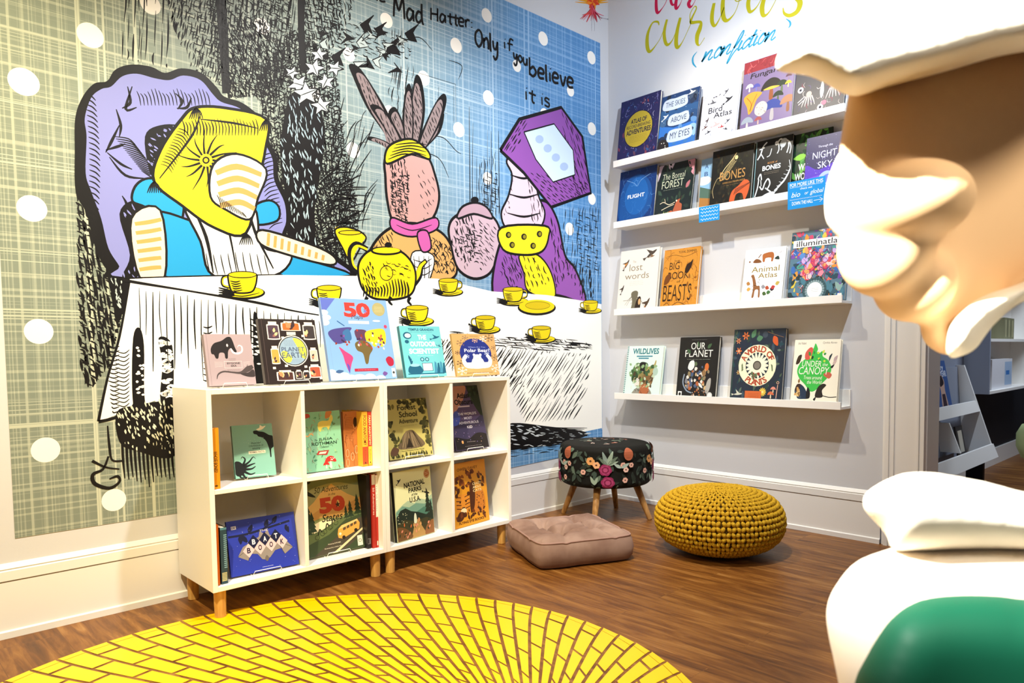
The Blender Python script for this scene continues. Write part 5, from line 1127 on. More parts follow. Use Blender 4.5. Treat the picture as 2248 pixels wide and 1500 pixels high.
def a_forest(A):
    for k in range(90):
        e = RB.choice('lrt'); u, v = {'l':(RB.uniform(0,.14),RB.uniform(.1,1)),'r':(RB.uniform(.86,.97),RB.uniform(.1,1)),'t':(RB.uniform(0,.95),RB.uniform(.92,.98))}[e]; A.leaf(u,v,RB.uniform(.07,.13),RB.uniform(0,6.28),RB.choice(['#4a4a24','#3a3a1c','#5c5a30','#6a6434','#2f2f18']),.4)
    for k in range(34): A.leaf(RB.uniform(0,.97),.01,RB.uniform(.05,.1),RB.uniform(1,2.1),RB.choice(['#2c2c16','#3f4020']),.2)
    A.blob([(.22,.17),(.3,.32),(.42,.44),(.58,.46),(.7,.36),(.84,.2),(.6,.15)],'#6a5a44'); 
    for k in range(26): u = .28+k*.02; A.stroke([(u,.17+.02*math.sin(k)),(.5+(u-.5)*.35,.44+.02*math.sin(k*2))], .0022, RB.choice(['#3a2e22','#4f4030','#8a7658']), sm=False)
    A.fill([(.4,.17),(.48,.34),(.56,.17)],'#241c14')
    A.text('Forest', .3,.81,.73,.90,'#2a2a14',.02); A.text('School', .32,.69,.74,.79,'#2a2a14',.02); A.text('Adventure', .3,.585,.74,.665,'#2a2a14',.015); A.lines(.3,.74,.53,.555,1,'#5a5a34',.0008); A.text('Naomi Walmsley & Dan Westall', .28,.105,.8,.135,'#3a3418')
    A.blob([(.02,.1),(.1,.2),(.22,.16),(.14,.06)],'#5a4030'); leaves(A,6,.1,.3,.2,.3,['#4a4a24'],(.05,.1))
cube((857,1015),(951,1001),(854,877),(954,873),.016,SM,'#b5aa62','#6f6a34',a_forest,'olive green book with a twig shelter, first cube of the right bookcase','white wire stand under the olive twig shelter book',.18)
for (xa, xb_), lb in zip(((955.5,965.5),(967.5,977.5)), ('olive spine directly right of the twig shelter book','olive spine next to the divider, right one of a matching pair')):
    spine_book(xa,xb_,877,1000,SM,-.225,.15,'#a49a56',lambda A: (A.rect(0,.0,1,.18,'#3a381c'), A.rect(0,.9,1,1,'#4a4824'), vtext(A,'Forest School Adventure',.25,.3,.75,.86,'#2f2e18',.01)),lb,'olive spines')
def a_obscura(A):
    A.rect(0,0,1,1,'#5a4a70'); A.blob([(0,.55),(0,1),(.6,1),(.5,.8),(.3,.66)],'#c8907a'); A.blob([(.72,.8),(.66,1),(1,1),(1,.5),(.85,.6)],'#2f3a30'); A.blob([(0,.3),(.3,.45),(.6,.4),(1,.5),(1,0),(0,0)],'#3c3450'); A.blob([(0,.0),(0,.2),(.4,.16),(.7,.24),(1,.2),(1,0)],'#1f1a1c'); A.blob([(0,.4),(.15,.6),(.3,.55),(.2,.4)],'#4a5ab0')
    for k in range(24): A.leaf(RB.uniform(.66,.95),RB.uniform(.8,1),.08,RB.uniform(0,6.28),RB.choice(['#24352a','#1c2a22','#3a4a38']),.4)
    specks(A,50,.05,.95,.1,.6,['#c8a8d8','#e8b890','#8a7ab8'],(.004,.009)); A.ell(.22,.12,.03,.025,'#f0a860')
    A.text('Atlas', .3,.80,.64,.885,'#14121a',.03); A.text('Obscura', .2,.70,.76,.785,'#14121a',.03); A.rect(.28,.66,.64,.68,'#d8c8d8')
    for i, (t_, a, b_) in enumerate((("THE WORLD'S",.24,.8),('MOST',.4,.64),('ADVENTUROUS',.22,.82),('KID',.44,.6))): A.text(t_, a,.535-i*.07,b_,.575-i*.07,'#ece6f0',.015)
    A.lines(.35,.62,.1,.13,1,'#c8b8b8',.001); A.lines(.25,.8,.04,.06,1,'#a89898',.001)
cube((1003,999.5),(1074,983),(990,849),(1058,844),.020,SM,'#5a4a70','#2a2030',a_obscura,'dark purple book leaning back in the top right cube','white wire stand under the dark purple book',.28,Y=-.275)
def a_parks(A):
    mount(A,[(0,.44),(.2,.52),(.34,.56),(.5,.5),(.62,.56),(.8,.52),(1,.58)],'#a8c0a0'); mount(A,[(0,.42),(.18,.5),(.36,.46),(.55,.5),(.78,.46),(1,.52)],'#6f9a88'); mount(A,[(0,.36),(.25,.42),(.5,.36),(.75,.42),(1,.38)],'#4a7a6a')
    mount(A,[(0,.34),(.12,.44),(.26,.46),(.4,.4),(.6,.36),(.8,.3),(1,.34)],'#1f2c24'); mount(A,[(0,.22),(.2,.3),(.5,.24),(.8,.26),(1,.2)],'#3a3a24'); A.fill([(.36,.0),(.5,.26),(.56,.26),(.8,.0)],'#b08a50'); A.blob([(0,0),(0,.2),(.25,.16),(.4,.02)],'#6a4a28'); A.blob([(.75,0),(.8,.14),(1,.2),(1,0)],'#8a5a34')
    for k in range(26): A.leaf(RB.uniform(0,.95),RB.uniform(.02,.2),.06,RB.uniform(.4,2.7),RB.choice(['#c86a3a','#e0a868','#4a3a20','#2a3020','#d88a70']),.3)
    tree(A,.86,.3,.3,'#1c2a22'); tree(A,.94,.24,.22,'#1c2a22'); specks(A,16,.04,.3,.24,.4,['#d8d8b0'],(.006,.01)); A.blob([(.46,.22),(.47,.32),(.5,.36),(.53,.32),(.53,.22)],'#d8e0c8'); A.blob([(.56,.22),(.58,.28),(.62,.26),(.61,.22)],'#c08a58'); bird(A,.14,.86,.12,'#15181a',.7); bird(A,.85,.62,.16,'#15181a',-.3)
    A.text('NATIONAL', .26,.745,.82,.825,'#1c1e1a',.03,.0,.01); A.text('PARKS', .37,.665,.72,.735,'#1c1e1a',.03,0,.008); A.text('of the', .44,.615,.60,.655,'#1c1e1a',.01,.3); A.text('U.S.A.', .38,.525,.68,.6,'#1c1e1a',.02); A.ell(.89,.9,.08,.065,'#a8683a'); A.ring(.89,.9,.065,.052,.0012,'#f0d8a8'); A.lines(.85,.93,.88,.93,2,'#f0e0c0',.0014)
cube((874,1203),(954.5,1175),(875,1036.5),(957.5,1020.5),.022,SB,'#dfe2b0','#191713',a_parks,'tall cream and green mountain book turned to show its black spine',None,.08,Y=-.322,yaw=.16)
def a_cats(A):
    D = '#4a2410'; A.text('OWEN DAVEY', .22,.875,.78,.92,D,.01); leaves(A,44,.05,.92,.6,.85,[D,'#6a3414','#8a4a18'],(.06,.13),.35); A.blob([(.12,.28),(.14,.44),(.22,.5),(.4,.5),(.5,.42),(.5,.28),(.4,.2),(.24,.2)],'#d88a2c')
    for s in (-1,1):
        for k in range(4): A.stroke([(.31+s*.05,.46-k*.06),(.31+s*.18,.48-k*.06)], .004, D, sm=False)
        A.ell(.31+s*.08,.39,.02,.016,'#2a1408'); A.ell(.31+s*.16,.5,.04,.035,D)
    A.blob([(.27,.3),(.35,.3),(.31,.25)],'#2a1408'); A.ell(.31,.24,.08,.05,'#f0d8a8'); A.blob([(.6,.2),(.62,.42),(.74,.52),(.88,.5),(.92,.3),(.86,.18)],'#c87a2c'); specks(A,30,.64,.9,.22,.48,[D],(.008,.014)); A.blob([(.5,.2),(.52,.6),(.66,.66),(.62,.3)],D); A.blob([(.1,.12),(.2,.24),(.34,.2),(.24,.1)],D); leaves(A,26,.08,.9,.12,.25,[D,'#6a3414'],(.05,.1),.35)
    for i, t_ in enumerate(('CRAZY','ABOUT','CATS')): A.text(t_, .6,.615-i*.055,.84,.655-i*.055,'#f0d8a0',.02)
    A.text('FLYING EYE BOOKS', .16,.045,.84,.085,D,.02)
cube((996,1165),(1075,1142),(994,1017.5),(1072.5,1008),.016,SB,'#d99420','#b8781c',a_cats,'amber yellow book with a tiger face, lowest cube at the right end',None,.1)

# ------------------------------------------------------------------ on the wall ledges
def L(k, TL, TR, T, cov, spn, art, label, **kw): return book('ledge', TL, TR, T, cov, spn, art, label, zs=SZ[k], **kw)
def a_adv(A):
    squig(A,70,.04,.96,.03,.97,['#8a86c0','#c8c4e4','#5a4a88','#6a3a60','#4a6aa8'],.08,.0018); leaves(A,30,.04,.96,.03,.97,['#3a3468','#5a3a50','#2f4a7a','#7a3a4a'],(.05,.1)); specks(A,40,.05,.95,.6,.97,['#d8d8f0'],(.003,.007))
    A.ell(.5,.5,.37,.29,'#1a1838'); A.ell(.5,.5,.35,.275,'#a8942c'); A.text('ATLAS OF', .3,.6,.7,.67,'#1c1a30',.03); A.text('RECORD-BREAKING', .2,.53,.8,.58,'#1c1a30',.01); A.text('ADVENTURES', .2,.43,.82,.51,'#1c1a30',.03); A.lines(.28,.74,.3,.41,5,'#3a3420',.0009)
L(0,(1365,222),(1451,201),.022,'#26224c','#1c1a38',a_adv,'navy book with a mustard oval title, leftmost on the top ledge',dx=0)
def a_skies(A):
    for pts, c in (([(0,.0),(0,.5),(.4,.42),(1,.46),(1,0)],'#2f6ab8'),([(0,.5),(.3,.6),(.7,.5),(1,.6),(1,.75),(0,.75)],'#28507f')): A.fill(pts, c)
    for u,v,r,c in ((.1,.2,.14,'#1c2c4a'),(.9,.3,.14,'#8ab0d8'),(.9,.55,.12,'#24446f'),(.1,.55,.1,'#3a5a80'),(.85,.88,.12,'#384860')): A.ell(u,v,r,r*.8,c)
    leaves(A,26,.02,.98,.02,.98,['#1a2438','#3a6ea8','#5a86b8','#22304a'],(.08,.16),.4); specks(A,30,.02,.98,.45,.98,['#cfe0f4'],(.003,.007)); bird(A,.15,.63,.16,'#d8e0ea',.6); bird(A,.8,.93,.18,'#c8ced8',.2)
    A.blob([(0,.0),(.02,.2),(.12,.26),(.28,.2),(.3,0)],'#241c1c'); specks(A,4,.08,.24,.08,.2,['#e8e0d8'],(.01,.014))
    for (a,b_,c,d),t_ in (((.12,.76,.64,.9),'THE SKIES'),((.3,.48,.72,.62),'ABOVE'),((.32,.2,.84,.36),'MY EYES')):
        A.blob([(a-.06,b_),(a-.05,d),(a+.1,d+.03),((a+c)/2,d+.02),(c,d+.03),(c+.06,d-.03),(c+.05,b_),((a+c)/2,b_-.03)],'#b8c4d8'); A.text(t_, a,b_+.03,c,d-.02,'#2a3a58',.0)
L(0,(1455,213),(1537,190),.014,'#1f3a66','#142848',a_skies,'blue night sky book with three cloud words, second on the top ledge')
def a_birds(A):
    squig(A,90,.03,.97,.8,.98,['#a8aabc','#8a90a8','#c0b8c8'],.08,.0010); squig(A,60,.03,.97,.02,.16,['#a8aabc','#8a90a8'],.08,.001); squig(A,30,.02,.14,.1,.9,['#a8aabc'],.08,.001); squig(A,30,.88,.98,.1,.9,['#a8aabc'],.08,.001)
    for u,v,s,a,c in ((.42,.83,.16,.2,'#3a3a44'),(.66,.86,.14,.8,'#4a4a50'),(.3,.72,.18,0,'#5a5a60'),(.74,.7,.22,.5,'#24242c'),(.2,.42,.14,1.2,'#4a3a3a'),(.16,.3,.13,.4,'#5a3a34'),(.46,.3,.2,.2,'#d8a8a8'),(.62,.24,.12,0,'#b03a3a'),(.78,.32,.12,.6,'#3a3a44'),(.26,.2,.12,.3,'#24242c'),(.74,.18,.1,-.3,'#24242c')): bird(A,u,v,s,c,a)
    A.ell(.42,.86,.05,.04,'#f0ece6'); A.text('Bird', .2,.535,.58,.64,'#24242c',.005); A.text('Atlas', .36,.43,.86,.53,'#24242c',.005); A.lines(.52,.84,.36,.41,3,'#7a7a88',.0008); A.lines(.44,.62,.06,.08,1,'#7a7a88',.001)
L(0,(1546,197),(1625,178),.018,'#d9dae6','#c2c4d4',a_birds,'pale grey book with scattered birds, third on the top ledge')
def a_fungi(A):
    A.rect(0,.84,1,1,'#8a2430'); squig(A,24,.02,.98,.85,.99,['#d86a6a','#5a1420'],.1,.0016); A.text('Fungarium', .14,.73,.95,.82,'#1a141c',.015,.15)
    for u,v,s,c,d in ((.58,.40,.4,'#1f1a18','#8a4a28'),(.28,.56,.15,'#4a4a98','#6a68a8'),(.78,.46,.22,'#22301f','#5a6a48'),(.72,.34,.2,'#22301f','#4a5a40'),(.9,.5,.12,'#e0b83a','#e8d88a'),(.14,.58,.15,'#d8d4d8','#c8c0c4'),(.62,.12,.38,'#2f3f88','#a8a0a0'),(.92,.18,.3,'#a87858','#8a5c40'),(.14,.06,.24,'#8f98a4','#b8b4b0'),(.9,.60,.11,'#5a3a48','#8a7080'),(.36,.1,.14,'#9a4a48','#c8a090')): mush(A,u,v,s,c,d,.75)
    A.fill([(.34,.64),(.58,.64),(.52,.615),(.4,.615)],'#e8b040') if False else A.blob([(.42,.545),(.58,.57),(.74,.545),(.58,.53)],'#e8b040'); A.blob([(.04,.5),(.2,.56),(.4,.52),(.3,.44),(.24,.32),(.16,.26),(.12,.36)],'#d89430'); A.stroke([(.1,.5),(.2,.4),(.18,.3)], .004,'#a86018'); A.stroke([(.3,.52),(.22,.4),(.18,.3)], .003,'#a86018'); A.blob([(.28,.26),(.3,.36),(.42,.4),(.52,.34),(.5,.24),(.38,.2)],'#c0b8b0'); specks(A,20,.3,.5,.23,.37,['#9a9088'],(.006,.012)); A.rect(.04,.02,.14,.09,'#17141a')
L(0,(1635,139),(1748,104),.024,'#6f5c86','#a8483a',a_fungi,'tall purple book covered in mushrooms, on the top ledge')
def a_body(A):
    for u,v,s in ((.3,.42,.16),(.78,.46,.16)):
        for k in range(5): A.stroke([(u+(k-2)*s*.18,v-s*.3),(u+(k-2)*s*.34,v-s*.9),(u+(k-2)*s*.42,v-s*1.3)], [.006,.005,.002],'#d8c4b8'); 
        A.ell(u,v-.02,s*.35,s*.3,'#c8aca0')
    for u,v in ((.12,.5),(.55,.14),(.16,.8),(.8,.8)): A.ell(u,v,.06,.05,'#e0d4d0'); A.ell(u,v,.025,.02,'#14162c')
    A.blob([(.52,.4),(.56,.58),(.6,.4),(.56,.28)],'#c8ccc8'); A.stroke([(.08,.3),(.22,.38)], .004,'#e0d4d0', sm=False); A.stroke([(.1,.26),(.2,.32)], .004,'#e0d4d0', sm=False); squig(A,40,.05,.95,.05,.95,['#b8a8a8','#6a5a80','#d8c8c0','#a04858'],.09,.002); leaves(A,14,.3,.95,.55,.95,['#5a3a4a','#2f4a48','#b89890'],(.08,.14))
    A.ell(.62,.2,.05,.04,'#b87888'); A.rect(.03,.03,.12,.1,'#e0d8d4')
L(0,(1751,137),(1862,100),.022,'#14162c','#1c1e38',a_body,'navy book of bones and shells half hidden by the pale figure, top ledge')
def a_flight(A):
    A.blob([(.06,.1),(.1,.7),(.5,.9),(.85,.7),(.92,.3),(.6,.05)],'#164a8a'); A.ell(.5,.5,.32,.34,'#1a5aa0'); squig(A,44,.08,.92,.06,.94,['#3a7ac0','#6aa0d8','#2f68b0'],.12,.001); A.stroke([(.2,.82),(.42,.74),(.5,.68),(.6,.78),(.84,.86)], .0016,'#8ab8e0'); A.ring(.46,.74,.05,.05,.0014,'#5a9ad8')
    A.text('FLIGHT', .26,.47,.72,.54,'#e6eef8',.02); hinge(A,'#0c2448')
L(1,(1363,378),(1443,362),.030,'#0f2f66','#1f8a98',a_flight,'blue one word book with a teal spine, leftmost on the second ledge')
def a_boreal(A):
    A.blob([(0,.7),(.1,.94),(.14,1),(0,1)],'#c8b8c8'); A.fill([(.2,1),(.36,.86),(.44,1)],'#d8c8d0'); A.fill([(.8,1),(.9,.78),(1,.7),(1,1)],'#c88a94')
    leaves(A,46,.02,.98,.02,.98,['#2a3a2c','#1c2a22','#34483a','#22302a'],(.08,.16),.25); A.text('The Boreal', .14,.71,.76,.82,'#c8ccb0',-.01); A.text('FOREST', .14,.55,.74,.69,'#c8ccb0',-.005); A.lines(.16,.74,.51,.53,1,'#a8b098',.001)
    A.blob([(.5,.0),(.56,.2),(.62,.3),(.7,.32),(.74,.38),(.68,.26),(.76,.2),(.72,.0)],'#a8583a'); A.ell(.6,.29,.02,.016,'#f0e0c0'); A.stroke([(.56,.27),(.4,.24),(.24,.3),(.14,.28)], .004,'#d8c8a8'); A.stroke([(.54,.23),(.36,.2),(.2,.16)], .004,'#d8c8a8'); A.stroke([(.3,.27),(.26,.36)], .003,'#d8c8a8', sm=False); A.blob([(.3,.0),(.4,.1),(.5,.12),(.5,0)],'#b8603c'); leaves(A,16,.02,.4,.0,.12,['#8a9a58','#5a6a38','#c8cc90'],(.06,.1),.2); A.leaf(.82,.5,.16,.9,'#b06a70',.3)
L(1,(1448,365),(1527,348),.016,'#161f1b','#24302a',a_boreal,'black green forest book with a red deer, second on the second ledge')
def a_sky2(A):
    A.rect(0,0,1,1,'#8ab4dc'); mount(A,[(0,.5),(.3,.42),(.6,.52),(1,.4)],'#4f6a5c'); mount(A,[(0,.3),(.4,.24),(1,.32)],'#a8743a'); A.ell(.1,.6,.2,.08,'#e4e8ea'); A.text('ANIMALS', .1,.84,.9,.92,'#2f4f80',.02) if False else A.text('A', .1,.82,.2,.9,'#34507c',.01); A.text('B', .1,.68,.2,.76,'#34507c',.01); mount(A,[(0,.12),(.5,.16),(1,.1)],'#5f3f1c')
L(1,(1541,351),(1624,333),.008,'#8ab4dc','#6a94c0',a_sky2,'pale blue landscape book half covered by the book of tiger bones',xb=0.060,tmax=.145)
def a_bones1(A):
    leaves(A,110,.02,.98,.02,.98,['#241f12','#34301c','#1c1a10','#2a2a18','#3a2a16'],(.06,.12),.3); 
    for k in range(16): u = .26+k*.018; v = .55+k*.018; A.stroke([(u,v),(u+.03,v-.06),(u+.08,v-.06)], .0022,'#c8b27a')
    A.stroke([(.2,.52),(.32,.66),(.5,.8),(.6,.9)], .004,'#d8c48a'); A.stroke([(.1,.2),(.06,.34),(.14,.5),(.22,.54)], .003,'#a8946a'); A.ell(.6,.82,.04,.035,'#d8c48a')
    A.blob([(.5,.1),(.55,.26),(.7,.34),(.84,.42),(.96,.36),(.94,.2),(.86,.08),(.8,.2),(.66,.2),(.6,.06)],'#c8582c'); 
    for k in range(12): A.stroke([(.6+k*.03,.2+.012*k),(.64+k*.03,.3+.006*k)], .003,'#2a1610', sm=False)
    A.text('BONES', .22,.47,.84,.62,'#b8884a',.0); A.text('AN INSIDE LOOK AT THE ANIMAL KINGDOM', .3,.41,.84,.44,'#b8884a'); A.lines(.32,.8,.36,.4,1,'#a87a48',.0008); A.rect(.02,.02,.09,.08,'#d8d0c0')
L(1,(1566,335),(1656,312),.020,'#15130c','#0f0e0a',a_bones1,'dark brown book with a tiger and gold bones, middle of the second ledge',tmax=.14)
def a_bones2(A):
    W = '#dfe4e6'; A.text('BONES', .22,.5,.72,.58,W,.03); A.text('BOOK of', .36,.6,.62,.63,'#c88a4a'); A.lines(.26,.7,.43,.48,2,'#b8a890',.0008)
    for pts, w_ in (([(.58,.9),(.66,.96),(.74,.94),(.84,.92),(.92,.88)],.008),([(.62,.9),(.64,.8),(.6,.74)],.005),([(.7,.92),(.72,.84),(.7,.78)],.005),([(.88,.9),(.9,.82),(.86,.72)],.006),([(.92,.88),(.96,.8),(.94,.7)],.005),([(.06,.7),(.14,.78),(.2,.9),(.3,.96)],.007),([(.1,.86),(.24,.88)],.005),([(.16,.78),(.24,.7)],.005),([(.44,.84),(.4,.74),(.32,.72)],.004),([(.12,.38),(.18,.46),(.22,.36)],.006),([(.14,.38),(.12,.24),(.06,.1)],.006),([(.2,.36),(.22,.26)],.004)): A.stroke(pts, w_, W)
    A.ell(.57,.91,.05,.035,W); A.blob([(.66,.88),(.72,.96),(.84,.94),(.8,.84),(.72,.82)],'#b8c0c4')
    A.stroke([(.18,.26),(.26,.2),(.32,.3),(.4,.36),(.46,.28),(.4,.2),(.34,.22),(.5,.14)], .007, W); A.stroke([(.94,.6),(.98,.46),(.86,.3),(.7,.2),(.56,.1)], [.002,.006,.009,.010,.012], W); A.blob([(.2,.06),(.36,.12),(.56,.14),(.6,.08),(.44,.05)], W); A.blob([(.2,.02),(.36,.04),(.56,.05),(.5,.02)], W)
    for k in range(14): t = k/13; A.stroke([(.96-.36*t-.03,.5-.36*t),(.96-.36*t+.05,.48-.36*t)], .002, '#14161a' if k % 2 else W, sm=False)
    A.stroke([(.015,.0),(.015,1)], .003,'#8ab8c0', sm=False)
L(1,(1661,315),(1742,291),.018,'#0c0d0f','#8ab4bc',a_bones2,'black book of white animal skeletons, right of the tiger bones book',tmax=.14)
def a_wild(A):
    leaves(A,70,.02,.98,.02,.98,['#2f5a30','#3f7a3c','#5a9a48','#1c3a22','#6aa848'],(.1,.24),.22); A.text('WILD', .16,.42,.56,.52,'#eef0e4',.02); A.text('WORLD', .08,.27,.62,.38,'#eef0e4',.02); A.blob([(.02,.62),(.2,.68),(.36,.64),(.2,.58)],'#8ac048')
L(1,(1744,296),(1829,279),.008,'#16281a','#24402a',a_wild,'dark green jungle book behind the purple night book',xb=0.060,tmax=.145)
def a_night(A):
    A.blob([(0,0),(0,.5),(.4,.4),(1,.5),(1,0)],'#5a3ab0'); A.blob([(0,0),(0,.24),(.5,.3),(1,.2),(1,0)],'#7a4ac8'); specks(A,120,.02,.98,.02,.98,['#d8d8ff','#9a90e0','#b8a8f0'],(.003,.008)); A.ell(.62,.16,.26,.2,'#a8b8e8'); A.ell(.66,.13,.22,.17,'#6a78d0'); specks(A,30,.44,.84,.02,.28,['#c8d4f4'],(.01,.02))
    A.text('Through the', .34,.775,.74,.825,'#e8e4f4'); A.text('NIGHT', .2,.6,.86,.72,'#dcdcf4',.0); A.text('SKY', .36,.42,.76,.54,'#dcdcf4',.0)
L(1,(1772,306),(1852,285),.018,'#1c1a52','#14123c',a_night,'violet starry night book beside the larger blue card',tmax=.14)
def a_lost(A):
    K = '#4a3f34'; A.text('The', .34,.79,.42,.825,'#a89878'); A.text('lost', .26,.66,.60,.77,'#8a7a5c',-.005); A.text('words', .16,.53,.78,.63,'#8a7a5c',-.005); A.lines(.28,.66,.42,.5,3,'#b0a898',.0008)
    for u,v,s,a in ((.18,.78,.2,1.0),(.8,.9,.28,.5),(.12,.38,.16,1.2)): bird(A,u,v,s,K,a)
    bird(A,.16,.77,.12,'#c8843c',.8); bird(A,.82,.86,.12,'#7a5a38',.2)
    for k in range(12): A.stroke([(.42,.28),(.3+k*.03,.2+.03*math.sin(k)),(.16+k*.05,.14+.05*math.cos(k*2))], .002,'#6a6450')
    A.blob([(.38,.0),(.4,.16),(.36,.3),(.46,.34),(.54,.3),(.5,.14),(.52,0)],'#6a6450'); A.blob([(.48,.02),(.5,.16),(.56,.24),(.62,.22),(.62,.08),(.6,0)],'#2c221a'); A.ell(.585,.16,.03,.05,'#c8a070'); bird(A,.78,.12,.24,'#4a3a2c',1.0); A.blob([(.7,.02),(.74,.1),(.78,.02)],'#8a5a34')
L(2,(1364,553),(1449,541),.024,'#dedad0','#c8c4ba',a_lost,'ivory book with brown birds, leftmost on the third ledge')
def a_beasts(A):
    D = '#2c1a0c'; squig(A,60,.04,.96,.03,.97,['#a8661c','#b8762a','#8a4f14'],.16,.003); A.text('THE', .3,.785,.46,.81,D); A.text('BIG', .18,.66,.46,.78,D,-.005); A.text('BOOK', .16,.5,.74,.62,D,.0); A.text('of', .42,.44,.52,.48,D); A.text('BEASTS', .06,.14,.84,.41,D,-.005)
    A.blob([(.62,.62),(.66,.72),(.76,.76),(.82,.8),(.8,.7),(.74,.62),(.68,.58)], D); A.text('YUVAL ZOMMER', .4,.92,.9,.96,D); A.stroke([(.08,.88),(.3,.9),(.6,.86),(.92,.92)], .0016, D); A.stroke([(.1,.08),(.2,.12),(.3,.06),(.5,.12),(.7,.07)], .003, D); A.blob([(.06,.42),(.1,.56),(.24,.6),(.2,.46)],'#6a3c14'); leaves(A,10,.7,.95,.2,.5,['#c08a34','#8a5418'],(.06,.12))
L(2,(1460,550),(1539,540),.020,'#c6862c','#8a5a1c',a_beasts,'amber book with hand drawn black capitals, second on the third ledge')
def a_anim(A):
    squig(A,80,.03,.97,.86,.98,['#c8c8cc','#b8b8c0'],.08,.001); squig(A,70,.03,.97,.02,.12,['#c8c8cc','#b8b8c0'],.08,.001); squig(A,40,.02,.12,.1,.9,['#d0d0d4'],.08,.001); squig(A,40,.88,.98,.1,.9,['#d0d0d4'],.08,.001)
    B = '#7a4a24'; A.blob([(.44,.84),(.46,.9),(.66,.92),(.72,.86),(.7,.76),(.66,.76),(.65,.82),(.52,.82),(.5,.76),(.46,.76)], '#a8602c'); A.blob([(.22,.76),(.28,.82),(.38,.8),(.42,.75)], B); A.blob([(.74,.8),(.82,.84),(.86,.78),(.8,.78)],'#24342c'); A.stroke([(.4,.9),(.34,.84)], .004, B, sm=False); A.ell(.13,.78,.02,.015,B)
    A.text('Animal', .2,.58,.88,.68,'#8f7a34',.0); A.text('Atlas', .38,.47,.84,.56,'#8f7a34',.0); A.blob([(.26,.14),(.28,.3),(.24,.46),(.2,.52),(.26,.54),(.32,.44),(.36,.34),(.44,.32),(.46,.14),(.42,.14),(.41,.26),(.33,.26),(.31,.14)], '#8a5a34'); specks(A,20,.26,.44,.26,.46,['#3a2414'],(.006,.01))
    for u,v,c in ((.14,.4,'#a8743a'),(.16,.28,'#c89a4a'),(.62,.3,'#a8482c'),(.56,.2,'#3f5a2c'),(.74,.26,'#2c2430'),(.76,.28,'#b03a34'),(.86,.34,'#b8a04a'),(.66,.2,'#3f6a3a'),(.52,.32,'#8a8a90')): A.leaf(u-.04,v,.1,RB.uniform(-.4,.5),c,.4)
    A.lines(.4,.66,.04,.06,1,'#a8a8ac',.001)
L(2,(1638,549),(1727,541),.020,'#ece9e4','#d8d4cc',a_anim,'white book with a giraffe and small animals, third ledge')
def a_illum(A):
    cols = ['#c84a6a','#3a6ab0','#e0943a','#4a9a8a','#7a4aa0','#d8c04a','#2c4a58','#e86a5a','#5a8ac8','#283a3c']
    for _ in range(230):
        v = RB.uniform(.02,.98); A.leaf(RB.uniform(0,.95),v,RB.uniform(.05,.13),RB.uniform(0,6.28),RB.choice(cols),RB.uniform(.2,.5))
    squig(A,90,.02,.98,.02,.98,['#2a3a4a','#c8384a','#3a58a8','#e8e0e4','#d8784a'],.12,.0022)
    leaves(A,60,.25,.78,.36,.72,['#e88a9a','#d84a5a','#f0c8c0','#e8a060','#c8a8d8'],(.06,.12),.4); squig(A,40,.25,.78,.36,.72,['#a8284a','#7a2a78'],.14,.0024)
    leaves(A,40,.02,.98,.02,.25,['#3a5a68','#4a7a8a','#8aa8a0','#24383c'],(.08,.16),.3)
    A.fill([(.04,.77),(.9,.77),(.9,.875),(.04,.875)],'#f2efea'); A.text('illuminatlas', .1,.785,.88,.865,'#24222a',.005); A.ell(.48,.155,.21,.175,'#3c5a60'); A.ell(.48,.155,.17,.14,'#8aa0a4'); A.ell(.48,.155,.13,.11,'#f2efe8')
    for k in range(24): a = k*math.pi/12; A.stroke([(.48+.14*math.cos(a),.155+.118*math.sin(a)),(.48+.2*math.cos(a),.155+.168*math.sin(a))], .0024,'#24383c', sm=False)
    A.lines(.42,.56,.12,.19,3,'#8a949c',.0012); A.rect(.88,.03,.95,.09,'#ece6da')
L(2,(1740,511),(1866,496),.022,'#58788a','#24383c',a_illum,'large multicoloured patterned book at the right end of the third ledge')
def a_wildl(A):
    A.text('WILDLIVES', .16,.84,.88,.955,'#1f6a78',.03); A.rect(.28,.785,.72,.81,'#3a7a90'); A.rect(.34,.745,.62,.77,'#3a7a90')
    for pts, c in (([(.22,.3),(.2,.52),(.3,.66),(.44,.62),(.44,.36)],'#5a7a48'),([(.3,.24),(.42,.46),(.6,.5),(.66,.34),(.56,.18)],'#8a7a48'),([(.5,.2),(.56,.5),(.74,.56),(.8,.36),(.72,.2)],'#7a5a34'),([(.56,.5),(.6,.58),(.76,.62),(.82,.72),(.84,.68),(.8,.54),(.7,.42)],'#a8945a'),([(.36,.56),(.42,.68),(.6,.66),(.62,.56),(.5,.5)],'#1c1a18'),([(.26,.02),(.34,.16),(.52,.2),(.72,.16),(.76,.02)],'#8f8a7c'),([(.46,.06),(.5,.22),(.66,.24),(.7,.08)],'#a8603a'),([(.2,.34),(.28,.5),(.38,.4),(.3,.26)],'#2c4428'),([(.3,.22),(.34,.36),(.42,.34),(.42,.2)],'#d8d4c8')): A.blob(pts, c)
    leaves(A,40,.16,.82,.2,.62,['#3a5a34','#6a8a4a','#8aa878','#b8c8a8','#4a3a24','#2a3a2a'],(.06,.12),.4); squig(A,30,.2,.8,.06,.55,['#4a3420','#d8c090','#24201c'],.07,.002); A.ell(.84,.5,.07,.08,'#a8c0b0')
    for k in range(26): A.fill([(.0,.02+k*.038),(.045,.03+k*.038),(.045,.045+k*.038),(0,.035+k*.038)],'#1c4a68')
    A.rect(.045,0,.06,1,'#d8f0e4')
L(3,(1379,760),(1458,760),.020,'#cfe8da','#2f6a8a',a_wildl,'pale mint book of wild animals, leftmost on the lowest ledge')
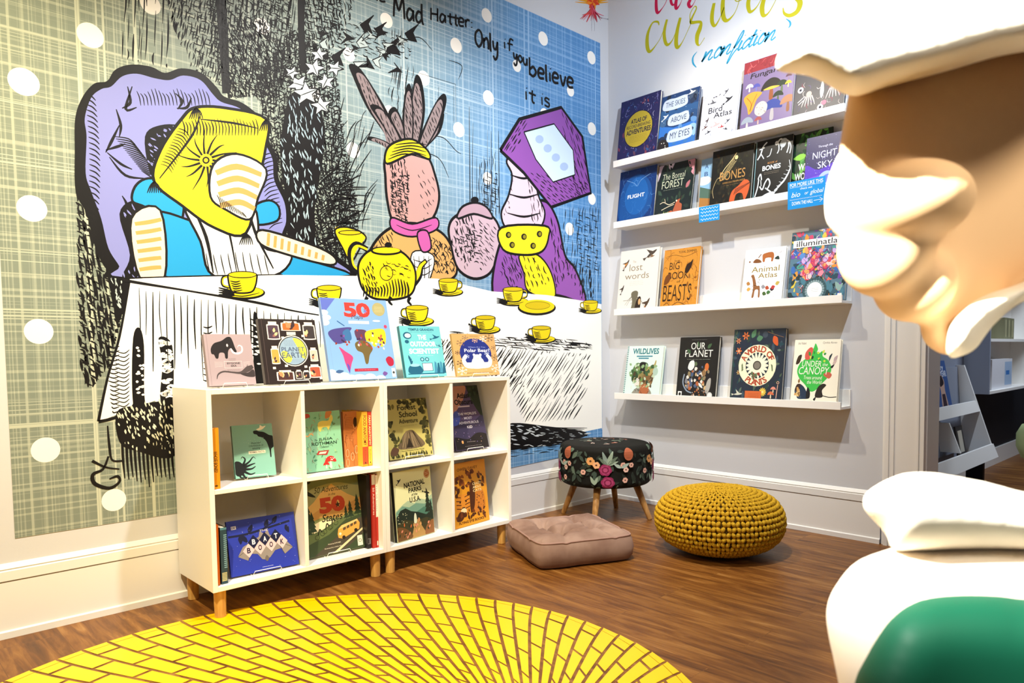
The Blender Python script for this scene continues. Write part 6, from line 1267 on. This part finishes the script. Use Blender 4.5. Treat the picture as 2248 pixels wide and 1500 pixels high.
def a_ourp(A):
    W = '#e4e4da'; A.text('OUR', .3,.80,.66,.91,W,.0); A.text('PLANET', .16,.68,.86,.79,W,.0); A.lines(.18,.84,.62,.66,1,'#a8b0a0',.001); A.lines(.3,.7,.94,.97,1,'#8a8a84',.001); A.leaf(.3,.74,.12,2.6,'#3f5a3c',.3); A.leaf(.72,.82,.12,.6,'#3f5a3c',.3); A.leaf(.5,.84,.1,2,'#3f5a3c',.3)
    A.ell(.52,.35,.36,.27,'#1c1a1c')
    for _ in range(60):
        a = RB.uniform(0,6.28); r = math.sqrt(RB.random()); A.leaf(.5+.32*r*math.cos(a),.34+.24*r*math.sin(a),RB.uniform(.04,.1),RB.uniform(0,6.28),RB.choice(['#a8603a','#8a7a5a','#d8d4c8','#5a6a4a','#4a5a78','#c8a878','#3a2c24','#7a7a80']),.45)
    A.blob([(.26,.5),(.3,.6),(.4,.62),(.42,.52),(.34,.46)],'#dfe0dc'); A.stroke([(.18,.4),(.16,.26),(.26,.14),(.4,.1)], .007,'#8a98a8'); A.ell(.68,.42,.05,.05,'#8a6a44'); A.ell(.74,.52,.05,.06,'#c86a34'); A.leaf(.56,.26,.14,-.6,'#e4e4e0',.2); A.blob([(.74,.14),(.78,.3),(.86,.34),(.86,.2),(.8,.1)],'#a8a49c'); specks(A,24,.4,.8,.04,.14,['#8a8680','#c8c0b4','#a8683a'],(.01,.018))
    A.rect(.05,.02,.15,.12,'#ece8e0'); A.ell(.1,.075,.03,.03,'#1c1c1c'); A.ell(.86,.07,.065,.05,'#e4e2dc'); A.ring(.86,.07,.05,.04,.001,'#6a6a6a')
L(3,(1494.5,741),(1580.5,739),.024,'#121213','#0c0c0d',a_ourp,'black book with a globe made of animals, second on the lowest ledge')
def a_plants(A):
    N_ = '#2a3c4c'; leaves(A,70,.04,.96,.03,.97,['#3a4c58','#2c4038','#4a5a4a','#24404a','#5a6a5c'],(.06,.13),.25)
    for u,v,r,c,d in ((.24,.91,.07,'#d8743a','#7a2c1c'),(.1,.84,.05,'#d88a5a','#7a3a28'),(.12,.7,.06,'#d8743a','#e8b088'),(.14,.4,.04,'#c8a868','#8a4a28')): flower(A,u,v,r,6,c,d)
    A.leaf(.78,.9,.16,-1.0,'#c8582c',.35); A.leaf(.36,.88,.14,1.0,'#4f7a5a',.35); A.leaf(.46,.86,.12,.2,'#4f7a5a',.4); A.ell(.62,.92,.05,.045,'#3a4450'); A.stroke([(.66,.96),(.8,.92),(.97,.88)], .002,'#8a6a4a'); flower(A,.64,.14,.07,12,'#d8b848','#e8d88a')
    A.ell(.5,.5,.365,.285,'#efe6c4'); A.ell(.5,.5,.225,.178,'#22303c')
    for k in range(18): a = k*2*math.pi/18; A.ell(.5+.145*math.cos(a),.5+.115*math.sin(a),.075,.022,'#efe8cc',10,math.atan2(math.sin(a)*.8,math.cos(a)))
    A.ell(.5,.5,.08,.064,'#4a4840'); A.ell(.5,.5,.06,.048,'#7a7468'); leaves(A,8,.42,.62,.34,.42,['#8a3a2c','#5a6a4a'],(.05,.08),.4)
    A.arc_text('A WORLD OF', .5,.5,.295,.232,162,18,.085,'#a8442c',.03); A.arc_text('PLANTS', .5,.5,.295,.232,-130,-50,.085,'#a8442c',.03,True)
    for s in (-1,1):
        for k in range(4): A.leaf(.5+s*.3,.42+k*.02,.05,1.2+s*.5+k*.2,'#6a7a58',.3)
    A.rect(.3,.04,.62,.15,'#c86434'); A.lines(.36,.58,.06,.13,3,'#4a2014',.001); A.stroke([(.9,.04),(.92,.24)], .004,'#d8a890', sm=False); A.rect(.87,.02,.93,.06,'#3a5a78'); A.ring(.92,.27,.02,.016,.003,'#d8a890'); mush(A,.8,.06,.12,'#c86a48','#d8c8a8'); mush(A,.84,.14,.1,'#d88a78','#d8c8a8'); bird(A,.16,.1,.16,'#c8c8b4',.1); A.rect(.28,.0,.72,.018,'#e8e2d0'); A.stroke([(.025,0),(.025,1)], .003,'#3f5a4a', sm=False)
L(3,(1613,724),(1726,721),.024,'#1f2a3a','#3c5440',a_plants,'tall navy book with a cream ring and white daisy, on the lowest ledge')
def a_canopy(A):
    G = '#3fb84a'; A.text('Iris Volant', .08,.925,.26,.965,'#5a5048',0,.25); A.text('Cynthia Alonso', .62,.925,.92,.965,'#5a5048',0,.25); A.text('Words & Pictures', .3,.03,.58,.06,'#5a5048',0,.25)
    A.blob([(.42,.2),(.3,.3),(.16,.4),(.1,.52),(.16,.64),(.26,.7),(.32,.8),(.42,.86),(.46,.94),(.52,.86),(.54,.78),(.62,.82),(.64,.74),(.76,.68),(.84,.56),(.8,.44),(.66,.32),(.54,.22)], G); A.fill([(.5,.8),(.54,.88),(.6,.84)],'#f0e9d4')
    A.blob([(.26,.7),(.26,.8),(.36,.88),(.42,.84),(.36,.7)],'#d0584a'); A.blob([(.68,.46),(.78,.5),(.86,.46),(.8,.4)],'#c0604a'); leaves(A,10,.36,.66,.66,.82,['#2c8a3a','#1c3a2a','#c8d84a'],(.05,.09),.4)
    A.text('UNDER', .2,.58,.62,.67,'#efeedc',.0,.15); A.text('the', .65,.59,.76,.64,'#efeedc',.0,.2); A.text('CANOPY', .14,.46,.80,.575,'#efeedc',.0,.15); A.text('Trees around', .26,.385,.66,.44,'#efeedc',0,.2); A.text('the World', .34,.315,.66,.37,'#efeedc',0,.2)
    for pts, c in (([(.14,.1),(.16,.3),(.26,.28),(.34,.2),(.4,.1),(.3,.08)],'#24344a'),([(.1,.14),(.1,.26),(.18,.24),(.2,.12)],'#d8b878'),([(.34,.1),(.36,.26),(.42,.2),(.42,.1)],'#1c1a1c'),([(.54,.12),(.58,.26),(.68,.32),(.76,.3),(.68,.22),(.7,.12)],'#2a2420'),([(.5,.08),(.56,.12),(.54,.06)],'#1c1a1c'),([(.06,.62),(.1,.74),(.18,.76),(.14,.64)],'#3a2c1c'),([(.78,.66),(.84,.78),(.78,.74)],'#24343a'),([(.82,.58),(.9,.62),(.86,.56)],'#1c1a1c'),([(.08,.2),(.12,.3),(.2,.3),(.16,.2)],'#3a2a22')): A.blob(pts, c)
    A.stroke([(.7,.14),(.84,.12),(1,.13)], .004,'#2a2420'); A.leaf(.88,.66,.12,.9,'#b8a0a0',.3); A.leaf(.86,.62,.1,.6,'#c8b0a8',.3); leaves(A,8,.1,.3,.1,.34,['#8a6a3a','#c89a5a','#3a4a5a'],(.04,.08),.4)
L(3,(1746,745.5),(1847,745.5),.024,'#f0e9d4','#24387f',a_canopy,'cream book with a bright green tree shape, right end of the lowest ledge')

# ------------------------------------------------------------------ blue shelf cards clipped over the second ledge's lip
def card(c4, name, label, rows):
    x = -SD-0.002; P = [on_x(*p, x) for p in c4]; y0 = (P[0].y+P[3].y)/2; y1 = (P[1].y+P[2].y)/2; z1 = (P[0].z+P[1].z)/2; z0 = (P[2].z+P[3].z)/2
    mb = MB(); mb.box((x-0.0008, y1, z0), (x, y0, z1), M('#1f8fd6', 0.45)); A = Art(mb, lambda u, v: V((x-0.0008, y0+(y1-y0)*u, z0+(z1-z0)*v)), (-1, 0, 0), 0.00005, 0.0001)
    rows(A); tag(mb.build(name), label, 'shelf card')
def big(A):
    W = '#f0f4f6'; A.text('FOR MORE LIKE THIS', .06,.8,.94,.93,W,.01); A.text('check out', .34,.66,.66,.74,W); A.text('bio', .1,.42,.34,.6,W,.0,.3); A.text('or', .46,.46,.56,.54,W,0,.3); A.text('global', .6,.4,.96,.6,W,.0,.3); A.text('DOWN THE HALL', .12,.13,.68,.26,W,.01)
    A.stroke([(.7,.2),(.94,.2)], .002,W, sm=False); A.stroke([(.86,.28),(.94,.2),(.86,.12)], .002,W, sm=False)
    for v in (.77,.33): A.stroke([(.06+.02*k,v+(.02 if k % 2 else -.01)) for k in range(44)], .0012,W, sm=False)
card(((1729,399),(1812,388),(1812,452),(1730,458)),'shelf_card','larger bright blue hand lettered card hanging on the second ledge',big)
def small(A):
    W = '#e4eef4'; 
    for v in (.84,.62,.4,.16):
        A.stroke([(.08+.05*k,v+.06*math.sin(k*2.3)) for k in range(18)], .002,W)
    A.text('Geology', .1,.38,.9,.56,W,0,.3) if False else None
card(((1536,455),(1581,448),(1578,483),(1533,489)),'shelf_card','smaller blue hand lettered card, left one on the second ledge',small)
# ================================================================== pale figure statue, right foreground
def statue():
    dep = 0.86
    def at(px, py, d): return CAM+ray(px, py)*d
    base = at(2230, 1400, 0.93); base.z = 0
    t = thing('figure_statue', base, 'large pale painted figure statue with overhanging cap and green vest, right foreground', 'statue')
    def plaster(name, h, rough=0.6):
        m, nt, b, N, L = nodemat(name, rough, 0.25); tc = N('ShaderNodeTexCoord'); no = N('ShaderNodeTexNoise'); no.inputs['Scale'].default_value = 300; L(tc.outputs['Object'], no.inputs['Vector'])
        bp = N('ShaderNodeBump'); bp.inputs['Strength'].default_value = 0.05; bp.inputs['Distance'].default_value = 0.001; L(no.outputs['Fac'], bp.inputs['Height']); L(bp.outputs['Normal'], b.inputs['Normal'])
        b.inputs['Base Color'].default_value = hexc(h); return m
    SKIN, CREAM, GREEN = plaster('peach_plaster', '#efc796'), plaster('cream_plaster', '#efe6d2'), plaster('green_plaster', '#054a34', 0.6)
    def ball(mb, c, ax, ay, az, m):
        nu, nv = 20, 12; vs, fs = [], []
        for i in range(nv+1):
            ph = math.pi*i/nv
            for k in range(nu): th = 2*math.pi*k/nu; vs.append(c+ax*(math.sin(ph)*math.cos(th))+ay*(math.sin(ph)*math.sin(th))+az*math.cos(ph))
        for i in range(nv):
            for k in range(nu): k3 = (k+1) % nu; fs.append((i*nu+k, i*nu+k3, (i+1)*nu+k3, (i+1)*nu+k))
        mb.add(vs, fs, m)
    def swell(mb, out, d0, th, rad, m, slope=0.0):
        """a full rounded body inside an outline: as thick as th metres to either side, rounded over rad pixels"""
        P = smooth_pts(out, True, 4); st = 12
        x0, x1 = min(p[0] for p in P), max(p[0] for p in P); y0, y1 = min(p[1] for p in P), max(p[1] for p in P)
        nx, ny = int((x1-x0)/st)+2, int((y1-y0)/st)+2; E = list(zip(P, P[1:]+P[:1]))
        def near(x, y):
            best, q, ins = 1e18, (x, y), False
            for (ax, ay), (bx, by) in E:
                if (ay > y) != (by > y) and x < (bx-ax)*(y-ay)/(by-ay)+ax: ins = not ins
                dx, dy = bx-ax, by-ay; l2 = dx*dx+dy*dy
                u = 0 if l2 == 0 else max(0, min(1, ((x-ax)*dx+(y-ay)*dy)/l2)); cx, cy = ax+dx*u, ay+dy*u; d = (cx-x)**2+(cy-y)**2
                if d < best: best, q = d, (cx, cy)
            return ins, math.sqrt(best), q
        G = [[near(x0+i*st, y0+j*st) for i in range(nx)] for j in range(ny)]; idx = {}; vs, fs = [], []
        def vert(i, j, side):
            ins, d, q = G[j][i]
            key = (i, j, side if ins else 0)
            if key not in idx:
                f = math.sqrt(max(0, 1-(1-min(d/rad, 1))**2)) if ins else 0.0
                px, py = (x0+i*st, y0+j*st) if ins else q
                idx[key] = len(vs); vs.append(at(px, py, d0+slope*(px-2000)/1000+side*th*f))
            return idx[key]
        for j in range(ny-1):
            for i in range(nx-1):
                if any(G[b][a][0] for a, b in ((i, j), (i+1, j), (i, j+1), (i+1, j+1))):
                    for s in (-1, 1):
                        q = [vert(i, j, s), vert(i+1, j, s), vert(i+1, j+1, s), vert(i, j+1, s)]; fs.append(tuple(q) if s > 0 else tuple(reversed(q)))
        mb.add(vs, fs, m)
    def body(name, m, outs, balls=(), vox=0.006, it=8):
        mb = MB()
        for q in outs: swell(mb, q[0], q[1], q[2], q[3], m, *(q[4:]))
        for q in balls:
            if len(q) == 6: px, py, d, rx, ry, rz = q; k = d/F; ball(mb, at(px, py, d), RT*(rx*k), UP*(ry*k), FW*rz, m)
            else: ball(mb, V(q[0]), V((q[1], 0, 0)), V((0, q[2], 0)), V((0, 0, q[3])), m)
        o = mb.build(name, t, smooth=True)
        r = o.modifiers.new('skin', 'REMESH'); r.mode = 'VOXEL'; r.voxel_size = vox; r.use_smooth_shade = True
        s = o.modifiers.new('soften', 'SMOOTH'); s.factor = 0.5; s.iterations = it
        return o
    D = dep
    body('head', SKIN, [([(1861,213),(1850,270),(1842,330),(1838,420),(1853,490),(1892,545),(1930,603),(1972,648),(2016,690),(2018,736),(2034,759),(2071,783),(2109,781),(2141,765),(2162,733),(2190,702),(2248,657),(2340,640),(2400,760),(2420,1080),(2560,1080),(2560,300),(2480,40),(2248,40),(2000,100),(1880,160)], D+.05, .10, 200, .33)],
         [(1985,450,D-.04,128,92,.085), (1940,545,D+.0,90,110,.07), (2005,625,D+.02,74,85,.065)], .006, 16)
    body('cap', CREAM, [([(1700,150),(1708,118),(1750,45),(1790,-10),(1850,-90),(2000,-160),(2250,-190),(2500,-120),(2560,40),(2400,90),(2248,114),(2170,130),(2103,150),(2023,172),(1949,190),(1885,212),(1855,208),(1815,185),(1773,166),(1719,160)], D-.06, .13, 60, .05)], [], .006, 5)
    body('hair', CREAM, [([(1850,325),(1826,368),(1810,421),(1810,480),(1831,512),(1863,549),(1893,576),(1930,615),(1968,650),(2002,706),(2040,690),(2010,560),(1950,400),(1905,320)], D+.07, .05, 70)], [(2150,300,D+.16,260,220,.08)], .006, 6)
    body('chin_piece', CREAM, [([(2250,618),(2173,643),(2119,672),(2087,709),(2077,750),(2078,786),(2109,784),(2143,767),(2165,735),(2192,704),(2250,660),(2345,640),(2430,560),(2330,570)], D-.0, .085, 90, .05)], [], .006, 6)  # cream piece along the right underside of the chin
    body('sleeve', CREAM, [([(1954,1206),(1957,1191),(1933,1159),(1901,1127),(1892,1108),(1898,1084),(1927,1063),(1959,1047),(1997,1036),(2045,1036),(2093,1044),(2162,1057),(2247,1079),(2400,1110),(2540,1120),(2540,1260),(2248,1215),(2023,1215)], D, .085, 95, .05)], [], .006, 6)
    body('coat', plaster('coat_plaster', '#e0d2bf'), [([(1954,1204),(1879,1233),(1837,1281),(1815,1324),(1813,1367),(1823,1420),(1837,1484),(1850,1560),(1870,1720),(2560,1720),(2560,1190),(2248,1175),(2050,1180)], D+.05, .13, 170, .05)], [((base.x, base.y, z), r, r, 0.12) for z, r in ((0.42,0.19),(0.32,0.195),(0.22,0.20),(0.13,0.205))], .007, 8)
    body('vest', GREEN, [([(1874,1502),(1895,1447),(1911,1404),(1938,1351),(1981,1316),(2034,1296),(2109,1289),(2183,1290),(2247,1297),(2560,1340),(2560,1780),(1850,1780),(1858,1600)], D-.035, .09, 160, .05)], [], .006, 6)
    mb = MB(); mb.lathe((base.x, base.y, 0), [(0.23, 0), (0.235, 0.01), (0.235, 0.03), (0.22, 0.045)], CREAM, 40); mb.build('plinth', t, smooth=False, bevel=0.003)
statue()

# ================================================================== the room beyond the doorway
def next_room():
    PANEL = M('#8f95a4', 0.6); LIPM = M('#efece6', 0.5)
    t = thing('sloping_book_display', (1.42, -1.53, 0), 'white and grey sloping two tier book display beyond the doorway', 'book display')
    xa, xb_ = 0.80, 2.03; f0, f1 = (-1.646, 0.19), (-1.43, 0.78)
    def fy(z): return f0[0]+(f1[0]-f0[0])*(z-f0[1])/(f1[1]-f0[1])
    def prism(name, x0, x1, poly, m):
        mb = MB(); n = len(poly); vs = [(x0, y, z) for y, z in poly]+[(x1, y, z) for y, z in poly]
        fs = [tuple(range(n)), tuple(range(2*n-1, n-1, -1))]+[(i, n+i, n+(i+1) % n, (i+1) % n) for i in range(n)]
        mb.add(vs, fs, m); mb.build(name, t)
    side = [(f0[0], f0[1]), (-1.43, f0[1]), (-1.402, 0.80), (f1[0]-0.02, 0.80)]
    for x in (xa, xb_-0.018): prism('side_panel', x, x+0.018, side, LIPM)
    prism('back_panel', xa+0.018, xb_-0.018, [(fy(0.2)+0.19, 0.22), (fy(0.2)+0.20, 0.22), (-1.404, 0.79), (-1.412, 0.79)], PANEL)
    prism('shelf', xa+0.018, xb_-0.018, [(fy(0.5), 0.50), (-1.46, 0.46), (-1.46, 0.475), (fy(0.515), 0.515)], PANEL)
    prism('shelf', xa+0.018, xb_-0.018, [(fy(0.2), 0.20), (-1.50, 0.20), (-1.50, 0.215), (fy(0.215), 0.215)], PANEL)
    prism('front_lip', xa, xb_, [(f0[0]-0.014, 0.19), (f0[0]-0.001, 0.19), (fy(0.275)-0.001, 0.275), (fy(0.275)-0.014, 0.275)], LIPM)
    prism('front_lip', xa, xb_, [(fy(0.49)-0.014, 0.49), (fy(0.49)-0.001, 0.49), (fy(0.56)-0.001, 0.56), (fy(0.56)-0.014, 0.56)], LIPM)
    for px in (2096, 1990):
        x = on_y(px, 940, fy(0.38)).x
        prism('divider', x, x+0.014, [(fy(0.28)+0.002, 0.28), (-1.50, 0.28), (-1.47, 0.46), (fy(0.46)+0.002, 0.46)], LIPM)
    for x in (xa+0.1, xb_-0.12):
        mb = MB(); mb.box((x, -1.60, 0), (x+0.04, -1.50, 0.188), DARK); mb.build('leg', t)
    # books on the upper tier
    def flat(name, label, pxl, pxr, pyt, col, art=None, z0=0.520, T=0.012, off=0.0):
        tl = math.atan2(f1[0]-f0[0], f1[1]-f0[1]); tl *= 0.5; n = V((0, -math.cos(tl), math.sin(tl))); ey = V((0, math.sin(tl), math.cos(tl))); ex = V((1, 0, 0))
        y = fy(z0)+0.03+off; a = on_y(pxl, 860, y).x; b = on_y(pxr, 860, y).x; top = onp((pxl+pxr)/2, pyt, n, n.dot(V((a, y, z0)))); h = (top-V((a, y, z0))).dot(ey)
        O = V((a, y, z0+T*math.sin(tl))); r = thing(name, V(((a+b)/2, y, z0)), label, 'book', 'books in the next room')
        book_mesh(r, O, ex, ey, n, b-a, max(h, 0.1), T, col, col, art)
    def a1(A):
        A.text('history', .05, .78, .8, .92, '#dfe4ee', .02); A.text('YEAR', .5, .68, .95, .8, '#dfe4ee', .02); A.blob([(.3,.05),(.35,.4),(.3,.6),(.5,.72),(.7,.6),(.66,.4),(.72,.05)], '#c8a494'); A.blob([(.36,.5),(.4,.66),(.56,.7),(.66,.56),(.5,.5)], '#2a1c20'); A.fill([(.36,.05),(.4,.34),(.62,.34),(.66,.05)], '#3a2630')
    flat('book', 'blue book with a pale figure, on the sloping display beyond the doorway', 2064, 2093, 792, '#3c5c98', a1)
    flat('book', 'maroon book leaning on the sloping display beside the blue one', 2052, 2062, 800, '#6a2030', lambda A: vtext(A, 'TALES', .2, .2, .7, .8, '#d8b0a8') if False else None)
    flat('book', 'dark plum book partly behind the door frame, on the sloping display', 2036, 2050, 786, '#4a2038', None)
    flat('book', 'framed looking dark book in the lower tier of the sloping display', 2112, 2126, 932, '#3a342e', lambda A: A.rect(.2,.15,.8,.85,'#c8c0ae'), 0.222, 0.012, 0.05)
    # wall cabinet with open shelves
    yf, yb = -1.56, -1.402; x0 = on_y(2173, 780, yf).x; x1 = x0+1.3
    zb_, zm = on_y(2173, 866, yf).z, on_y(2173, 750, yf).z; zt = zb_+2.2*(zm-zb_)
    t = thing('wall_cabinet', ((x0+x1)/2, -1.48, zb_), 'open white wall cabinet with grey end panel, far right beyond the doorway', 'cabinet')
    def P(n, a, b, m): mb = MB(); mb.box(a, b, m); mb.build(n, t)
    P('end_panel', (x0, yf, zb_), (x0+0.02, yb, zt), PANEL); P('side_panel', (x1-0.02, yf, zb_), (x1, yb, zt), LIPM)
    for z in (zb_, zm, zt-0.02): P('shelf', (x0+0.02, yf, z), (x1-0.02, yb, z+0.02), LIPM)
    P('back_panel', (x0+0.02, yb-0.006, zb_+0.02), (x1-0.02, yb, zt-0.02), LIPM)
    y = yf+0.03
    def item(name, label, cat, pa, pb, pt, z, cols, grp=None):
        a, b = on_y(pa, 800, y).x, on_y(pb, 800, y).x; h = on_y(pa, pt, y).z-z; r = thing(name, ((a+b)/2, y+0.05, z), label, cat, grp); mb = MB(); mb.box((a, y, z), (b, y+0.10, z+h), M(cols[0])); 
        A = Art(mb, lambda u, v: V((a+(b-a)*u, y, z+h*v)), (0, -1, 0), 0.00005, 0.0002); A.clip = True
        for q in cols[1:]: A.rect(*q)
        mb.build('cover' if cat == 'book' else 'body', r)
    zz = zm+0.0205
    for k in range(3): item('book', ('first', 'second', 'third')[k]+' of three olive spined books from the left in the wall cabinet', 'book', 2203+k*7.2, 2209.6+k*7.2, 697+k, zz, ['#7c7a5c', (.3,.1,.7,.9,'#a8a27c')], 'olive books in the wall cabinet')
    item('storage_box', 'white box with a blue label on the bottom shelf of the wall cabinet', 'box', 2178, 2222, 790, zb_+0.0205, ['#e2e2e6', (.62,.1,.98,.9,'#a8c0dc'), (.68,.45,.86,.6,'#3a78c0')])
    # dark panelling under the cabinet
    mb = MB(); mb.box((2.08, -1.412, 0.13), (5.3, -1.40, 0.62), DARK); tag(mb.build('trim_2'), kind='structure')
    # lime seat just inside the frame
    c = CAM+ray(2296, 970)*3.9; zc = c.z
    t = thing('tub_stool', (c.x, c.y, 0), 'pale lime round seat on a black base, cropped by the right picture edge', 'stool')
    mb = MB(); mb.lathe((c.x, c.y, 0), [(0.05, zc-0.115), (0.11, zc-0.09), (0.135, zc-0.03), (0.135, zc+0.04), (0.11, zc+0.09), (0.05, zc+0.105)], M('#cfe09a', 0.7), 32); mb.build('seat', t, smooth=True)
    mb = MB(); mb.lathe((c.x, c.y, 0), [(0.14, 0), (0.14, 0.03), (0.07, 0.08), (0.06, zc-0.11)], DARK, 28); mb.build('base', t, smooth=False)
next_room()
